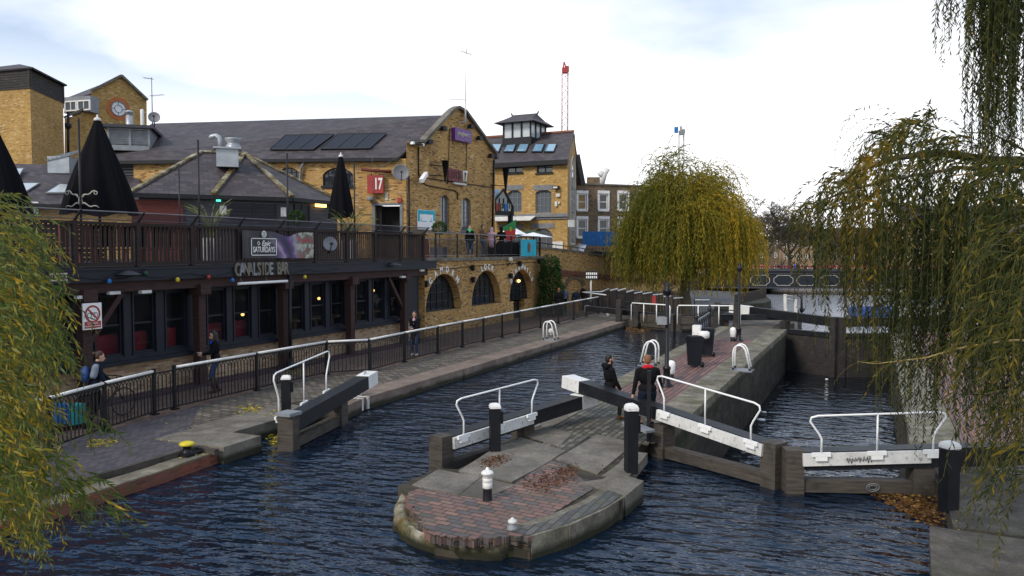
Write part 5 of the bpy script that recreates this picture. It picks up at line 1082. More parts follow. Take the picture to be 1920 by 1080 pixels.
bollard(G(1033, 630), 'knob', 'small white knob bollard behind the ladder hoops of the left towpath', .8)
bollard(G(676, 742), 'knob', 'small white knob beneath the white end of the left bank gate', .7)
bollard(G(1258, 712), 'capsule', 'white capsule bollard half hidden behind the man in shorts', .6, 'white capsule bollards')
b = G(998, 800); t = thing('mooring_ring', 'dark round iron ring plate on the island stone behind the open gate', 'mooring ring', tuple(b)); m = MB(); m.tube([b + V((.17 * cos(a * pi / 8), .17 * sin(a * pi / 8), .03)) for a in range(16)], .028, 6, closed=True); m.lathe([(.07, 0), (.07, .05), (0, .06)], b, 12); m.build('ring', 'lead', t)
# capstan like white winding post
b = V((-6.05, 30.2, 0)); t = thing('paddle_post', 'white painted paddle gear stump behind the black bins', 'paddle gear', tuple(b)); m = MB(); m.box(b + V((0, 0, .6)), (.3, .3, 1.2)); m.lathe([(.12, 0), (.22, .05), (.22, .25), (.12, .3)], b + V((.25, 0, .7)), 10); m.build('body', 'white_paint', t, bevel=.05)
# ladder hoops
def hoops(px, py, label, along, w_=.42, sp=.42, h=.85):
    b = G(px, py); t = thing('ladder_hoops', label, 'ladder rail', tuple(b), 'white ladder hoops'); 
    for k in (-1, 1):
        o = b + V((0, k * sp / 2, 0)); m = MB(); P = []
        L = .5 * along
        for x, z in ((0, .06), (0, h * .72), (.03, h * .88), (.11, h * .98), (.2, h), (.29, h * .95), (.36, h * .82), (.5, .06)): P.append(o + V((x * along * 1.1, 0, z)))
        m.tube(P, .03, 8); m.build('hoop', 'white_rail', t); m = MB()
        for x in (0, .55 * along): m.lathe([(.045, 0), (.045, .1), (.04, .1)], o + V((x, 0, 0)), 8)
        m.build('foot_sockets', 'black_post', t)
    m = MB(); m.b2((b.x - .1, b.y - sp / 2 - .1, -.02), (b.x + .62 * along, b.y + sp / 2 + .1, .022)); m.build('base_plate', 'lead', t)
hoops(1022, 637, 'white pair of ladder hoops on the edge of the left towpath', 1)
hoops(1232, 685, 'white pair of ladder hoops on the left edge of the island by the lamp post', -1)
hoops(1376, 693, 'white pair of ladder hoops on the right edge of the island past the bins', 1)
# wheelie bins
def bin_(b, rz, label):
    t = thing('wheelie_bin', label, 'wheelie bin', tuple(b), 'black wheelie bins'); M = Matrix.Translation(V(b)) @ Matrix.Rotation(rz, 4, 'Z')
    m = MB(); m.T = M; M = M @ Matrix.Diagonal((.78, .72, 1, 1)); m.T = M; a = [(-.22, -.24), (.22, -.24), (.22, .22), (-.22, .22)]; c = [(-.28, -.30), (.28, -.30), (.28, .32), (-.28, .32)]
    A_ = [m.v((x, y, .06)) for x, y in a]; C_ = [m.v((x, y, .98)) for x, y in c]
    for i in range(4): m.bm.faces.new((A_[i], A_[(i + 1) % 4], C_[(i + 1) % 4], C_[i]))
    m.bm.faces.new(A_[::-1]); m.bm.faces.new(C_); m.box((0, 0, .95), (.6, .66, .06)); m.build('body', 'bin_plastic', t, bevel=.02)
    m = MB(); m.T = M; m.box((0, -.02, 1.02), (.62, .66, .06)); m.box((0, -.02, 1.06), (.54, .56, .04)); m.tube([(-.22, .38, 1.0), (.22, .38, 1.0)], .02, 6); m.build('lid', 'bin_plastic', t, bevel=.015)
    for s in (-1, 1):
        m = MB(); m.T = M @ Matrix.Translation((s * .26, .26, .1)) @ Matrix.Rotation(pi / 2, 4, 'Y'); m.lathe([(0, -.03), (.1, -.03), (.1, .03), (0, .03)], (0, 0, 0), 14); m.build('wheel', 'black_post', t)
bin_(G(1302, 688), -.9, 'nearer black wheelie bin standing on the island brick paving'); bin_(G(1326, 668), -1.2, 'farther black wheelie bin beside the black lattice board on the island')
b0, b1 = G(1305, 664), G(1330, 640); t = thing('island_sign', 'black framed lattice board between two posts behind the bins', 'sign', tuple(b0)); sw = Wall(tuple(b0)[:2], tuple(b1)[:2]); zz = 1.4
for s in (0, sw.L): m = MB(); m.tube([sw.p(s, 0), sw.p(s, zz)], .07, 8); m.lathe([(.1, 0), (.1, .06), (.05, .1), (.07, .16), (0, .22)], sw.p(s, zz), 8); m.build('post', 'black_post', t)
m = MB(); sw.bx(m, 0, sw.L, 1.25, 1.3, -.02, .02); sw.bx(m, 0, sw.L, .55, .6, -.02, .02); sw.bx(m, .1, sw.L - .1, .6, 1.25, -.01, .0)
m.build('board', 'lead', t); m = MB()
for i in range(6): s = .1 + (sw.L - .2) * i / 6; m.bar(sw.p(s, .6, .02), sw.p(s + sw.L / 7, 1.25, .02), .02, .05); m.bar(sw.p(s + sw.L / 7, .6, .025), sw.p(s, 1.25, .025), .02, .05)
m.build('lattice', 'black_post', t)
# lamp posts
def lamp(b, h, label, box=None):
    b = V(b); t = thing('lamp_post', label, 'lamp post', tuple(b), 'slim black lamp posts'); m = MB(); m.lathe([(.2, 0), (.2, .05), (.11, .12), (.1, .5), (.12, .52), (.12, .58), (.065, .62), (.055, h), (0, h + .02)], b, 14); m.build('pole', 'black_post', t)
    m = MB(); m.lathe([(.07, 0), (.13, .1), (.13, .16), (.06, .2), (.09, .3), (0, .42)], b + V((0, 0, h - .25)), 10); m.tube([b + V((.05, 0, h - .1)), b + V((.28, 0, h + .02)), b + V((.34, 0, h - .12))], .015, 5); m.build('head', 'black_post', t)
    if box: m = MB(); m.box(b + V((-.12, -.08, box)), (.28, .2, .22)); m.build('light_box', 'lead', t)
    return t
lamp(G(1250, 725), 2.95, 'nearer slim black post on the island with a small grey lamp box', 1.95)
lamp(G(1385, 640), 3.35, 'farther slim black post at the middle of the island, beside a white bollard')
# far gates of the left chamber
gate('lock_gate', 'far gate leaf with grey timber top joined to the left towpath', (-9.88, 42.75, .55), (-12.4, 43.9, .55), (-15.6, 45.2, .72), .5, tone='black_paint', white=.01, wside=-1, beam_h=.3)
gate('lock_gate', 'far gate leaf with black beam and white end lying across the island tip', (-9.55, 42.75, .55), (-7.3, 43.8, .55), (-3.9, 45.0, .62), .5, tone='black_paint', white=.6, wside=-1, beam_h=.3)
for a, b, lb in (((-12.1, 43.5), (-9.95, 42.5), 'weathered grey plank across the top of the left far gate'), ((-9.45, 42.5), (-7.4, 43.4), 'weathered grey plank across the top of the far gate by the island')):
    m = MB(); m.bar((a[0], a[1], .3), (b[0], b[1], .3), .08, .42); m.bar((a[0], a[1] + .1, -.1), (b[0], b[1] + .1, -.1), .1, .2); tag(m.build('gate_plank', 'timber_grey', origin=(a[0], a[1], 0), bevel=.01), lb, 'plank')
for a, b, lb in (((-12.3, 43.2), (-9.9, 42.2), 'white tube handrail on the left far gate'), ((-9.5, 42.2), (-6.4, 43.2), 'white tube handrail on the far gate nearer the island')):
    t = thing('gate_handrail', lb, 'handrail', (a[0], a[1], .5)); A_, B_ = V((a[0], a[1], .1)), V((b[0], b[1], .1)); m = MB(); m.tube(rail_path(A_, B_, 1.0, ends=(0, 0)), .03, 8)
    for k in (.33, .66): c = A_.lerp(B_, k); m.tube([c, c + V((0, 0, 1.0))], .026, 6)
    m.build('rail', 'white_rail', t)
def rackpair(x, y, label, h=1.25):
    t = thing('paddle_posts', label, 'paddle gear', (x, y, 0), 'paired black paddle gear posts')
    for k in (-.5, .5):
        m = MB(); m.b2((x + k - .14, y - .15, -.2), (x + k + .14, y + .15, h)); m.build('post', 'timber_dark', t, bevel=.03)
    for z in (h - .1, h - .4): m = MB(); m.tube([(x - .36, y, z), (x + .36, y, z)], .03, 6); m.build('bar', 'black_paint', t)
rackpair(-12.55, 43.3, 'pair of black timber paddle posts on the left bank at the far gate'); rackpair(-7.1, 43.2, 'pair of black timber paddle posts on the island side of the far gate')
# far gates of the right chamber
g7, u7, n7 = gate('lock_gate', 'far gate leaf of the deep chamber with a large white beam end over the island', (-1.75, 42.2, .72), (-4.2, 43.6, .8), (-7.3, 45.9, 1.0), .7, white=1.45, wside=-1, beam_h=.45, bottom=-3.2, lower=False, wood='timber_dark')
g8, u8, n8 = gate('lock_gate', 'far gate leaf of the deep chamber on the right bank side', (-1.45, 42.2, .70), (1.0, 43.4, .7), (5.2, 45.6, .8), .7, white=.8, wside=-1, beam_h=.42, bottom=-3.2, lower=False, wood='timber_dark')
for t_, a, b in ((g7, (-1.8, 42.25), (-4.1, 43.5)), (g8, (-1.4, 42.25), (.9, 43.4))):
    m = MB(); m.bar((a[0], a[1], -.16), (b[0], b[1], -.16), .3, .24); m.build('walkway', 'black_paint', t_); m = MB(); m.bar((a[0], a[1], -1.75), (b[0], b[1], -1.75), .2, 2.9); m.build('gate_leaf', 'timber_dark', t_)
t = thing('white_gate_posts', 'two white painted uprights of the far gate standing before the bright water', 'post', (-4.2, 43.0, 0))
for px0, y0, y1, x_ in ((1472, 552, 602, -4.35), (1492, 562, 630, -3.85)):
    p1 = PX(px0, y1, x_); p0 = PX(px0, y0, x_); m = MB(); m.bar(p1, p1.lerp(p0, .5) + V((.02, 0, 0)), .16, .13); m.bar(p1.lerp(p0, .5) + V((.02, 0, 0)), p0, .15, .12); m.build('post', 'white_grimy', t)
m = MB(); m.tube([PX(1472, 553, -4.35), PX(1492, 556, -3.85)], .02, 5); m.tube([PX(1472, 559, -4.35), PX(1492, 563, -3.85)], .02, 5); m.build('bar', 'white_grimy', t)
m = MB(); p = PX(1503, 600, -3.6); q = PX(1503, 547, -3.6); m.tube([p, q], .06, 8); m.tube([p.lerp(q, .3), p.lerp(q, .42)], .12, 8); tag(m.build('paddle_rod', 'black_post', origin=tuple(p)), 'tall thin black rod beside the white uprights of the far gate', 'paddle rod')
# ================================================================ the long towpath fence
FT = [(-14.7, 7.6), (-14.95, 10.6), (-15.5, 12.3), (-15.93, 14.02), (-16.0, 14.7), (-16.05, 17.7), (-16.05, 20.9), (-15.12, 21.95), (-15.3, 24.4), (-15.42, 27.0), (-15.5, 29.2), (-15.52, 31.2), (-15.6, 33.3), (-15.65, 35.4), (-15.75, 38.3), (-15.8, 41.0), (-15.85, 43.6), (-15.9, 46.0), (-15.95, 48.5)]
fe = thing('towpath_fence', 'long black hooped iron fence with a white handrail between towpath and bar', 'fence', (-15.5, 20, 0))
FH = 1.07
m = MB()
for i, (a, b) in enumerate(zip(FT, FT[1:])):
    a3, b3 = V((a[0], a[1], FH)), V((b[0], b[1], FH)); u = (b3 - a3).normalized(); s = .05 if i != 3 else .0
    if i == 3: continue
    m.tube([a3 + u * s, b3 - u * s], .036, 8)
m.build('handrail', 'white_paint', fe)
for i, (a, b) in enumerate(zip(FT, FT[1:])):
    a3, b3 = V((a[0], a[1], 0)), V((b[0], b[1], 0)); L = (b3 - a3).length; u = (b3 - a3) / L; m = MB(); n = max(2, round(L / (.125 if i < 8 else .115))); st = L / n; hoop = i < 8
    m.bar(a3 + V((0, 0, .08)), b3 + V((0, 0, .08)), .012, .04); m.bar(a3 + V((0, 0, FH - .06)), b3 + V((0, 0, FH - .06)), .012, .035)
    for k in range(1, n): p = a3 + u * st * k; m.box(p + V((0, 0, .5 if hoop else .53)), (.02, .02, .82 if hoop else .9), atan2(u.y, u.x))
    if hoop:
        for k in range(0, n - 1):
            c = a3 + u * st * (k + 1) + V((0, 0, .86)); P = [c - u * st * cos(t) * 1.0 + V((0, 0, .14 * sin(t))) for t in [j * pi / 7 for j in range(8)]]
            m.tube(P, .012, 4, cap=False)
    m.build('panel', 'black_paint', fe)
for i, a in enumerate(FT):
    m = MB(); m.box((a[0], a[1], FH / 2), (.07, .07, FH + .03 if i not in (3, 4) else FH + .12)); m.box((a[0], a[1], .02), (.16, .16, .04)); m.build('post', 'black_post', fe)
# far zigzag rail and stepped railings by the willow
t = thing('ramp_railing', 'black railing with a white zigzag handrail where the towpath ramp begins', 'railing', (-15.9, 48.5, 0))
Z3 = [V((-15.95, 48.5, 1.07)), V((-18.6, 48.9, 1.25)), V((-18.0, 54.5, 1.5))]
Z3 = [PD(1136, 553, 52), PD(1092, 548, 54), PD(1128, 547, 56), PD(1142, 541, 57)]
m = MB(); m.tube(Z3, .04, 8); m.build('handrail', 'white_rail', t); m = MB()
for a, b in zip(Z3, Z3[1:]):
    n = int((b - a).length / .13) + 1
    for k in range(n): p = a.lerp(b, k / n); m.box((p.x, p.y, p.z - .62), (.018, .018, 1.2))
m.build('balusters', 'black_paint', t)
xs = [(1143, 1158, 545, 541), (1157, 1173, 545, 541), (1173, 1188, 548, 544), (1188, 1204, 550, 547), (1204, 1222, 551, 548), (1223, 1242, 553, 551), (1243, 1258, 556, 555), (1262, 1280, 559, 558), (1302, 1330, 562, 562)]
for i, (x0, x1, y0, y1) in enumerate(xs):
    Zd = 52.5 + i * .35; a, b = PD(x0, y0, Zd), PD(x1, y1, Zd + 1.1); t = thing('step_railing', 'short stepped railing section with a sloping white rail, %s from the left beside the willow' % 'first second third fourth fifth sixth seventh eighth ninth'.split()[i], 'railing', (a.x, a.y, a.z - 1.5), 'stepped railing sections')
    m = MB(); m.bar(a, b, .05, .06); m.build('handrail', 'white_rail', t); m = MB()
    for k in range(10): p = a.lerp(b, (k + .5) / 10); m.box((p.x, p.y, p.z - .75), (.02, .02, 1.45))
    m.build('balusters', 'black_paint', t)
    m = MB(); m.box((a.x, a.y, a.z - .75), (.06, .06, 1.6)); m.build('post', 'black_post', t)
# life-ring red dot
m = MB(); c = PD(1226, 562, 52); m.box(c, (.25, .1, .5), TH); tag(m.build('red_tag', 'red_paint', origin=tuple(c), bevel=.03), 'small red marker hanging on the stepped railing', 'marker')
# ramp wall with red band and arch
rw = thing('ramp_wall', 'sloping yellow-brown brick wall with a red brick band and a blind arch', 'brick wall', (-19.4, 52, -1))
RWp = [(-22.2, 46.7), (-20.6, 50.5), (-19.9, 56), (-19.2, 62), (-18.4, 70), (-17.0, 80)]
tops = [4.35, 4.15, 3.85, 3.4, 2.9, 2.3]
m = MB(); c_ = MB(); r_ = MB(); rail_ = MB()
for i in range(len(RWp) - 1):
    a, b = RWp[i], RWp[i + 1]; za, zb = tops[i], tops[i + 1]
    u = V((b[0] - a[0], b[1] - a[1], 0)).normalized(); n = V((u.y, -u.x, 0))
    A_, B_ = V((a[0], a[1], 0)), V((b[0], b[1], 0))
    m.face([A_ + V((0, 0, -3)), B_ + V((0, 0, -3)), B_ + V((0, 0, zb)), A_ + V((0, 0, za))]); m.face([A_ - n * .4 + V((0, 0, za)), A_ + V((0, 0, za)), B_ + V((0, 0, zb)), B_ - n * .4 + V((0, 0, zb))])
    c_.bar(A_ - n * .2 + V((0, 0, za + .06)), B_ - n * .2 + V((0, 0, zb + .06)), .55, .14); r_.bar(A_ + n * .03 + V((0, 0, za - 1.6)), B_ + n * .03 + V((0, 0, zb - 1.6)), .08, .42)
    rail_.tube([A_ - n * .2 + V((0, 0, za + .38)), B_ - n * .2 + V((0, 0, zb + .38))], .035, 6)
    for k in range(5): p = A_.lerp(B_, k / 5) - n * .2; z = za + (zb - za) * k / 5; rail_.tube([p + V((0, 0, z)), p + V((0, 0, z + .38))], .025, 5)
m.build('wall', 'brick_yellow', rw); c_.build('coping', 'stone', rw); r_.build('red_band', 'brick_red', rw); rail_.build('rail', 'black_paint', rw)
RW = Wall(RWp[1], RWp[2]); a, z = RW.px(1078, 519); m = MB(); pts = arcpts(a - 1.7, a + 1.5, z, .7)
for (s0, z0), (s1, z1) in zip(pts, pts[1:]): m.bar(RW.p(s0, z0, .03), RW.p(s1, z1, .03), .08, .35)
m.build('arch_ring', 'brick_brown', rw)
# signpost
b = PD(1108, 548, 50); t = thing('signpost', 'white finger post with a small lettered board by the ramp railing', 'signpost', (b.x, b.y, b.z - .6)); m = MB(); m.tube([b - V((0, 0, .6)), PD(1108, 508, 50)], .06, 8); m.build('post', 'white_grimy', t); c = PD(1109, 516, 49.9); m = MB(); m.box(c, (.8, .08, .55), TH); m.build('board', 'letter_black', t)
for i in range(2): text_mesh(('TOWPATH', 'LOCK')[i] if False else ('OO', 'HH')[i], .3, Matrix.Translation(c + V((sin(TH) * .05, -cos(TH) * .05, 0)) + V((cos(TH), sin(TH), 0)) * (-.18 + .36 * i)) @ Matrix.Rotation(TH, 4, 'Z') @ Matrix.Rotation(pi / 2, 4, 'X'), 'letter', 'letter_white', t, .01) if False else None
m = MB()
for r0 in (-.12, .1):
    for k in range(6): m.box(c + V((cos(TH), sin(TH), 0)) * (-.3 + k * .12) + V((sin(TH) * .05, -cos(TH) * .05, r0)), (.08, .02, .14), TH)
m.build('lettering', 'letter_white', t)
# ================================================================ things on the terrace and the bar front
def parasol(px, ytop, ybot, Z, wtop, wbot, label, seed=1, emblem=False, zb=None):
    base = PD(px, ybot, Z); tp = PD(px, ytop, Z); t = thing('parasol', label, 'parasol', (base.x, base.y, 3.6), 'closed black parasols on the terrace'); r = random.Random(seed)
    H = tp.z - base.z; R1 = wbot * Z / FPX / 2; R0 = wtop * Z / FPX / 2; N = 40; m = MB(); rows = []
    for j in range(13):
        f = j / 12; rad = R1 + (R0 - R1) * (1 - (1 - f) ** 1.0); rad *= (1 + .12 * sin(f * 3.1)); row = []
        for k in range(N):
            a = 2 * pi * k / N; fold = 1 - .26 * (1 - f * .6) * (abs(sin(a * 4 + .6 * f)) ** 1.5); hem = (.10 * H * (.5 + .5 * sin(a * 4 + 1)) * .35 if j == 0 else 0)
            row.append(m.v((base.x + cos(a) * rad * fold, base.y + sin(a) * rad * fold, base.z + H * f + hem)))
        rows.append(row)
    for A_, B_ in zip(rows, rows[1:]):
        for k in range(N): f = m.bm.faces.new((A_[k], A_[(k + 1) % N], B_[(k + 1) % N], B_[k])); f.smooth = True
    m.build('canopy', 'canvas_black', t); m = MB(); m.lathe([(R0 * .9, 0), (R0 * 1.1, .03), (R0 * .9, .09), (.03, .12), (.02, .2), (0, .2)], (base.x, base.y, tp.z - .02), 12); m.build('finial', 'white_grimy', t)
    m = MB(); m.tube([(base.x, base.y, 3.6), (base.x, base.y, tp.z - .05)], .04, 8); m.lathe([(.35, 0), (.35, .08), (.06, .1)], (base.x, base.y, 3.6), 14); m.build('pole', 'black_post', t)
    if emblem:
        m = MB(); fw = V((sin(TH), -cos(TH), 0)); rt = V((cos(TH), sin(TH), 0)); c = V((base.x, base.y, base.z + H * .13)) + fw * R1 * .97
        for s in (-1, 1):
            for q in (0, 1):
                P = [c + rt * s * (.06 + .36 * k / 7 * (1 + .2 * q)) + V((0, 0, (.10 - .16 * q) + (.2 - .32 * q) * (k / 7) ** .7 + .03 * sin(k * 1.4))) - fw * (.10 * (k / 7) ** 2) for k in range(8)]; m.tube(P, [.028, .03, .022, .02, .02, .018, .02, .01], 5)
            e = c + rt * s * .42 + V((0, 0, .24)); m.tube([e + rt * .05 * cos(a * pi / 4) - fw * .06 + V((0, 0, .05 * sin(a * pi / 4))) for a in range(8)], .014, 5, closed=True)
        m.tube([c + V((0, 0, -.1)), c + V((0, 0, .1))], [.07, .05], 6); m.build('scroll_emblem', 'letter_cream', t)
    return t
parasol(187, 226, 404, 24.5, 12, 136, 'tall closed black parasol with a pale scroll emblem near its hem', 2, True)
parasol(-22, 205, 400, 22.0, 12, 150, 'closed black parasol cut off by the left edge of the picture', 3)
parasol(640, 294, 410, 32.5, 8, 50, 'slim closed black parasol between the kiosk and the red 17 sign', 5)
for px_, y0, X_, lb in ((147, 222, -18.3, 'tall thin black pole rising in front of the big parasol'), (371, 262, -18.3, 'tall thin black pole in front of the kiosk roof vent'), (538, 287, -18.3, 'thin black pole before the right slope of the kiosk roof'), (335, 307, -19.6, 'shorter rusty pole left of the tall pole by the kiosk'), (664, 305, -18.4, 'thin black pole just right of the slim closed parasol')):
    p = PX(px_, y0, X_); m = MB(); m.tube([(p.x, p.y, 3.6), p], .03 if X_ > -19 else .022, 6); tag(m.build('terrace_pole', 'black_post', origin=(p.x, p.y, 3.6)), lb, 'pole', 'thin poles along the terrace')
def spiky(c, h, n, label, pot='galv', seed=1, spread=.55):
    r = random.Random(seed); c = V(c); t = thing('potted_plant', label, 'potted plant', tuple(c)); L = []
    m = MB(); m.box(c + V((0, 0, .4)), (.45, .45, .8), .2); m.build('planter', pot, t, bevel=.01)
    for i in range(n):
        a = r.uniform(0, 6.3); out = V((cos(a), sin(a), 0)); k = r.uniform(.7, 1.1); tn = r.uniform(0, 1); p = c + V((r.uniform(-.12, .12), r.uniform(-.12, .12), .8)); d = out * r.uniform(.1, spread) + V((0, 0, 1)); d.normalize()
        for s in range(5):
            L.append((p, d, h * k * .3, .045 * (1 - s * .13), tn, a + 1.57)); p = p + d * h * k * .24; d = (d + out * .22 * s * .5 + V((0, 0, -.10 * s))).normalized()
    leaf_mesh('leaves', L, 'leaf_palm', t); return t
spiky((-18.9, PX(398, 430, -18.9).y, 3.6), 1.15, 46, 'spiky pale green plant in a grey planter left of the banner', seed=3)
spiky((-18.9, PX(655, 430, -18.9).y, 3.6), 1.2, 60, 'big spiky yellow-green plant in a metal planter below the slim parasol', seed=5, spread=.8)
def ball(c, r_, label, pot=True, n=900, seed=2, ell=.85):
    r = random.Random(seed); c = V(c); t = thing('clipped_shrub', label, 'potted shrub', (c.x, c.y, 3.6), 'clipped round shrubs'); L = []
    for i in range(n):
        d = V((r.gauss(0, 1), r.gauss(0, 1), r.gauss(0, 1))).normalized(); k = r.uniform(.75, 1.05); L.append((c + V((d.x * r_ * k, d.y * r_ * k, d.z * r_ * ell * k)), (d + V((r.uniform(-.6, .6), r.uniform(-.6, .6), r.uniform(-.2, .8)))), .07, .04, r.random(), r.uniform(0, 6)))
    leaf_mesh('foliage', L, 'leaf_ivy', t); m = MB(); m.tube([(c.x, c.y, 4.0), (c.x, c.y, c.z)], .03, 6); m.build('stem', 'bark', t); m = MB(); m.box((c.x, c.y, 3.8), (.45, .45, .4)); m.build('pot', 'slats', t, bevel=.02)
p = PX(556, 408, -19.0); ball(p, .28, 'clipped round shrub on the terrace in front of the kiosk shutters')
p = PX(824, 428, -19.9); ball(p, .36, 'clipped round shrub in a dark pot beside the map board', n=1200)
def flatsign(name, W_, q, label, cat, mat='white_clean', d=.02, th=.04):
    t = thing(name, label, cat, tuple(W_.p(q[0], q[2], d))); m = MB(); W_.bx(m, q[0], q[1], q[2], q[3], d, d + th); m.build('board', mat, t); return t
# no cycling sign on the end post
SW = Wall((-18.0, 8), (-18.0, 20)); q = SW.rect(147, 568, 182, 617); t = flatsign('warning_sign', SW, q, 'white no cycling sign with a red barred circle above a red panel', 'sign', d=.12); cx, w_ = (q[0] + q[1]) / 2, q[1] - q[0]; cz = q[3] - w_ * .52
m = MB(); ring(m, SW.M(cx, cz, .162), w_ * .33, w_ * .42, 0, .006); M = SW.M(cx, cz, .168) @ Matrix.Rotation(-pi / 4, 4, 'Z'); m.box(None, (w_ * .74, w_ * .075, .006), M=M); SW.bx(m, q[0] + .03, q[1] - .03, q[2] + .03, q[2] + .2, .16, .166); m.build('red_marks', 'red_paint', t)
m = MB()
for s in (-1, 1): ring(m, SW.M(cx, cz, .16) @ Matrix.Translation((s * w_ * .16, -w_ * .06, 0)), w_ * .10, w_ * .13, 0, .004, 16)
M0 = SW.M(cx, cz, .164); m.tube([M0 @ V((-w_ * .16, -w_ * .06, 0)), M0 @ V((-.04, .03, 0)), M0 @ V((.05, .03, 0)), M0 @ V((w_ * .16, -w_ * .06, 0))], .006, 4); m.build('bicycle_symbol', 'letter_black', t)
for k, s_ in enumerate(('CYCLISTS', 'PLEASE DISMOUNT')): text_mesh(s_, .07 if k == 0 else .05, SW.M(cx, q[2] + .15 - .07 * k, .168), 'lettering', 'letter_white', t, .002)
q = SW.rect(86, 512, 119, 527); t = flatsign('way_out_sign', SW, q, 'small cream WAY OUT sign on the fascia beside the willow', 'sign', 'cream_paint', d=.1); text_mesh('WAY OUT', .17, SW.M((q[0] + q[1]) / 2, (q[2] + q[3]) / 2, .15), 'lettering', 'letter_black', t, .004, xs=.8, bold=.006)
# CANALSIDE BAR lettering
FS = Wall((-17.88, 8), (-17.88, 31)); s0, _ = FS.px(439, 512); s1, _ = FS.px(538, 507); t = thing('bar_sign', 'weathered tall letters CANALSIDE BAR on the navy fascia below the banner', 'sign', tuple(FS.p(s0, 3.2, 0)))
T_ = 'CANALSIDE BAR'; adv = (s1 - s0) / len(T_)
for i, ch in enumerate(T_):
    if ch == ' ': continue
    text_mesh(ch, .56, FS.M(s0 + adv * (i + .5), 3.40, .06 if i % 3 else .05), 'letter', 'letter_tan' if i not in (1, 4, 8) else 'lead', t, .02, xs=.62, bold=.014)
m = MB(); FS.bx(m, s0, s1, 3.2, 3.6, .0, .03); m.build('backing', 'timber_dark', t)
t = thing('strip_light', 'long white tube light under the CANALSIDE BAR letters', 'lamp', tuple(FS.p(s0, 3.0, 0))); m = MB(); a, za = FS.px(441, 532); b, zb = FS.px(533, 527); m.tube([FS.p(a, za, .12), FS.p(b, zb, .12)], .045, 8); m.build('tube', 'white_clean', t); m = MB()
for f in (.1, .6): s = a + (b - a) * f; m.tube([FS.p(s, za, .1), FS.p(s, za + .15, .0)], .012, 4)
m.build('bracket', 'lead', t)
for x, y, mt, nm in ((205, 527, 'blue_board', 'blue bulb below the vent hood at the left of the fascia'), (273, 512, 'green_dark', 'green bulb on the left half of the fascia'), (333, 524, 'yellow_paint', 'yellow bulb between the first two maroon posts'), (391, 519, 'red_paint', 'pink-red bulb above the second maroon post'), (436, 525, 'blue_board', 'blue bulb at the left end of the strip light'), (572, 519, 'yellow_paint', 'pale yellow bulb right of the strip light')):
    p = PX(x, y, -17.8); t = thing('festoon_bulb', nm, 'light bulb', tuple(p), 'coloured bulbs along the fascia'); m = MB(); m.lathe([(0, -.08), (.05, -.05), (.06, 0), (.03, .06), (0, .06)], p, 10); m.build('bulb', mt, t); m = MB(); m.tube([p + V((0, 0, .05)), p + V((0, 0, .12))], .02, 5); m.build('cap', 'black_paint', t)
P = []
for i in range(60): f = i / 59; y = 13.5 + f * 10.5; P.append((-17.82, y, 3.36 - .10 * abs(sin(f * 6 * pi))))
m = MB(); m.tube(P, .008, 4); tag(m.build('festoon_cable', 'black_paint', origin=P[0]), 'thin drooping cable that carries the coloured bulbs', 'cable')
for x, y, lb in ((235, 514, 'flat dark vent hood on the fascia near the left bulbs'), (735, 497, 'small dark lamp under the right end of the fascia')):
    p = PX(x, y, -17.85); m = MB(); m.lathe([(.04, .12), (.1, .1), (.3, .02), (.3, 0), (0, 0)], p + V((.12, 0, -.02)), 14); tag(m.build('fascia_lamp', 'slats', origin=tuple(p)), lb, 'lamp')
for i, (x, y) in enumerate([(213, 549), (272, 547), (153, 557), (755, 519), (790, 507)]):
    p = PX(x, y, -18.0); t = thing('bracket_light', 'small white lamp under the beam, %s from the left' % 'second third first fourth fifth'.split()[i], 'lamp', tuple(p), 'small white lamps under the beam'); m = MB(); m.bar(p + V((0, -.16, 0)), p + V((0, .16, 0)), .14, .08); m.build('shade', 'white_grimy', t, bevel=.02); m = MB(); m.tube([p, p + V((-.1, 0, .2))], .015, 4); m.build('arm', 'black_paint', t)
# the hanging banner
BW_ = Wall((-18.0, 14), (-18.0, 28)); q0 = BW_.px(451, 430); q1 = BW_.px(585, 434); zb0 = BW_.px(451, 484)[1]; zt0 = BW_.px(460, 432)[1]
ban = thing('banner', 'printed banner reading Epic SATURDAYS with purple swirls, sagging on the terrace railing', 'banner', tuple(BW_.p(q0[0], zb0, .05))); L_ = q1[0] - q0[0]; Hh = zt0 - zb0
q = NM('banner_print'); uv = q.n('ShaderNodeTexCoord').outputs['UV']; wv = q.n('ShaderNodeTexWave', {'Vector': q.mix(.5, uv, q.n('ShaderNodeTexNoise', {'Vector': uv, 'Scale': 1.6, 'Detail': 3}).outputs['Color'], 'ADD'), 'Scale': .55, 'Distortion': 6.0, 'Detail': 3.0}, bands_direction='DIAGONAL')
cc = q.ramp(wv.outputs['Color'], [(0, (.03, .03, .06)), (.35, (.07, .05, .18)), (.55, (.22, .03, .20)), (.75, (.10, .08, .22)), (1, (.30, .28, .32))]); sx = q.n('ShaderNodeAttribute', attribute_name='tone'); k1 = q.ramp(sx.outputs['Fac'], [(.33, 0.0), (.5, 1.0)]); k2 = q.ramp(sx.outputs['Fac'], [(.70, 0.0), (.78, 1.0)])
g_ = q.ramp(q.noise(3.5, 3, uv), [(.35, (.30, .05, .06)), (.5, (.10, .12, .10)), (.6, (.45, .48, .38)), (.7, (.14, .05, .14))]); c2 = q.mix(k1, (.022, .022, .026), cc); c2 = q.mix(k2, c2, g_); q.l(c2, q.b.inputs['Base Color']); q.b.inputs['Roughness'].default_value = .5; MATS['banner_print'] = q.m
nx, nz = 44, 10; vs_, fs, tn = [], [], []
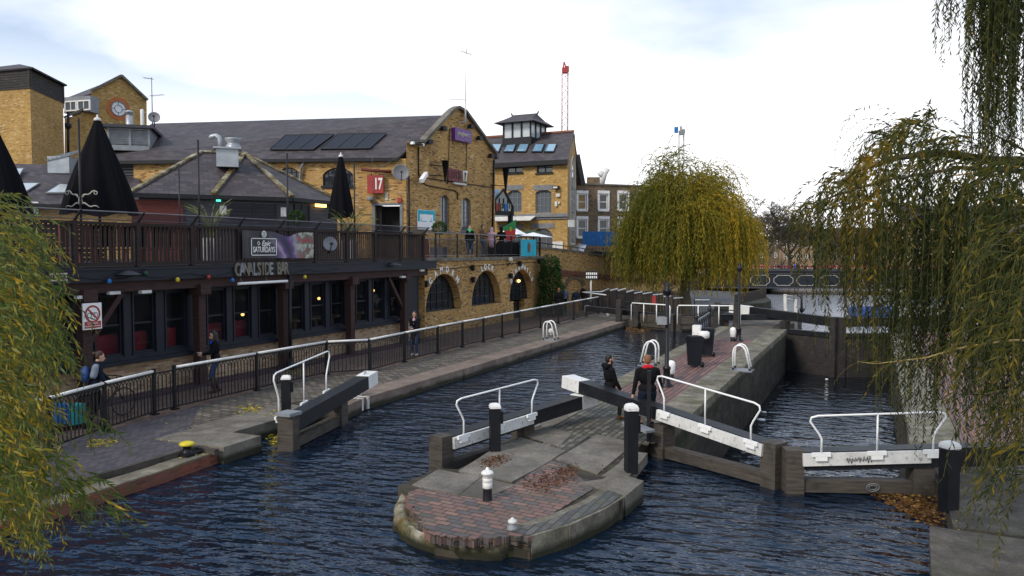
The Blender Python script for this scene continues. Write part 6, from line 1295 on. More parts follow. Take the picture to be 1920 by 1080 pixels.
for j in range(nz + 1):
    for i in range(nx + 1):
        u_, v_ = i / nx, j / nz; sag = -.16 * math.exp(-((u_ - .6) / .13) ** 2) * v_ ** 2; wob = .02 * sin(u_ * 19 + v_ * 2) + .012 * sin(u_ * 43); p = BW_.p(q0[0] + L_ * u_, zb0 + Hh * v_ + sag - .03 * (1 - v_) * u_, .06 + wob); vs_.append(tuple(p - V(ban['_o']))); tn.append(u_)
for j in range(nz):
    for i in range(nx): k = j * (nx + 1) + i; fs.append((k, k + 1, k + nx + 2, k + nx + 1))
me = bpy.data.meshes.new('cloth'); me.from_pydata(vs_, [], fs); me.update(); at = me.attributes.new('tone', 'FLOAT', 'POINT'); at.data.foreach_set('value', tn); uvl = me.uv_layers.new(); 
for lp in me.loops: uvl.data[lp.index].uv = (tn[lp.vertex_index] * 3.6, vs_[lp.vertex_index][2] * 1.2)
for f in me.polygons: f.use_smooth = True
me.materials.append(MATS['banner_print']); o = bpy.data.objects.new('cloth', me); COL.objects.link(o); o.parent = ban
cx = q0[0] + L_ * .27; text_mesh('SATURDAYS', .25, BW_.M(cx, zb0 + Hh * .30, .10), 'lettering', 'letter_white', ban, .004, xs=.74, bold=.004); text_mesh('Epic', .24, BW_.M(cx + .08, zb0 + Hh * .53, .10), 'lettering', 'letter_white', ban, .004, shear=.3, bold=.003)
m = MB(); bw, bh = L_ * .17, Hh * .32
for a, b, c_, d_ in ((-bw, bw, -bh, -bh + .025), (-bw, bw, bh - .025, bh), (-bw, -bw + .03, -bh, bh), (bw - .03, bw, -bh, bh)): BW_.bx(m, cx + a, cx + b, zb0 + Hh * .41 + c_, zb0 + Hh * .41 + d_, .098, .104)
ring(m, BW_.M(cx, zb0 + Hh * .88, .098), .08, .11, 0, .006, 18); ring(m, BW_.M(cx, zb0 + Hh * .88, .098), .03, .055, 0, .006, 12); ring(m, BW_.M(cx - .25, zb0 + Hh * .54, .098), .05, .075, 0, .006, 4); m.build('printed_frame', 'letter_white', ban)
dish(PX(618, 458, -17.95), .26, (.9, -.7, .25), 'round grey dish fixed outside the terrace railing right of the banner', 'lead', .3)
m = MB(); p = PX(797, 455, -19.6); m.face([p + V((-.25, -.1, -1.0)), p + V((.1, .35, -1.0)), p + V((-.05, .1, .15))]); m.plate([p + V((-.25, -.2, -.75)), p + V((.05, .35, -.75)), p + V((.0, .3, .2)), p + V((-.2, -.1, .2))], .04); tag(m.build('folding_sign', 'timber_maroon', origin=tuple(p - V((0, 0, .9)))), 'brown folding A-board standing where the timber and iron railings meet', 'A-board')
m = MB(); p = PX(822, 470, -19.7); m.box((p.x, p.y, 3.9), (.7, .5, .55), .1); tag(m.build('planter_box', 'slats', origin=(p.x, p.y, 3.6), bevel=.02), 'dark square planter box behind the iron railing', 'planter')
# fittings on the arched wall
for i, (x, y, w_) in enumerate([(793, 532, .16), (882, 524, .16), (953, 517, .16), (881, 502, .14), (1011, 512, .18), (970, 494, .18), (1008, 490, .2)]):
    a, z = A.px(x, y); t = thing('wall_spotlight', 'small black spotlight on the arched wall, %s' % ('left of the first arch', 'between first and middle arch', 'between middle and last arch', 'on the cable above the first pier', 'right of the last arch', 'hanging near the cable above the second pier', 'at the top right corner')[i], 'spotlight', tuple(A.p(a, z, 0)), 'spotlights on the arched wall')
    m = MB(); A.bx(m, a - w_ / 2, a + w_ / 2, z - .16, z + .14, .08, .26); m.build('lamp', 'black_post', t, bevel=.02); m = MB(); A.bx(m, a - .03, a + .03, z - .04, z + .05, 0, .08); m.build('bracket', 'black_post', t)
P = [A.p(*A.px(x, y), .03) for x, y in ((800, 506), (850, 503), (885, 499), (940, 496), (975, 493), (1005, 491))]; m = MB(); m.tube(P, .018, 4); tag(m.build('wall_cable', 'black_post', origin=tuple(P[0])), 'black cable running along the wall above the arch lettering', 'cable')
a, z = A.px(951, 487); t = thing('globe_lamp', 'round yellowish globe lamp on the arched wall above the middle pier', 'lamp', tuple(A.p(a, z, 0))); m = MB(); m.lathe([(0, -.16), (.12, -.1), (.16, 0), (.1, .13), (0, .15)], A.p(a, z, .2), 12); m.build('globe', 'cream_paint', t); m = MB(); m.tube([A.p(a, z - .1, .2), A.p(a, z - .35, .02)], .03, 6); m.build('arm', 'black_post', t)
a, z = A.px(983, 527); m = MB(); m.lathe([(0, -.1), (.1, -.04), (.1, .04), (0, .1)], A.p(a, z, -.36), 10); tag(m.build('lit_lamp', 'lamp_warm', origin=tuple(A.p(a, z, -.3))), 'warm lit lamp glowing behind the last arched window', 'lamp')
# turquoise banner and flag on the terrace
TBW = Wall((-18.93, 40), (-18.93, 46.5)); s0, s1, z0, z1 = TBW.rect(975, 449, 1003, 477); t = thing('turquoise_banner', 'turquoise cloth with a pink figure shape tied to the end of the iron railing', 'banner', tuple(TBW.p(s0, z0, 0))); m = MB()
for i in range(12):
    a, b = s0 + (s1 - s0) * i / 12, s0 + (s1 - s0) * (i + 1) / 12; da, db = .05 + .04 * sin(i * 1.7), .05 + .04 * sin((i + 1) * 1.7); m.face([TBW.p(a, z0 - .1 + .02 * sin(i), da), TBW.p(b, z0 - .1 + .02 * sin(i + 1), db), TBW.p(b, z1, db), TBW.p(a, z1, da)])
m.build('cloth', 'turquoise', t); m = MB(); c = (s0 + s1) / 2; TBW.face(m, [(c - .12, z0 + .15), (c + .12, z0 + .15), (c + .2, z0 + .5), (c + .12, z1 - .25), (c, z1 - .12), (c - .12, z1 - .25), (c - .2, z0 + .5)], .12); m.build('figure_print', 'red_sofa' if False else 'terracotta', t)
plain('flag_green', (.02, .22, .05), .8); plain('flag_red', (.50, .02, .02), .8)
fp = PX(967, 420, -19.6); t = thing('flag', 'green and red flag with a yellow ring hanging from a stick above the iron railing', 'flag', tuple(fp)); FB = Wall((-19.6, 38), (-19.6, 48)); P = [FB.px(*p) for p in ((968, 411), (949, 430), (940, 426), (948, 443), (966, 441), (968, 432))]
m = MB(); FB.face(m, [FB.px(*p) for p in ((968, 411), (967, 430), (945, 433), (940, 428))], .0); m.build('green_half', 'flag_green', t); m = MB(); FB.face(m, [FB.px(*p) for p in ((967, 430), (966, 443), (960, 452), (950, 452), (945, 433))], .0); m.build('red_half', 'flag_red', t)
a, z = FB.px(957, 430); m = MB(); ring(m, FB.M(a, z, .01), .07, .13, 0, .01, 14); m.build('yellow_ring', 'yellow_paint', t)
# ---- stall behind: dark table, white umbrella, green canopy
c = PX(945, 468, -19.9); t = thing('stall_table', 'black covered stall table behind the iron railing', 'table', (c.x, c.y, 3.66)); m = MB(); m.b2((c.x - .5, c.y - 1.1, 3.66), (c.x + .3, c.y + 1.6, 4.5)); m.build('cloth', 'canvas_black', t, bevel=.03); m = MB(); m.b2((c.x - .1, c.y + .2, 4.5), (c.x + .02, c.y + .32, 4.7)); m.build('cup', 'white_clean', t)
def umb(c, r_, h, mat, label, n=8, grp=None):
    c = V(c); t = thing('market_umbrella', label, 'umbrella', (c.x, c.y, 3.6), grp); m = MB(); ap = c + V((0, 0, h)); P = [c + V((cos(2 * pi * k / n) * r_, sin(2 * pi * k / n) * r_, 0)) for k in range(n)]
    for k in range(n): m.face([P[k], P[(k + 1) % n], ap])
    m.build('canopy', mat, t); m = MB(); m.tube([(c.x, c.y, 3.6), tuple(ap)], .035, 6); m.build('pole', 'black_post', t)
umb(PD(1000, 445, 56), 1.5, .35, 'canvas_white', 'open white umbrella over the stalls beyond the iron railing'); umb(PD(960, 440, 57), 1.2, .6, 'canvas_white', 'tilted white umbrella half hidden behind the hanging flag'); umb(PD(995, 438, 59), 1.3, .25, 'green_dark', 'dark green umbrella behind the open white one')
# white tarpaulin at the hoarding
t = MB(); Zt = 66; P = [PD(1059, 473, Zt), PD(1085, 456, Zt - 1), PD(1100, 459, Zt), PD(1092, 478, Zt - 1.5)]; ctr = sum(P, V((0, 0, 0))) / 4 + V((0, 0, .25)); bk = V((-.5, 2.0, -.3))
for i in range(4): t.face([P[i], P[(i + 1) % 4], ctr])
t.face([P[0], P[1], P[1] + bk, P[0] + bk]); t.face([P[1], P[2], P[2] + bk, P[1] + bk]); tag(t.build('tarpaulin', 'canvas_white', origin=tuple(P[0])), 'crumpled white tarpaulin draped over a stall left of the blue hoarding', 'tarpaulin')
# triangular glazed sign with figures
gt = thing('market_sign', 'triangular glazed entrance canopy with red, blue and white lettered panels on a post', 'sign', tuple(PD(945, 470, 50))); g0, g1 = PD(926, 400, 49.5), PD(962, 400, 50.5); GS = Wall((g0.x, g0.y), (g1.x, g1.y)); P = [GS.px(*p) for p in ((928, 400), (928, 375), (944, 354), (961, 388), (961, 400))]
m = MB(); GS.face(m, P, 0); m.build('glazing', 'glass_grey', gt); m = MB()
for a, b in zip(P, P[1:] + P[:1]): m.bar(GS.p(a[0], a[1], .03), GS.p(b[0], b[1], .03), .1, .1)
z0 = GS.px(945, 400)[1]; m.bar(GS.p(.0, z0, 0), GS.p(GS.L, z0, 0), .2, .25); px_ = GS.px(957, 400)[0]; m.bar(GS.p(px_, 3.6, .0), GS.p(px_, z0 + .3, 0), .25, .25)
for x in (936, 944, 952): s = GS.px(x, 390)[0]; m.bar(GS.p(s, z0, .04), GS.p(s, GS.px(x, 372)[1], .04), .04, .04)
m.build('frame', 'black_paint', gt)
for i, (x0, x1, mt) in enumerate(((928, 931.5, 'red_paint'), (932.5, 936, 'terracotta'), (938, 942.5, 'cream_paint'), (944, 949, 'blue_board'), (951, 955.5, 'cream_paint'))):
    a, b = GS.px(x0, 390)[0], GS.px(x1, 390)[0]; m = MB(); GS.bx(m, a, b, z0 + .14, GS.px(945, 382)[1], .05, .12); o = m.build('letter_panel', mt, gt)
    if i in (2, 4): text_mesh('31'[i // 2 - 1], .42, GS.M((a + b) / 2, z0 + .42, .13), 'figure', 'letter_black', o, .01, bold=.02)
P = [GS.p(*GS.px(928, 354), -.3), GS.p(*GS.px(944, 354), -.3), GS.p(*GS.px(928, 376), .02)]; m = MB(); m.face(P); m.build('side_glass', 'glass_blue', gt)
# warm pendant lamps inside the bar, white stripes painted on the coping
for i, (px_, y_) in enumerate(((598, 560), (607, 548), (455, 590), (700, 545))):
    p = PX(px_, y_, BX - 1.6); m = MB(); m.lathe([(0, -.05), (.05, -.03), (.06, .02), (.02, .06), (0, .06)], p, 8); tag(m.build('pendant_lamp', 'lamp_warm' if i != 1 else 'white_clean', origin=tuple(p)), 'small pendant lamp inside the bar windows, %s from the left' % ('second', 'third', 'first', 'fourth')[i], 'lamp', 'pendant lamps inside the bar')
m = MB()
for y in (17.75, 18.02): m.b2((-13.15, y, .0), (-12.52, y + .1, .028)); m.b2((-12.56, y, -.3), (-12.49, y + .1, .028))
tag(m.build('painted_stripes', 'white_grimy', origin=(-12.8, 17.8, 0)), 'pair of white stripes painted over the coping beneath the left beam end', 'painted mark')
# ================================================================ people
for nm, c, rg in (('skin', (.50, .29, .20), .55), ('hair_brown', (.045, .024, .015), .6), ('hair_black', (.012, .010, .010), .5), ('hair_red', (.20, .085, .035), .6), ('jeans', (.020, .055, .14), .8), ('cloth_black', (.012, .012, .015), .85), ('cloth_navy', (.018, .026, .05), .85), ('cloth_grey', (.19, .22, .27), .85), ('cloth_green', (.06, .45, .18), .9), ('cloth_brown', (.10, .065, .045), .85), ('cloth_pink', (.50, .33, .40), .85), ('cloth_white', (.62, .60, .58), .8), ('cloth_red', (.55, .02, .035), .8), ('cloth_khaki', (.055, .055, .035), .85), ('boot_tan', (.24, .11, .035), .75), ('boot_brown', (.05, .025, .018), .6), ('mustard', (.42, .21, .02), .9), ('cloth_blue', (.01, .06, .50), .8), ('eye', (.01, .01, .01), .3), ('lips', (.32, .10, .09), .5), ('phone_m', (.5, .5, .5), .3), ('hiviz', (.45, .70, .02), .7), ('cloth_slate', (.10, .12, .20), .85)):
    plain(nm, tuple(x * .6 for x in c) if nm in ('cloth_black', 'cloth_navy') else c, rg, var=.25, sc_=9, bump=.35, spec=.12 if 'cloth' in nm else .4)
def ik(a, b, l1, l2, pole):
    a, b = V(a), V(b); d = b - a; L = min(d.length, l1 + l2 - .002); u = d.normalized(); x = (l1 * l1 - l2 * l2 + L * L) / (2 * L); h = sqrt(max(l1 * l1 - x * x, 0)); p = V(pole) - u * V(pole).dot(u)
    if p.length < 1e-4: p = V((0, 1, 0))
    return a + u * x + p.normalized() * h, a + u * L
def blob(bm_, kind, *a):
    m = MB(); m.bm = bm_
    if kind == 'cap':
        p, q, r0, r1 = V(a[0]), V(a[1]), a[2], a[3]; d = q - p; L = d.length
        if L < 1e-5: d = V((0, 0, 1)); L = 1e-5
        Mt = Matrix.Translation(p) @ d.to_track_quat('Z', 'Y').to_matrix().to_4x4(); m.T = Mt
        pr = [(r0 * cos(t), r0 * sin(t)) for t in [-pi / 2 + i * pi / 8 for i in range(4)]] + [(r0, 0), (r1, L)] + [(r1 * cos(t), L + r1 * sin(t)) for t in [i * pi / 8 for i in range(1, 5)]]
        pr[0] = (0, -r0); pr[-1] = (0, L + r1); m.lathe(pr, (0, 0, 0), 12)
    else:
        c, r_, rot = V(a[0]), a[1], a[2] if len(a) > 2 else (0, 0, 0)
        from mathutils import Euler
        m.T = Matrix.Translation(c) @ Euler(rot).to_matrix().to_4x4() @ Matrix.Diagonal((r_[0], r_[1], r_[2], 1)); m.lathe([(cos(t), sin(t)) if 0 < i < 8 else (0, -1 if i == 0 else 1) for i, t in enumerate([-pi / 2 + i * pi / 8 for i in range(9)])], (0, 0, 0), 14)
def fuse(name, prims, mat, parent, vox, smooth=4, xf=None):
    bm = bmesh.new()
    for p in prims: blob(bm, *p)
    me = bpy.data.meshes.new(name); bm.to_mesh(me); bm.free(); o = bpy.data.objects.new(name, me); COL.objects.link(o)
    md = o.modifiers.new('r', 'REMESH'); md.mode = 'VOXEL'; md.voxel_size = vox; md.use_smooth_shade = True
    ms = o.modifiers.new('s', 'SMOOTH'); ms.iterations = smooth; ms.factor = .5
    bpy.context.view_layer.update(); me2 = bpy.data.meshes.new_from_object(o.evaluated_get(bpy.context.evaluated_depsgraph_get())); o.modifiers.clear(); o.data = me2; bpy.data.meshes.remove(me); me2.name = name
    me2.materials.clear(); me2.materials.append(MATS[mat]); o.parent = parent; return o
def person(loc, rz, label, H=1.72, top='cloth_black', legs='jeans', shoes='boot_brown', hair='hair_brown', style='short', hands=None, feet=None, hipz=None, lean=(0, 0), coat=0.0, female=False, head_turn=0.0, nod=0.0, detail=True, scarf=None, skirt=None, shorts=False, boots=0.0, hood=None, inner=None, collar=None, group=None, beard=False, vox=None, fat=1.0, sleeve=None, tilt=0.0, cat='person'):
    t = thing('person', label, cat, tuple(loc), group, rz); s = H / 1.75; S = lambda x, y, z: V((x * s, y * s, z * s)); vx = vox or (.011 if detail else .02)
    lx, ly = lean; hz = (hipz / s if hipz else .93); hip = V((0, 0, hz)); ch = hip + V((lx * .55, ly * .55, .36)); sh = hip + V((lx, ly, .50)); nk = sh + V((lx * .12, ly * .12 + .01, .09)); hd = nk + V((lx * .1, ly * .2 + .025 + nod * .04, .125))
    sw = .165 if female else .19 * (1 + (fat - 1) * .7); hw = .095
    W = lambda v: v * s
    feet = feet or [(-.10, .02, 0), (.10, .0, 0)]; hands = hands or [(-.27, .04, .82), (.27, .04, .82)]
    body, leg, tp, sho, hr = [], [], [], [], []
    # legs
    for i, sg in enumerate((-1, 1)):
        h = hip + V((sg * hw, 0, -.02)); f = V(feet[i]) + V((0, 0, .085)); kn, f2 = ik(h, f, .44, .425, (sg * .12, 1, 0))
        body += [('cap', W(h), W(kn), .082 * s, .052 * s), ('cap', W(kn), W(f2), .052 * s, .036 * s), ('cap', W(f2 + V((0, 0, -.03))), W(f2 + V((0, .12, -.05))), .036 * s, .03 * s)]
        kk = kn if not shorts else h.lerp(kn, .92); leg += [('cap', W(h), W(kk), .098 * s * fat, (.067 if not shorts else .088) * s)]
        if not shorts: leg += [('cap', W(kn), W(f2 + V((0, 0, .02))), .066 * s, .052 * s)]
        sho += [('cap', W(f2 + V((0, -.03, -.045))), W(f2 + V((0, .13, -.055))), .045 * s, .036 * s), ('cap', W(f2 + V((0, 0, .0))), W(f2 + V((0, 0, -.03))), .05 * s, .048 * s)]
        if boots or shorts: kk = f2.lerp(kn, boots or .28); sho += [('cap', W(f2), W(kk), .055 * s, .066 * s if not shorts else .052 * s)]
    body += [('ell', W(hip + V((0, 0, .03))), (.155 * s, .11 * s, .13 * s)), ('ell', W(ch), (.155 * s, .105 * s, .2 * s)), ('cap', W(sh + V((-sw * .8, 0, -.01))), W(sh + V((sw * .8, 0, -.01))), .062 * s, .062 * s), ('cap', W(sh), W(nk + V((0, .01, .04))), .058 * s, .05 * s)]
    leg += [('ell', W(hip + V((0, 0, .01))), (.172 * s * fat, .125 * s * fat, .13 * s))]
    b_ = 1.0 * fat; tp += [('ell', W(hip + V((0, 0, .08))), (.175 * s * b_, .135 * s * b_, .14 * s)), ('ell', W(ch), (.18 * s * b_, .135 * s * b_, .23 * s)), ('cap', W(sh + V((-sw * .78, 0, -.02))), W(sh + V((sw * .78, 0, -.02))), .078 * s * fat ** .5, .078 * s * fat ** .5), ('cap', W(sh + V((0, -.005, 0))), W(nk + V((0, 0, -.02))), .09 * s, .07 * s)]
    if female: tp += [('ell', W(ch + V((0, .09, .06))), (.13 * s, .07 * s, .08 * s))]
    if coat: tp += [('cap', W(hip + V((0, 0, .0))), W(hip + V((0, -.01, -coat))), .17 * s, .19 * s), ('cap', W(hip + V((-.06, 0, .0))), W(hip + V((-.07, 0, -coat))), .13 * s, .14 * s), ('cap', W(hip + V((.06, 0, .0))), W(hip + V((.07, 0, -coat))), .13 * s, .14 * s)]
    # arms
    for i, sg in enumerate((-1, 1)):
        a = sh + V((sg * sw, 0, -.02)); el, wr = ik(a, V(hands[i]), .285, .255, (sg * .5, -1, -.3)); d = (wr - el).normalized()
        body += [('cap', W(a), W(el), .048 * s, .038 * s), ('cap', W(el), W(wr), .038 * s, .026 * s), ('cap', W(wr), W(wr + d * .075), .028 * s, .034 * s)]
        tp += [('cap', W(a), W(el), .068 * s, .056 * s), ('cap', W(el), W(el.lerp(wr, .92)), .056 * s, .044 * s)]
        if detail:
            side = d.cross(V((0, 0, 1))); side = side.normalized() if side.length > .1 else V((0, 1, 0)); side2 = d.cross(side).normalized(); curl = V((-sg * .5, .2, 0)); curl = (curl - d * curl.dot(d)); curl = curl.normalized() if curl.length > .05 else side2; pd = d.cross(curl).normalized()
            for k, (o, ln) in enumerate(((-.027, .062), (-.009, .074), (.009, .07), (.027, .055))):
                b0 = wr + d * .085 + pd * o; b1 = b0 + d * ln * .5 + curl * .008; b2 = b1 + (d * .7 + curl * .7).normalized() * ln * .5; body += [('cap', W(b0), W(b1), .0095 * s, .009 * s), ('cap', W(b1), W(b2), .009 * s, .008 * s)]
            b0 = wr + d * .03 - pd * .028; b1 = b0 + d * .03 - pd * .022 + curl * .012; body += [('cap', W(b0), W(b1), .012 * s, .0105 * s), ('cap', W(b1), W(b1 + d * .03 + curl * .01), .0105 * s, .009 * s)]
    # head
    ca, sa = cos(head_turn), sin(head_turn); HD = lambda x, y, z: W(hd) + V((x * ca - y * sa, x * sa + y * ca, 0)) * s + V((0, 0, z * s)) + V((0, 0, -nod * y * s * .9)) + V((0, 0, 0))
    body += [('ell', HD(0, 0, .01), (.077 * s, .092 * s, .112 * s), (0, 0, head_turn)), ('ell', HD(0, .03, -.065), (.056 * s, .058 * s, .05 * s), (0, 0, head_turn)), ('cap', HD(0, .088, .01), HD(0, .105, -.022), .010 * s, .015 * s), ('cap', HD(-.075, -.005, .012), HD(-.08, -.008, -.02), .015 * s, .01 * s), ('cap', HD(.075, -.005, .012), HD(.08, -.008, -.02), .015 * s, .01 * s), ('cap', HD(-.03, .075, .035), HD(.03, .075, .035), .014 * s, .014 * s)]
    fuse('body', body, 'skin', t, vx, 3); fuse('trousers' if not shorts else 'shorts', leg, legs, t, vx * 1.5, 3); fuse('jacket' if not sleeve else 'top', tp, top, t, vx * 1.5, 4); fuse('shoes', sho, shoes, t, vx * 1.3, 2)
    hr = [('ell', HD(0, -.018, .045), (.086 * s, .094 * s, .09 * s), (0, 0, head_turn)), ('ell', HD(0, -.045, .0), (.08 * s, .07 * s, .09 * s), (0, 0, head_turn))]
    if style == 'long': hr += [('cap', HD(-.05, -.06, 0), HD(-.08, -.09, -.32), .05 * s, .045 * s), ('cap', HD(.05, -.06, 0), HD(.08, -.08, -.30), .05 * s, .045 * s), ('cap', HD(0, -.08, 0), HD(0, -.12, -.34), .06 * s, .05 * s), ('cap', HD(-.075, -.01, .02), HD(-.09, .02, -.16), .025 * s, .03 * s), ('cap', HD(.075, -.01, .02), HD(.09, .02, -.16), .025 * s, .03 * s)]
    if style == 'bun': hr += [('ell', HD(0, -.125, .03), (.045 * s, .05 * s, .045 * s))]
    if not hood: fuse('hair', hr, hair, t, vx * 1.3, 2)
    if hood == 'up': fuse('hood', [('ell', HD(0, -.02, .02), (.11 * s, .11 * s, .14 * s)), ('cap', HD(0, -.04, -.08), W(sh) + V((0, -.02, .02)), .09 * s, .11 * s)], top, t, vx * 1.4, 3)
    if hood == 'down': fuse('hair', hr, hair, t, vx * 1.3, 2); fuse('hood', [('cap', W(sh) + V((-.09, -.08, .06)), W(sh) + V((.09, -.08, .06)), .07 * s, .07 * s), ('cap', W(sh) + V((-.1, .0, .07)), W(sh) + V((-.09, -.08, .06)), .05 * s, .06 * s), ('cap', W(sh) + V((.1, .0, .07)), W(sh) + V((.09, -.08, .06)), .05 * s, .06 * s)], top, t, vx * 1.4, 3)
    if beard: fuse('beard', [('ell', HD(0, .045, -.082), (.06 * s, .052 * s, .042 * s), (0, 0, head_turn)), ('cap', HD(-.066, .02, -.03), HD(-.05, .05, -.08), .018 * s, .02 * s), ('cap', HD(.066, .02, -.03), HD(.05, .05, -.08), .018 * s, .02 * s)], hair, t, vx, 1)
    if scarf: fuse('scarf', [('cap', W(nk) + V((-.07, .03, -.0)), W(nk) + V((.07, .03, -.0)), .07 * s, .07 * s), ('cap', W(nk) + V((-.07, -.04, 0)), W(nk) + V((.07, -.04, .0)), .06 * s, .06 * s), ('cap', W(nk) + V((0, .09, -.03)), W(nk) + V((0.02, .11, -.12)), .06 * s, .05 * s)], scarf, t, vx * 1.4, 3)
    if collar: fuse('collar', [('cap', W(sh) + V((-.07, -.03, .065)), W(sh) + V((.07, -.03, .065)), .055 * s, .055 * s), ('cap', W(sh) + V((-.08, .0, .04)), W(sh) + V((-.15, .02, .015)), .05 * s, .035 * s), ('cap', W(sh) + V((.08, .0, .04)), W(sh) + V((.15, .02, .015)), .05 * s, .035 * s)], collar, t, vx * 1.2, 2)
    if inner: fuse('shirt', [('ell', W(ch) + V((0, .075, .08)), (.07 * s, .075 * s, .16 * s))], inner, t, vx * 1.3, 2)
    if skirt: fuse('skirt', [('cap', W(hip), W(hip) + V((0, -.03, -.55)), .15 * s, .2 * s)], skirt, t, vx * 1.6, 3)
    if detail:
        m = MB()
        for sg in (-1, 1): m.T = Matrix.Translation(HD(sg * .031, .085, .022)); m.lathe([(0, -.007 * s), (.009 * s, 0), (0, .007 * s)], (0, 0, 0), 8)
        m.T = Matrix.Identity(4)
        for sg in (-1, 1): m.tube([HD(sg * .015, .095, .042), HD(sg * .045, .087, .045)], .004 * s, 4)
        m.build('eyes', 'eye', t, local=True); m = MB(); m.tube([HD(-.022, .088, -.055), HD(0, .094, -.056), HD(.022, .088, -.055)], .006 * s, 5); m.build('mouth', 'lips', t, local=True)
    t['_s'] = s
    return t
FW = -TH   # facing straight away from the camera is rz = TH; towards it TH + pi
# two men at the near gate
person((-4.5, 17.12, 0), TH + .15, 'ginger man in black jacket with red collar and shorts, seen from behind at the gate', 1.70, 'cloth_black', 'cloth_navy', 'cloth_black', 'hair_red', 'short', hands=[(-.33, .03, .84), (.36, .10, .86)], shorts=True, collar='cloth_red', fat=1.25, feet=[(-.14, 0, 0), (.14, .03, 0)])
person((-5.62, 17.95, 0), TH - 1.25, 'bearded man in a black hooded jacket and tan boots leaning on the gate beam', 1.70, 'cloth_black', 'cloth_khaki', 'boot_tan', 'hair_black', 'short', hands=[(-.16, .20, .80), (.17, .20, .78)], feet=[(-.12, .32, 0), (.10, .46, 0)], hipz=.76, lean=(0, -.03), hood='down', beard=True, head_turn=-.15)
# women on the towpath pavement
t = person((-16.93, 17.03, 0), TH - 1.1 + pi, 'woman with long dark curly hair, black top, jeans and brown boots looking at her phone', 1.72, 'cloth_black', 'jeans', 'boot_brown', 'hair_black', 'long', hands=[(-.06, .36, 1.12), (.05, .33, 1.10)], feet=[(-.11, .05, 0), (.10, -.08, 0)], female=True, boots=.85, nod=.5, inner='cloth_blue', head_turn=.1)
m = MB(); m.box((0, .42, 1.15), (.075, .14, .012)); m.build('phone', 'phone_m', t, local=True)
t = person((-15.95, 26.2, 0), TH + pi - .35, 'woman in a black coat, jeans and white shoes standing reading her phone', 1.68, 'cloth_black', 'jeans', 'cloth_white', 'hair_brown', 'long', hands=[(-.07, .30, 1.10), (.05, .28, 1.08)], coat=.34, female=True, nod=.5, inner='cloth_pink', head_turn=.3)
m = MB(); m.box((0, .36, 1.12), (.075, .14, .012)); m.build('phone', 'phone_m', t, local=True)
bw = PX(184, 700, -16.05)
t = person((-16.05, bw.y - .1, 0), -.45, 'woman with tied back hair in a navy and grey jacket wheeling a loaded bicycle', 1.70, 'cloth_navy', 'cloth_black', 'cloth_black', 'hair_brown', 'bun', hands=[(-.32, .40, 1.02), (.10, .32, .98)], female=True, nod=.45, feet=[(-.1, .18, 0), (.1, -.2, 0)], lean=(0, .06))
fuse('grey_sleeve_panel', [('cap', V((.16, -.0, 1.38)), V((.2, -.06, 1.2)), .08, .075)], 'cloth_grey', t, .014, 3)
fuse('rucksack', [('ell', V((0, -.19, 1.22)), (.15, .1, .2))], 'boat_blue', t, .02, 3)
# bicycle
def bike(c, rz, label):
    t = thing('bicycle', label, 'bicycle', tuple(c), rz=rz); T = lambda x, y, z: V((x, y, z))
    def wheel(y):
        m = MB(); m.tube([T(0, y + .33 * cos(a * pi / 14), .345 + .33 * sin(a * pi / 14)) for a in range(28)], .017, 6, closed=True); m.tube([T(-.03, y, .345), T(.03, y, .345)], .02, 6)
        for a in range(14): m.tube([T(0, y, .345), T(0, y + .32 * cos(a * pi / 7), .345 + .32 * sin(a * pi / 7))], .0025, 3, cap=False)
        m.build('wheel', 'black_post', t, local=True)
    wheel(.52); wheel(-.52)
    bb, st, hb, hl = T(0, -.08, .28), T(0, -.22, .82), T(0, .32, .85), T(0, .36, .70); m = MB()
    for a, b in ((bb, st), (bb, hl), (st.lerp(bb, .08), hb), (hb, hl), (hl, T(0, .52, .345)), (bb, T(0, -.52, .345)), (st.lerp(bb, .15), T(0, -.52, .345))): m.tube([a, b], .016, 6)
    m.build('frame', 'black_paint', t, local=True); m = MB(); m.tube([hb, T(0, .34, .98)], .014, 6); m.tube([T(-.29, .22, 1.0), T(-.2, .33, 1.0), T(.2, .33, 1.0), T(.29, .22, 1.0)], .014, 6); m.build('handlebar', 'black_post', t, local=True)
    m = MB(); m.box(T(0, -.26, .90), (.14, .26, .05)); m.tube([st, T(0, -.24, .89)], .014, 6); m.build('saddle', 'black_post', t, local=True, bevel=.02); m = MB(); m.tube([T(.05, -.08 + .09 * cos(a * pi / 6), .28 + .09 * sin(a * pi / 6)) for a in range(12)], .008, 5, closed=True); m.build('chainring', 'lead', t, local=True)
    m = MB(); m.box(T(0, -.56, .74), (.14, .36, .02)); m.build('rack', 'black_paint', t, local=True)
    return t
fy = PX(234, 760, -16.55).y
bike((-16.55, fy - .55, 0), 0, 'black bicycle wheeled along the pavement behind the fence')
for x_, px_, mt, lb in ((-16.34, 140, 'turq_bag', 'turquoise pannier bag hanging at the back of the bicycle'), (-16.4, 113, 'blue_board', 'bright blue delivery bag on the pavement behind the bicycle')):
    p = PX(px_, 778, x_); m = MB(); m.box((x_, p.y, p.z), (.24, .36, .40)); m.box((x_ + .005, p.y, p.z + .19), (.26, .37, .1)); m.box((x_ + .125, p.y, p.z - .05), (.02, .2, .16)); tag(m.build('pannier', mt, origin=(x_, p.y, p.z), bevel=.03), lb, 'bag')
m = MB(); p = PX(128, 815, -16.5); m.box((p.x, p.y, .15), (.4, .9, .12)); m.tube([(p.x, p.y - .4, .1), (p.x + .3, p.y - .5, .1)], .03, 6); tag(m.build('trailer_base', 'black_paint', origin=(p.x, p.y, 0), bevel=.02), 'low black trailer bed under the blue and turquoise bags', 'trailer')
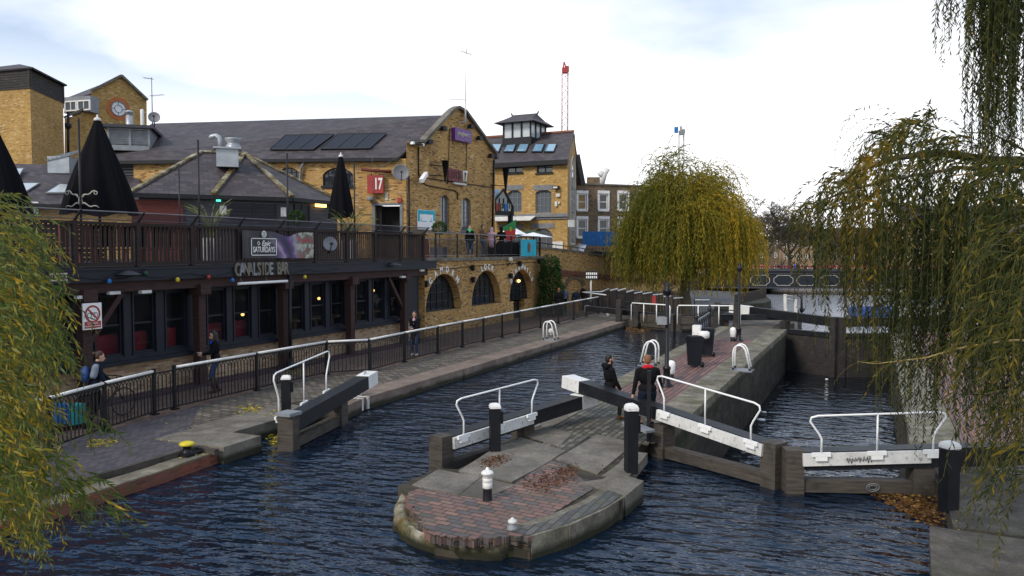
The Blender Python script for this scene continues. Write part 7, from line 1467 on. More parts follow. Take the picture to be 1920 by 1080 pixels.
# terrace visitors
def stand(px, yhead, X, rz, label, **k):
    p = PX(px, 470, X); return person((X, p.y, 3.66), rz, label, detail=False, group='people on the open terrace', **k)
stand(881, 420, -19.6, TH + pi + .2, 'woman in black coat with a bright green scarf on the open terrace', H=1.66, coat=.3, scarf='cloth_green', female=True, hair='hair_red', vox=.018)
stand(904, 418, -19.6, TH - 1.2, 'bald-templed man in a brown jacket and jeans on the open terrace', H=1.76, top='cloth_brown', legs='jeans', vox=.018, hands=[(-.1, .3, 1.1), (.12, .3, 1.08)])
stand(922, 425, -19.6, TH - .3, 'figure in a pale pink hooded coat on the open terrace', H=1.62, top='cloth_pink', legs='cloth_black', hood='up', coat=.22, female=True, vox=.018)
stand(940, 424, -19.55, TH + .2, 'person in dark clothes and dark hat beside the hanging flag', H=1.68, top='cloth_black', legs='cloth_black', hood='up', vox=.018, hands=[(-.15, .35, 1.2), (.2, .3, 1.1)])
def at(px, X, rz, z, label, **k): p = PX(px, 560, X); return person((X, p.y, z), rz, label, detail=False, vox=.02, **k)
at(1048, -17.3, TH, 0, 'person in a brown-black coat with a pale shoulder strap walking away by the ivy', H=1.74, coat=.4, hair='hair_red', legs='cloth_black', group='walkers beyond the fence')
at(1058, -17.9, TH + .2, 0, 'person in slate blue walking away beside the one with the strap', H=1.74, top='cloth_slate', legs='cloth_black', group='walkers beyond the fence')
at(1080, -16.9, TH, 0, 'person in a dark blue jacket and mustard trousers walking away', H=1.66, top='cloth_navy', legs='mustard', group='walkers beyond the fence', hair='hair_red')
at(1093, -18.4, TH - 1.0, -.1, 'person in black leaning by the blind arch of the ramp wall', H=1.74, top='cloth_black', legs='cloth_black', group='walkers beyond the fence')
p = PD(1152, 480, 66); person((p.x, p.y, p.z - 1.5), TH + pi, 'worker in a yellow high visibility vest behind the ramp wall', H=1.74, top='hiviz', legs='cloth_navy', detail=False, vox=.03)
# ================================================================ road bridge and what lies beyond
bg_ = thing('road_bridge', 'dark blue iron road bridge with cream octagonal panel outlines across the canal', 'bridge', PD(1560, 520, 115)); c0, c1 = PD(1330, 520, 118), PD(1960, 520, 113); RB_ = Wall((c0.x, c0.y), (c1.x, c1.y))
zt, zb = RB_.px(1500, 504)[1], RB_.px(1500, 541)[1]; m = MB(); RB_.bx(m, 0, RB_.L, zb, zt - .9, -12, 0); RB_.bx(m, 0, RB_.L, zt - .9, zt, -.5, .0); m.build('girder', 'navy_paint', bg_)
m = MB(); RB_.bx(m, 0, RB_.L, zt - .35, zt, 0, .25); RB_.bx(m, 0, RB_.L, zt - .75, zt - .6, 0, .12); RB_.bx(m, 0, RB_.L, zb, zb + .2, 0, .15); m.build('cornice', 'slats', bg_)
m = MB(); xs = [1406, 1450, 1493, 1537, 1581, 1625, 1669, 1713]
for x in xs:
    a, b = RB_.px(x + 1, 520)[0], RB_.px(x + 37, 520)[0]; z1_, z0_ = zt - .95, zb + .45; c_ = .45
    P = [(a + c_, z0_), (b - c_, z0_), (b - c_, z0_ + .15), (b, z0_ + c_), (b, z1_ - c_), (b - c_, z1_ - .15), (b - c_, z1_), (a + c_, z1_), (a + c_, z1_ - .15), (a, z1_ - c_), (a, z0_ + c_), (a + c_, z0_ + .15)]
    for p, q_ in zip(P, P[1:] + P[:1]): m.bar(RB_.p(p[0], p[1], .03), RB_.p(q_[0], q_[1], .03), .07, .07)
m.build('panel_outline', 'letter_cream', bg_)
m = MB(); RB_.bx(m, 0, RB_.L, zt + .0, zt + .22, -11, -10.8); m.build('far_parapet', 'red_sofa', bg_)
m = MB(); m.b2((-34, 112, -3.6), (c0.x - 2, 124, zt - .8)); tag(m.build('bridge_abutment', 'brick_brown', origin=(-25, 118, -3)), 'brown brick abutment at the left end of the road bridge', 'abutment')
for i, (px_, tp_, lb) in enumerate([(1436, 'cloth_red', 'tiny person in red crossing the road bridge'), (1460, 'cloth_navy', 'tiny person in navy on the bridge, left of a walking pair'), (1466, 'cloth_navy', 'tiny person in dark blue on the bridge, right one of the pair'), (1490, 'cloth_black', 'tiny person in black just left of the bright blue jacket'), (1496, 'cloth_blue', 'tiny person in a bright blue jacket on the bridge'), (1503, 'cloth_navy', 'tiny person just right of the bright blue jacket'), (1510, 'cloth_brown', 'tiny person in brown on the bridge near the willow strands'), (1534, 'cloth_black', 'tiny dark figure on the bridge behind the willow strands')]):
    a = RB_.px(px_, 500)[0]; p = RB_.p(a, zt - .85, -1.3 - .4 * (i % 3)); person(tuple(p), TH + (1.5 if i % 2 else -1.5), lb, 1.72, tp_, 'cloth_black', detail=False, vox=.045, group='people crossing the road bridge')
# blue covered boat and stone pier
b = PD(1640, 596, 72); t = thing('covered_boat', 'narrow boat with a bright blue cover moored on the far water', 'boat', (b.x, b.y, WL)); m = MB(); M = Matrix.Translation((b.x, b.y, WL)) @ Matrix.Rotation(TH, 4, 'Z'); m.T = M
P = [(-2.2, -.9), (1.8, -.9), (2.6, 0), (1.8, .9), (-2.2, .9)]; m.prism(P, -.2, .55); m.build('hull', 'navy_paint', t); m = MB(); m.T = M
for x0, x1 in ((-2.1, 1.8),):
    A_ = [(x0, -.8, .55), (x0, -.7, 1.2), (x0, 0, 1.45), (x0, .7, 1.2), (x0, .8, .55)]; B_ = [(x1, y, z) for _, y, z in A_]
    for i in range(4): m.face([A_[i], B_[i], B_[i + 1], A_[i + 1]])
    m.face(A_); m.face(B_[::-1])
m.build('cover', 'boat_blue', t)
m = MB(); pr = [PD(1395, 562, 88), PD(1437, 545, 97), PD(1446, 560, 88), PD(1432, 573, 84), PD(1380, 585, 82)]; m.prism([(p.x, p.y) for p in pr], -3.5, -1.5); struct(m.build('stone_pier', 'stone'))
m = MB()
for i in range(34): p = PD(1378 + i * 1.75, 560, 80 + i * .42); m.box((p.x, p.y, -1.4), (.09, .09, 2.0), TH)
tag(m.build('pile_fence', 'timber_dark', origin=tuple(PD(1405, 560, 86))), 'dark upright piling fence beyond the willow beside the bright water', 'fence')
# far buildings
def block(x0, x1, yt, Z, mat, label, roofm='slate', cols=6, rows=3, dz=10, ridge=.0, yb=520):
    a, b = PD(x0, yt, Z), PD(x1, yt, Z); W_ = Wall((a.x, a.y), (b.x, b.y)); t = thing('far_building', label, 'building', (a.x, a.y, -1)); z1_ = a.z; hs = []
    for r_ in range(rows):
        for c_ in range(cols):
            s = W_.L * (c_ + .3) / cols; zz = -.5 + (z1_ + .5) * (r_ + .35) / rows; hs.append((s, s + W_.L / cols * .4, zz, zz + (z1_ + .5) / rows * .45))
    m = MB(); W_.holes(m, 0, W_.L, -1, z1_, hs, .2); W_.bx(m, 0, W_.L, -1, z1_, -dz, -.6); m.build('wall', mat, t)
    for h in hs: window(W_, *h, t, 'white_paint', 'glass_dark', 1, 2, -.1, .12, .06)
    q0, q1 = W_.p(0, z1_, .3), W_.p(W_.L, z1_, .3); bb = V((-W_.n.x, -W_.n.y, 0)) * dz
    if ridge: roof('roof', [[q0, q1, q1 + bb * .5 + V((0, 0, ridge)), q0 + bb * .5 + V((0, 0, ridge))]], t, roofm)
    else: m = MB(); W_.bx(m, -.1, W_.L + .1, z1_, z1_ + .3, -.3, .15); m.build('parapet', 'stone', t)
block(1395, 1462, 445, 150, 'brick_brown', 'dim brown building behind the bare trees left of the bridge walkers', cols=5)
block(1466, 1560, 452, 160, 'brick_pale', 'low pale brick building behind the bare trees at the bridge', cols=7, ridge=3)
block(1565, 1680, 430, 150, 'brick_brown', 'brown brick block mostly hidden behind the right willow curtain', cols=8, rows=4)
block(1690, 1990, 415, 140, 'brick_pale', 'long pale brick block glimpsed through the right willow', cols=14, rows=4, ridge=3)
# cranes
def crane(px, yb, yt, Z, w_, label, red=True):
    b = PD(px, yb, Z); tp = PD(px + (1 if red else -1), yt, Z); t = thing('tower_crane', label, 'crane', tuple(b)); W_ = w_ * Z / FPX / 2; h = tp.z - b.z; rt = V((cos(TH), sin(TH), 0)); fw = V((-sin(TH), cos(TH), 0)); m = MB(); cs = [rt * W_ * x + fw * W_ * y for x, y in ((-1, -1), (1, -1), (1, 1), (-1, 1))]; rr = W_ * .16
    for c in cs: m.tube([b + c, b + c + V((0, 0, h * .84))], rr, 4)
    n = int(h * .84 / (W_ * 2.1))
    for i in range(n):
        z0, z1 = h * .84 * i / n, h * .84 * (i + 1) / n
        for k in range(4): a, c = cs[k], cs[(k + 1) % 4]; m.tube([b + a + V((0, 0, z0)), b + (c if i % 2 else a) + V((0, 0, z1))] if False else [b + (a if i % 2 else c) + V((0, 0, z0)), b + (c if i % 2 else a) + V((0, 0, z1))], rr * .6, 3)
    m.build('lattice_mast', 'white_grimy' if not red else 'crane_pale', t); m = MB()
    z0 = h * .82; m.box(b + V((0, 0, z0 + h * .06)), (W_ * 2.0, W_ * 2.0, h * .07), TH); m.tube([b + V((0, 0, z0)) - rt * W_, b + V((0, 0, h)) - rt * W_ * .3], rr * 1.6, 4); m.tube([b + V((0, 0, z0)) + rt * W_ * 1.2, b + V((0, 0, h)) - rt * W_ * .3], rr * 1.4, 4); m.box(b + V((0, 0, h * .9)) + rt * W_ * .6, (W_ * 1.4, W_ * 1.4, h * .08), TH)
    m.build('head', 'red_paint' if red else 'lead', t)
    if red: m = MB(); m.box(b + rt * W_ * 1.4 + V((0, 0, h * .02)), (W_ * 3, W_ * 2, h * .03), TH); m.build('base_housing', 'red_paint', t)
    else: m = MB(); m.box(b + V((0, 0, h * .93)) - rt * W_ * 2.2, (W_ * 1.5, W_, h * .1), TH); m.build('sign_board', 'blue_board', t)
plain('crane_pale', (.55, .38, .40), .6)
crane(1059, 252, 116, 330, 11, 'tall thin red and white lattice crane behind the warehouse roof', True); crane(1277, 345, 236, 340, 9, 'pale grey lattice crane rising behind the big willow', False)
b = PD(1132, 347, 120); t = thing('roof_telescope', 'small white crane head poking up behind the brown terrace chimney', 'crane', tuple(b)); m = MB(); m.tube([PD(1128, 346, 120), PD(1133, 327, 120), PD(1139, 316, 120)], .45, 8); m.build('jib', 'white_grimy', t); m = MB(); m.tube([PD(1124, 330, 120), PD(1131, 323, 120)], .5, 8); m.build('drum', 'white_grimy', t)
m = MB(); m.tube([PD(1243, 350, 95), PD(1243, 318, 95)], .15, 5); tag(m.build('flagpole', 'black_post', origin=tuple(PD(1243, 350, 95))), 'short dark spike on the terrace roof beside the willow top', 'pole')
# ================================================================ trees
def willow(loc, rx, top, label, n_cl=120, seed=3):
    r = random.Random(seed); loc = V(loc); t = thing('willow_tree', label, 'willow tree', tuple(loc)); m = MB(); crown = []
    m.tube([loc + V((0, 0, -.3)), loc + V((.1, .1, 1.2)), loc + V((-.1, 0, 2.6)), loc + V((.1, .2, 4.0))], [.55, .45, .4, .34], 12); m.build('trunk', 'bark', t)
    L = []; lm = MB(); fork = loc + V((0, 0, 3.0))
    for i in range(n_cl):
        a = 2.4 * i + r.uniform(-.3, .3); f = sqrt((i + .5) / n_cl); lob = 1 + .22 * sin(a * 3 + 1) * sin(a * 1.0 + .4); rad = rx * f * r.uniform(.82, 1.04) * lob; dome = (top - loc.z) * (1 - .38 * f ** 3) * r.uniform(.82, 1.02) * (1 + .07 * sin(a * 4 + f * 5))
        if f < .8 and r.random() < .35: dome *= r.uniform(.62, .85)
        c = loc + V((cos(a) * rad, sin(a) * rad, dome)); out_ = V((cos(a), sin(a), .5)); mid = fork.lerp(c, .5) + V((0, 0, .9))
        if i % 5 == 0: lm.tube([fork, mid, c], [.11, .05, .02], 6)
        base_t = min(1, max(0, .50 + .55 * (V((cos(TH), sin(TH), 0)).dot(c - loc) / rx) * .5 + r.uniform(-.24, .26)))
        for k in range(r.randint(34, 48)):
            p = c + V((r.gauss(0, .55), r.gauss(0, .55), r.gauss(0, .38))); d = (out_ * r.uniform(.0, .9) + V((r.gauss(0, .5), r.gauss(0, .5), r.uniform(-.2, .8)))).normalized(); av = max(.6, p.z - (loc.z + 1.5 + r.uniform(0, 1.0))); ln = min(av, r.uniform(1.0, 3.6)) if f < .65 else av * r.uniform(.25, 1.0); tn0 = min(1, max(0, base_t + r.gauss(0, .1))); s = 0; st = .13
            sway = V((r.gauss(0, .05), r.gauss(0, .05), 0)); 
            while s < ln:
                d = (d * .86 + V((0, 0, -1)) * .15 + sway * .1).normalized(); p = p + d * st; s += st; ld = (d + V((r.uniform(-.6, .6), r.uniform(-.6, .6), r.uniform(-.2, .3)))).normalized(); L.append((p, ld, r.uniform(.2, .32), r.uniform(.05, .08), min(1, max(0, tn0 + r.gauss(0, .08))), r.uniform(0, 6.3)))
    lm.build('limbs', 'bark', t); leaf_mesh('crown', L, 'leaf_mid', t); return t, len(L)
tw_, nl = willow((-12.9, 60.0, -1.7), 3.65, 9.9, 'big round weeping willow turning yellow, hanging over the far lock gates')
def bare(loc, h, label, seed, lean=0, depth=5, mat='bark'):
    r = random.Random(seed); loc = V(loc); t = thing('bare_tree', label, 'bare tree', tuple(loc), 'bare trees by the road bridge'); m = MB(); tr_ = MB()
    tr_.tube([loc, loc + V((lean * .1, 0, h * .3))], [h * .028, h * .02], 8)
    def br(p, d, ln, rad, k):
        q = p + d * ln * .5 + V((r.gauss(0, .05) * ln, r.gauss(0, .05) * ln, 0)); e = q + (d + V((r.gauss(0, .2), r.gauss(0, .2), r.gauss(0, .1)))).normalized() * ln * .5; m.tube([p, q, e], [max(rad, .03), max(rad * .8, .028), max(rad * .6, .025)], 5 if k > 3 else 3, cap=False)
        if k <= 0: return
        for i in range(r.randint(3, 4)):
            nd = (d * .6 + V((r.gauss(0, .55), r.gauss(0, .55), r.gauss(.12, .3)))).normalized(); br(q.lerp(e, r.uniform(.1, 1)), nd, ln * r.uniform(.55, .8), rad * .55, k - 1)
    for i in range(5): a = i * 1.26 + r.random(); br(loc + V((lean * .1, 0, h * (.22 + .02 * i))), V((cos(a) * .7, sin(a) * .7, .8)).normalized(), h * .28, h * .013, depth)
    m.build('branches', mat, t); tr_.build('trunk', mat, t)
for px_, yt, Z, lb, sd in ((1438, 345, 125, 'bare dark tree beside the right flank of the big willow', 2), (1480, 372, 132, 'bare tree behind the bridge walkers in blue', 5), (1405, 372, 135, 'bare tree mostly behind the big willow', 8), (1540, 405, 140, 'bare tree behind the first hanging strands of the right willow', 9), (1620, 400, 145, 'bare tree deep behind the right willow curtain', 12)):
    g0 = PD(px_, 540, Z); tp = PD(px_, yt, Z); bare((g0.x, g0.y, -.6), tp.z + .6, lb, sd)
# ---- near willows: hanging strands of single leaves on thin twigs
def strand(L, tw, p, d, ln, lf, wd, tone, r, st=.045, g=.12, sway=(0, 0, 0), dens=1.0, tip=.12):
    P = [V(p)]; p = V(p); d = V(d).normalized(); s = 0; sw_ = V(sway); w0 = r.uniform(0, 6)
    while s < ln:
        d = (d + V((0, 0, -g)) + sw_ * .05 + V((r.gauss(0, .02), r.gauss(0, .02), 0))).normalized(); p = p + d * st; s += st; P.append(p.copy())
        if r.random() < dens:
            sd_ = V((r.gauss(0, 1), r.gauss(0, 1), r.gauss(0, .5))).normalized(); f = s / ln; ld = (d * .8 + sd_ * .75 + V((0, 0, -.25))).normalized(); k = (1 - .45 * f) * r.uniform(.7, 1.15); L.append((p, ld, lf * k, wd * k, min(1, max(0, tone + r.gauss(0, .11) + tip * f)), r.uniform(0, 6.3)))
    tw.tube(P[::2] + [P[-1]], .0022, 3, cap=False)
CR = V((cos(TH), sin(TH), 0)); CF = V((-sin(TH), cos(TH), 0))
rw_ = thing('willow_tree', 'near weeping willow hanging dark green and rusty leaves over the right side of the view', 'willow tree', tuple(PD(2290, 470, 12.5).xy) + (0,)); base = V(rw_['_o']); r = random.Random(11)
m = MB(); fork = base + V((0, 0, 3.2)); m.tube([base + V((0, 0, -.1)), base + V((.1, 0, 1.6)), fork, fork + V((.1, .1, 3))], [.42, .34, .28, .2], 12); m.build('trunk', 'bark', rw_)
limbs = [[fork, PD(2100, 330, 11.6), PD(1960, 303, 11.2), PD(1860, 301, 11.0), PD(1780, 289, 10.8), PD(1740, 288, 10.7), PD(1680, 296, 10.6), PD(1610, 318, 10.5), PD(1570, 345, 10.4)], [fork, PD(2080, 345, 10.6), PD(1960, 324, 10.2), PD(1860, 318, 10.0), PD(1800, 314, 9.9), PD(1740, 325, 9.8), PD(1670, 336, 9.7)], [fork + V((0, 0, 1.5)), PD(2060, 180, 10.5), PD(1960, 20, 10.2), PD(1880, -90, 10.2), PD(1800, -70, 10.2)], [PD(1680, 296, 10.6), PD(1700, 255, 10.7), PD(1745, 210, 10.8)], [PD(1670, 336, 9.7), PD(1600, 355, 9.8), PD(1548, 373, 9.8), PD(1515, 395, 9.8)], [PD(1960, 303, 11.2), PD(1860, 250, 11), PD(1800, 248, 11)], [PD(2080, 345, 10.6), PD(1990, 400, 8.2), PD(1900, 430, 8), PD(1850, 470, 7.9)]]
m = MB()
for k, l in enumerate(limbs): r0 = (.085, .05, .06, .016, .022, .02, .03)[k]; m.tube(l, [r0 * (1 - .75 * i / (len(l) - 1)) for i in range(len(l))], 8)
m.build('limbs', 'bark', rw_)
L, twg = [], MB()
#        px   ytop ybot  Z  n tone
cols = [(1503, 395, 440, 10, 4, .35), (1518, 385, 470, 10, 6, .3), (1530, 375, 560, 10, 7, .3), (1545, 360, 455, 10, 8, .35), (1556, 350, 640, 10, 9, .25), (1570, 335, 600, 10.3, 9, .3), (1585, 322, 590, 10.3, 12, .3), (1600, 318, 690, 9.5, 13, .25), (1612, 308, 560, 10.4, 12, .4), (1625, 300, 620, 10.6, 12, .35), (1638, 295, 650, 10.5, 12, .4), (1650, 285, 720, 9.5, 13, .35),
 (1662, 260, 640, 10.6, 11, .45), (1675, 270, 740, 9.5, 12, .4), (1688, 245, 690, 10.7, 11, .4), (1700, 240, 760, 9.4, 12, .35), (1712, 225, 720, 10.8, 11, .35), (1725, 215, 800, 9.2, 12, .35), (1738, 200, 840, 9.4, 12, .35), (1750, 200, 760, 10.9, 10, .3), (1764, 240, 860, 9, 11, .3), (1778, 260, 700, 10.5, 10, .35), (1790, 250, 800, 9, 10, .3), (1803, 250, 650, 10.5, 10, .3), (1816, 300, 830, 8.6, 10, .3), (1830, 300, 760, 9, 11, .3), (1845, 300, 720, 10, 11, .3), (1860, 310, 860, 8.6, 11, .3), (1875, 300, 820, 9.6, 12, .3), (1890, 300, 900, 8.4, 12, .28), (1905, 290, 880, 9.5, 12, .28), (1920, 300, 930, 8.6, 13, .28), (1940, 290, 950, 9, 13, .28), (1965, 290, 950, 9.4, 12, .28)]
for px_, yt, yb, Z, n, tn in cols:
    for k in range(int(n * 1.08)):
        z_ = Z + r.gauss(0, .55); y0 = yt + abs(r.gauss(0, 1)) * (yb - yt) * .28 if k > 2 else yt + r.uniform(0, 12); y1 = y0 + (yb - y0) * r.uniform(.45, 1.0) if k > 1 else yb * r.uniform(.96, 1.0); p = PD(px_ + r.gauss(0, 4.5) + 8, y0, z_); ln = max(.3, (y1 - y0) * z_ / FPX)
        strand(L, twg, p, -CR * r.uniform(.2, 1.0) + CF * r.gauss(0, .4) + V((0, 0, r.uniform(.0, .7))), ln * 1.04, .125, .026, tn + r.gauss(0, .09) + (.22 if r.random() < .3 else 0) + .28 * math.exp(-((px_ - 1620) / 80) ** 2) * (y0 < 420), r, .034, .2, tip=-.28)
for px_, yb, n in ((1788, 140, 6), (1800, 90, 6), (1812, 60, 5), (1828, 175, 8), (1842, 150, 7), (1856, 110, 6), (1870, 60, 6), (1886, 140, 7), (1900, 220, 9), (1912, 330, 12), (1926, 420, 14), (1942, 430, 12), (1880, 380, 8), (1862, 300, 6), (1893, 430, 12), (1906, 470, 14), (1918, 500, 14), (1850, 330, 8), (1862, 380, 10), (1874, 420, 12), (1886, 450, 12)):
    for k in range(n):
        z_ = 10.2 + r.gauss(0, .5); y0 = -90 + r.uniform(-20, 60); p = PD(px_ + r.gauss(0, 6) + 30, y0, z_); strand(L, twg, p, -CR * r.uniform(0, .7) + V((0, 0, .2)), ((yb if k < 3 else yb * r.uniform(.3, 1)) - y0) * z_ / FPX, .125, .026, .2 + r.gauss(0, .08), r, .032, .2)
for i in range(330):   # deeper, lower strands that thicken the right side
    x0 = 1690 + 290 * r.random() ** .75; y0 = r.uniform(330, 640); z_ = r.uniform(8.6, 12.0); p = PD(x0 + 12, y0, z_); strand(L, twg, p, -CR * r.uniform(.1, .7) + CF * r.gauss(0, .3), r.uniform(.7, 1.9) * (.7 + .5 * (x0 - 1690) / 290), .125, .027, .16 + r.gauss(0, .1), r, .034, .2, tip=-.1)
# arching top twigs
for i in range(46):
    x0 = r.uniform(1680, 1900); p = PD(x0, 250 + abs(x0 - 1745) * .32 + r.uniform(-10, 40), 10.7); strand(L, twg, p, -CR * r.uniform(.3, 1) + V((0, 0, r.uniform(.5, 1.4))), r.uniform(.8, 1.7), .11, .02, .25 + r.gauss(0, .08), r, .035, .10, dens=.9)
# nearer, larger leaved twigs at the right edge
for i in range(80):
    x0, y0 = r.uniform(1870, 2000), r.uniform(380, 900); z_ = r.uniform(5.2, 6.8); strand(L, twg, PD(x0, y0, z_), -CR * r.uniform(.3, 1) + V((0, 0, r.uniform(-.3, .6))), r.uniform(.4, 1.0), .11, .021, .33 + r.gauss(0, .12), r, .035, .14)
sp = [PD(1990, 640, 7), PD(1900, 638, 7), PD(1840, 645, 7), PD(1790, 655, 7.1), PD(1740, 670, 7.2), PD(1690, 677, 7.3), PD(1640, 682, 7.4), PD(1608, 678, 7.5)]
m = MB(); m.tube(sp, [.012, .011, .010, .009, .008, .007, .005, .003], 6); m.build('bright_twig', 'twig', rw_)
for i in range(15):
    f = r.random() * 6.99; k = int(f); p = sp[k].lerp(sp[k + 1], f - k); strand(L, twg, p, -CR * .8 + V((0, 0, r.uniform(-.3, .5))), r.uniform(.25, .6), .095, .019, .4 + r.gauss(0, .1), r, .04, .14)
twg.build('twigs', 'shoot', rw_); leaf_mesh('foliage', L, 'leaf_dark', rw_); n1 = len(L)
lw = thing('willow_tree', 'near willow with bright yellow-green leaves spilling over the left edge', 'willow tree', (-13.6, .8, 0)); base = V((-13.6, .8, 0)); r = random.Random(21); fork = base + V((.3, .3, 2.8))
m = MB(); m.tube([base + V((0, 0, -.1)), base + V((.1, .1, 1.4)), fork], [.4, .32, .26], 12); m.build('trunk', 'bark', lw); m = MB()
for a in ([fork, PD(-700, 250, 6.2), PD(-350, 330, 6.2), PD(-120, 420, 6.2), PD(-20, 470, 6.2)], [fork, PD(-600, 350, 6.8), PD(-300, 330, 7.0), PD(-60, 360, 7.0)], [fork, PD(-700, 500, 5.6), PD(-250, 560, 5.6), PD(-60, 640, 5.6)], [fork, PD(-700, 600, 5.6), PD(-250, 760, 5.5), PD(-60, 820, 5.5)]): m.tube(a, [.14 * (1 - .8 * i / (len(a) - 1)) for i in range(len(a))], 8)
m.build('limbs', 'bark', lw); L, twg = [], MB()
def lstr(x0, y0, n, dx_, dz_, l0, l1, z0=5.4, z1=7.2, tn=.62):
    for k in range(int(n * 1.5)): z_ = r.uniform(z0, z1); strand(L, twg, PD(x0 + r.gauss(0, 12), y0 + r.gauss(0, 10), z_), CR * dx_ * r.uniform(.6, 1.2) + CF * r.gauss(0, .25) + V((0, 0, dz_ + r.gauss(0, .2))), r.uniform(l0, l1), .115, .022, tn + r.gauss(0, .14) - (.15 if z_ > 6.3 else 0), r, .034, .085, dens=1)
for y0, n, l1 in ((395, 12, .55), (430, 13, .75), (470, 15, .8), (510, 16, .9), (550, 17, .95), (590, 17, .95), (630, 16, .95), (670, 16, .85), (710, 17, .8), (750, 18, .85), (790, 18, .9), (830, 19, .95), (870, 18, .95), (910, 16, .95), (950, 13, .8), (1000, 9, .5)):
    lstr(-45, y0, n, 1.0, .15, l1 * .4, l1 * (.84 if y0 < 800 else .98))
for y0, n in ((420, 9), (480, 11), (540, 12), (600, 12), (660, 10), (720, 9), (780, 11), (840, 12), (890, 12)): lstr(20, y0, n, .9, -.15, .3, .62, tn=.5)
for y0, x0, n in ((470, 60, 4), (530, 75, 5), (590, 85, 5), (640, 80, 5), (860, 90, 7), (900, 110, 7)): lstr(x0, y0, n, .8, -.5, .25, .5, tn=.5)
for e in ((150, 905), (165, 930), (185, 945), (120, 930)): lstr(*e, 3, 1.0, -.25, .22, .36, 5.6, 6.2, .4)
lstr(150, 760, 3, .35, -.8, .2, .4, 6, 6.4, .55); lstr(185, 790, 2, 1.0, -.2, .25, .38, 5.9, 6.1, .35)
twg.build('twigs', 'shoot', lw); leaf_mesh('foliage', L, 'leaf_near', lw)
print('LEAVES', nl, n1, len(L))
# ivy bush at the end of the arched wall
r = random.Random(4); c = PD(1034, 530, 49.0); iv = thing('ivy_bush', 'tall dark green ivy bush against the ramp wall right of the arches', 'bush', (c.x, c.y, 0)); L = []
for i in range(5200):
    d = V((r.gauss(0, 1), r.gauss(0, 1), r.gauss(0, 1))).normalized(); k = r.uniform(.6, 1.0) ** .5; zf = r.random(); w_ = .8 * (1 - .45 * zf ** 2) * (1 + .35 * MN.noise(V((d.x * 1.5, d.y * 1.5, zf * 4)))); p = V((c.x, c.y, 0)) + V((d.x * w_ * k, d.y * .8 * k, .1 + zf * 3.3 + d.z * .35)) + V((-.1 * zf, 0, 0)); L.append((p, d + V((0, 0, r.uniform(-.6, .6))), .13, .09, r.random(), r.uniform(0, 6)))
leaf_mesh('foliage', L, 'leaf_ivy', iv); m = MB(); m.tube([(c.x, c.y, 0), (c.x - .1, c.y, 1.8), (c.x, c.y + .1, 3.2)], [.08, .06, .03], 6); m.build('stem', 'bark', iv)
# ---- fallen leaves
def litter(name, poly, z, n, mat, label, size=.07, seed=1, clump=0):
    r = random.Random(seed); L = []; xs = [p[0] for p in poly]; ys = [p[1] for p in poly]
    def inside(x, y):
        c = False; j = len(poly) - 1
        for i in range(len(poly)):
            if (poly[i][1] > y) != (poly[j][1] > y) and x < (poly[j][0] - poly[i][0]) * (y - poly[i][1]) / (poly[j][1] - poly[i][1]) + poly[i][0]: c = not c
            j = i
        return c
    cx, cy = sum(xs) / len(xs), sum(ys) / len(ys)
    while len(L) < n:
        if clump: x, y = r.gauss(cx, (max(xs) - min(xs)) / 5 / clump), r.gauss(cy, (max(ys) - min(ys)) / 5 / clump)
        else: x, y = r.uniform(min(xs), max(xs)), r.uniform(min(ys), max(ys))
        if inside(x, y): a = r.uniform(0, 6.3); L.append(((x, y, z + r.uniform(.002, .03)), (cos(a), sin(a), r.uniform(-.12, .2)), size * r.uniform(.6, 1.3), size * .35 * r.uniform(.6, 1.4), r.random(), r.uniform(-.3, .3) + 1.57))
    o = leaf_mesh(name, L, mat, origin=(cx, cy, z)); return struct(o, 'stuff', label)
gp_ = lambda P, z=0: [tuple(G(x, y, z))[:2] for x, y in P]
litter('floating_leaves', gp_([(1630, 928), (1700, 922), (1765, 930), (1780, 1000), (1745, 990), (1700, 965), (1660, 945)], WU), WU + .005, 1000, 'litter', 'rusty leaves floating in the corner by the right bank', .085, 1, .7)
litter('brown_leaves', gp_([(965, 905), (1010, 880), (1080, 878), (1085, 905), (1040, 915), (1050, 950), (1000, 925)]), .016, 420, 'litter_brown', 'brown leaves strewn on the island bricks', .06, 2, 1)
litter('brown_leaves', gp_([(895, 865), (940, 850), (960, 862), (940, 880), (900, 882)]), .02, 260, 'litter_brown', 'brown leaves on the island slab behind the open gate', .06, 3, 1)
litter('brown_leaves', gp_([(1040, 868), (1085, 868), (1085, 905), (1045, 905)]), .016, 200, 'litter_brown', 'brown leaves by the right slab of the island', .06, 7, 1)
for i, (x, y, k) in enumerate(((470, 770, 90), (195, 832, 80), (520, 775, 40), (360, 850, 60), (560, 700, 60))):
    litter('yellow_leaves', gp_([(x - 25, y - 12), (x + 25, y - 12), (x + 28, y + 12), (x - 28, y + 12)], 0 if i != 3 else -.09), 0.0 if i != 3 else -.085, k, 'litter_yellow', None, .09, 20 + i, 1)
litter('floating_leaves', gp_([(1175, 612), (1225, 606), (1245, 612), (1200, 625), (1172, 622)], WU), WU + .005, 900, 'litter', None, .09, 8)
litter('ledge_leaves', gp_([(500, 815), (525, 800), (545, 800), (535, 840), (505, 835)], WU), WU + .01, 300, 'litter_yellow', None, .08, 9)
litter('scattered_leaves', [(-16, 12), (-13, 12), (-13, 42), (-15.4, 42)], .004, 500, 'litter_yellow', None, .05, 10)
litter('scattered_leaves', [(-7, 13), (-4.3, 13), (-4.3, 40), (-7, 40)], .012, 260, 'litter_brown', None, .05, 11)
litter('scattered_leaves', [(1, 6), (4, 6), (4.5, 17), (1.2, 17)], .016, 240, 'litter_yellow', None, .05, 12)
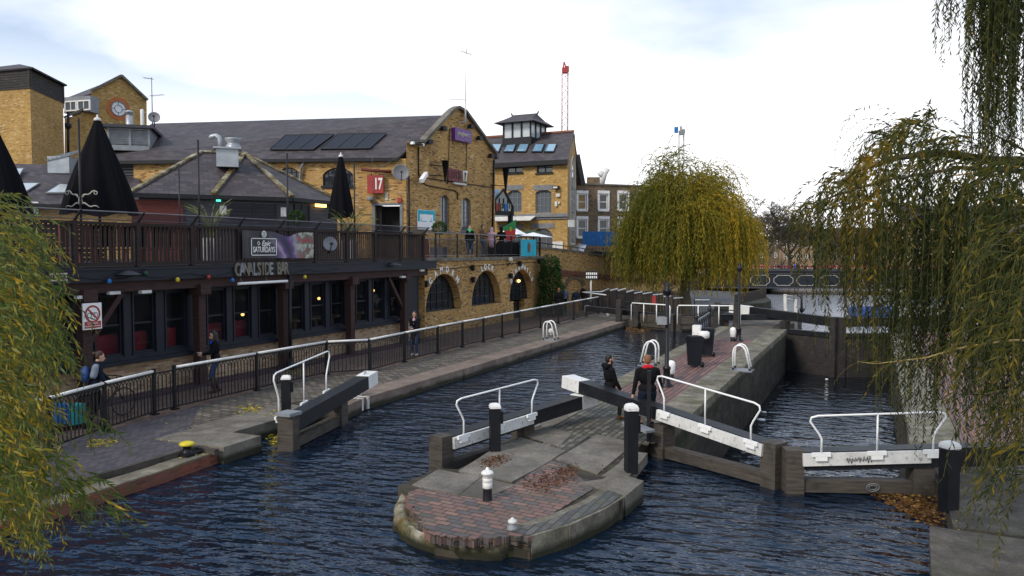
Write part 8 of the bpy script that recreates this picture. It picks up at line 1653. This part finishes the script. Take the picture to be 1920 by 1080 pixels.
# bits of rubbish on the chamber water
for i, (x, y, s) in enumerate(((1432, 774, .12), (1427, 788, .18), (1550, 712, .08))):
    p = G(x, y, WC); m = MB(); m.lathe([(0, 0), (s, .01), (s * .8, .05), (0, .06)], p, 7); tag(m.build('floating_cup', 'white_clean', origin=tuple(p)), 'white scrap floating in the deep chamber, %s' % ('upper one near the island wall', 'lower one near the island wall', 'small one in mid water')[i], 'litter', 'white scraps on the chamber water')
# dark fencing and wall beneath the big willow
t = thing('lower_fence', 'dark close-set fence under the big willow beyond the left far gate', 'fence', (-16, 58, -1.6)); m = MB(); a, b = V((-19.3, 55.5, 0)), V((-12.6, 57.0, 0))
for i in range(60): p = a.lerp(b, i / 60); m.box((p.x, p.y, -.2), (.09, .05, 2.6), .22)
m.bar(a + V((0, .05, .9)), b + V((0, .05, .9)), .06, .1); m.bar(a + V((0, .05, -1)), b + V((0, .05, -1)), .06, .1); m.build('palings', 'timber_dark', t)
m = MB(); m.b2((-12.62, 51.2, -3.5), (-12.35, 78, -1.0)); tag(m.build('quay_wall', 'brick_wet', origin=(-12.5, 60, -2)), 'dark wet quay wall of the lower canal beneath the willow', 'wall')
# timber benches behind the terrace railing and a brown screen
def bench(y, label):
    t = thing('bench', label, 'bench', (-19.3, y, 3.58), 'timber benches on the terrace'); m = MB()
    for k in range(4): m.b2((-19.55 + k * .12, y - .8, 4.02), (-19.45 + k * .12, y + .8, 4.05))
    m.build('seat', 'timber_maroon', t); m = MB()
    for k in range(9): m.b2((-18.98, y - .78 + k * .19, 4.1), (-18.95, y - .64 + k * .19, 4.62))
    m.b2((-19.0, y - .8, 4.6), (-18.93, y + .8, 4.68)); m.build('backrest', 'timber_maroon', t)
    for sy in (-.74, .74):
        for x in (-19.5, -19.0): m = MB(); m.b2((x - .035, y + sy - .035, 3.59), (x + .035, y + sy + .035, 4.6 if x > -19.2 else 4.02)); m.build('leg', 'timber_maroon', t)
for i, px_ in enumerate((165, 222, 275, 328)): bench(PX(px_, 460, -18.95).y, 'reddish timber bench behind the terrace railing, %s from the left' % 'first second third fourth'.split()[i])
t = thing('terrace_screen', 'dark brown boarded screen at the back of the terrace in front of the low roof', 'screen', (-24, 14, 3.58)); W_ = Wall((-24.5, 4), (-26.8, 21.5)); m = MB()
for k in range(8): W_.bx(m, 0, W_.L, 3.6 + k * .17, 3.74 + k * .17, 0, .03)
m.build('boards', 'timber_red', t); m = MB()
for k in range(9): W_.bx(m, W_.L * k / 8 - .04, W_.L * k / 8 + .04, 3.58, 5.0, -.06, 0)
m.build('posts', 'timber_red', t)
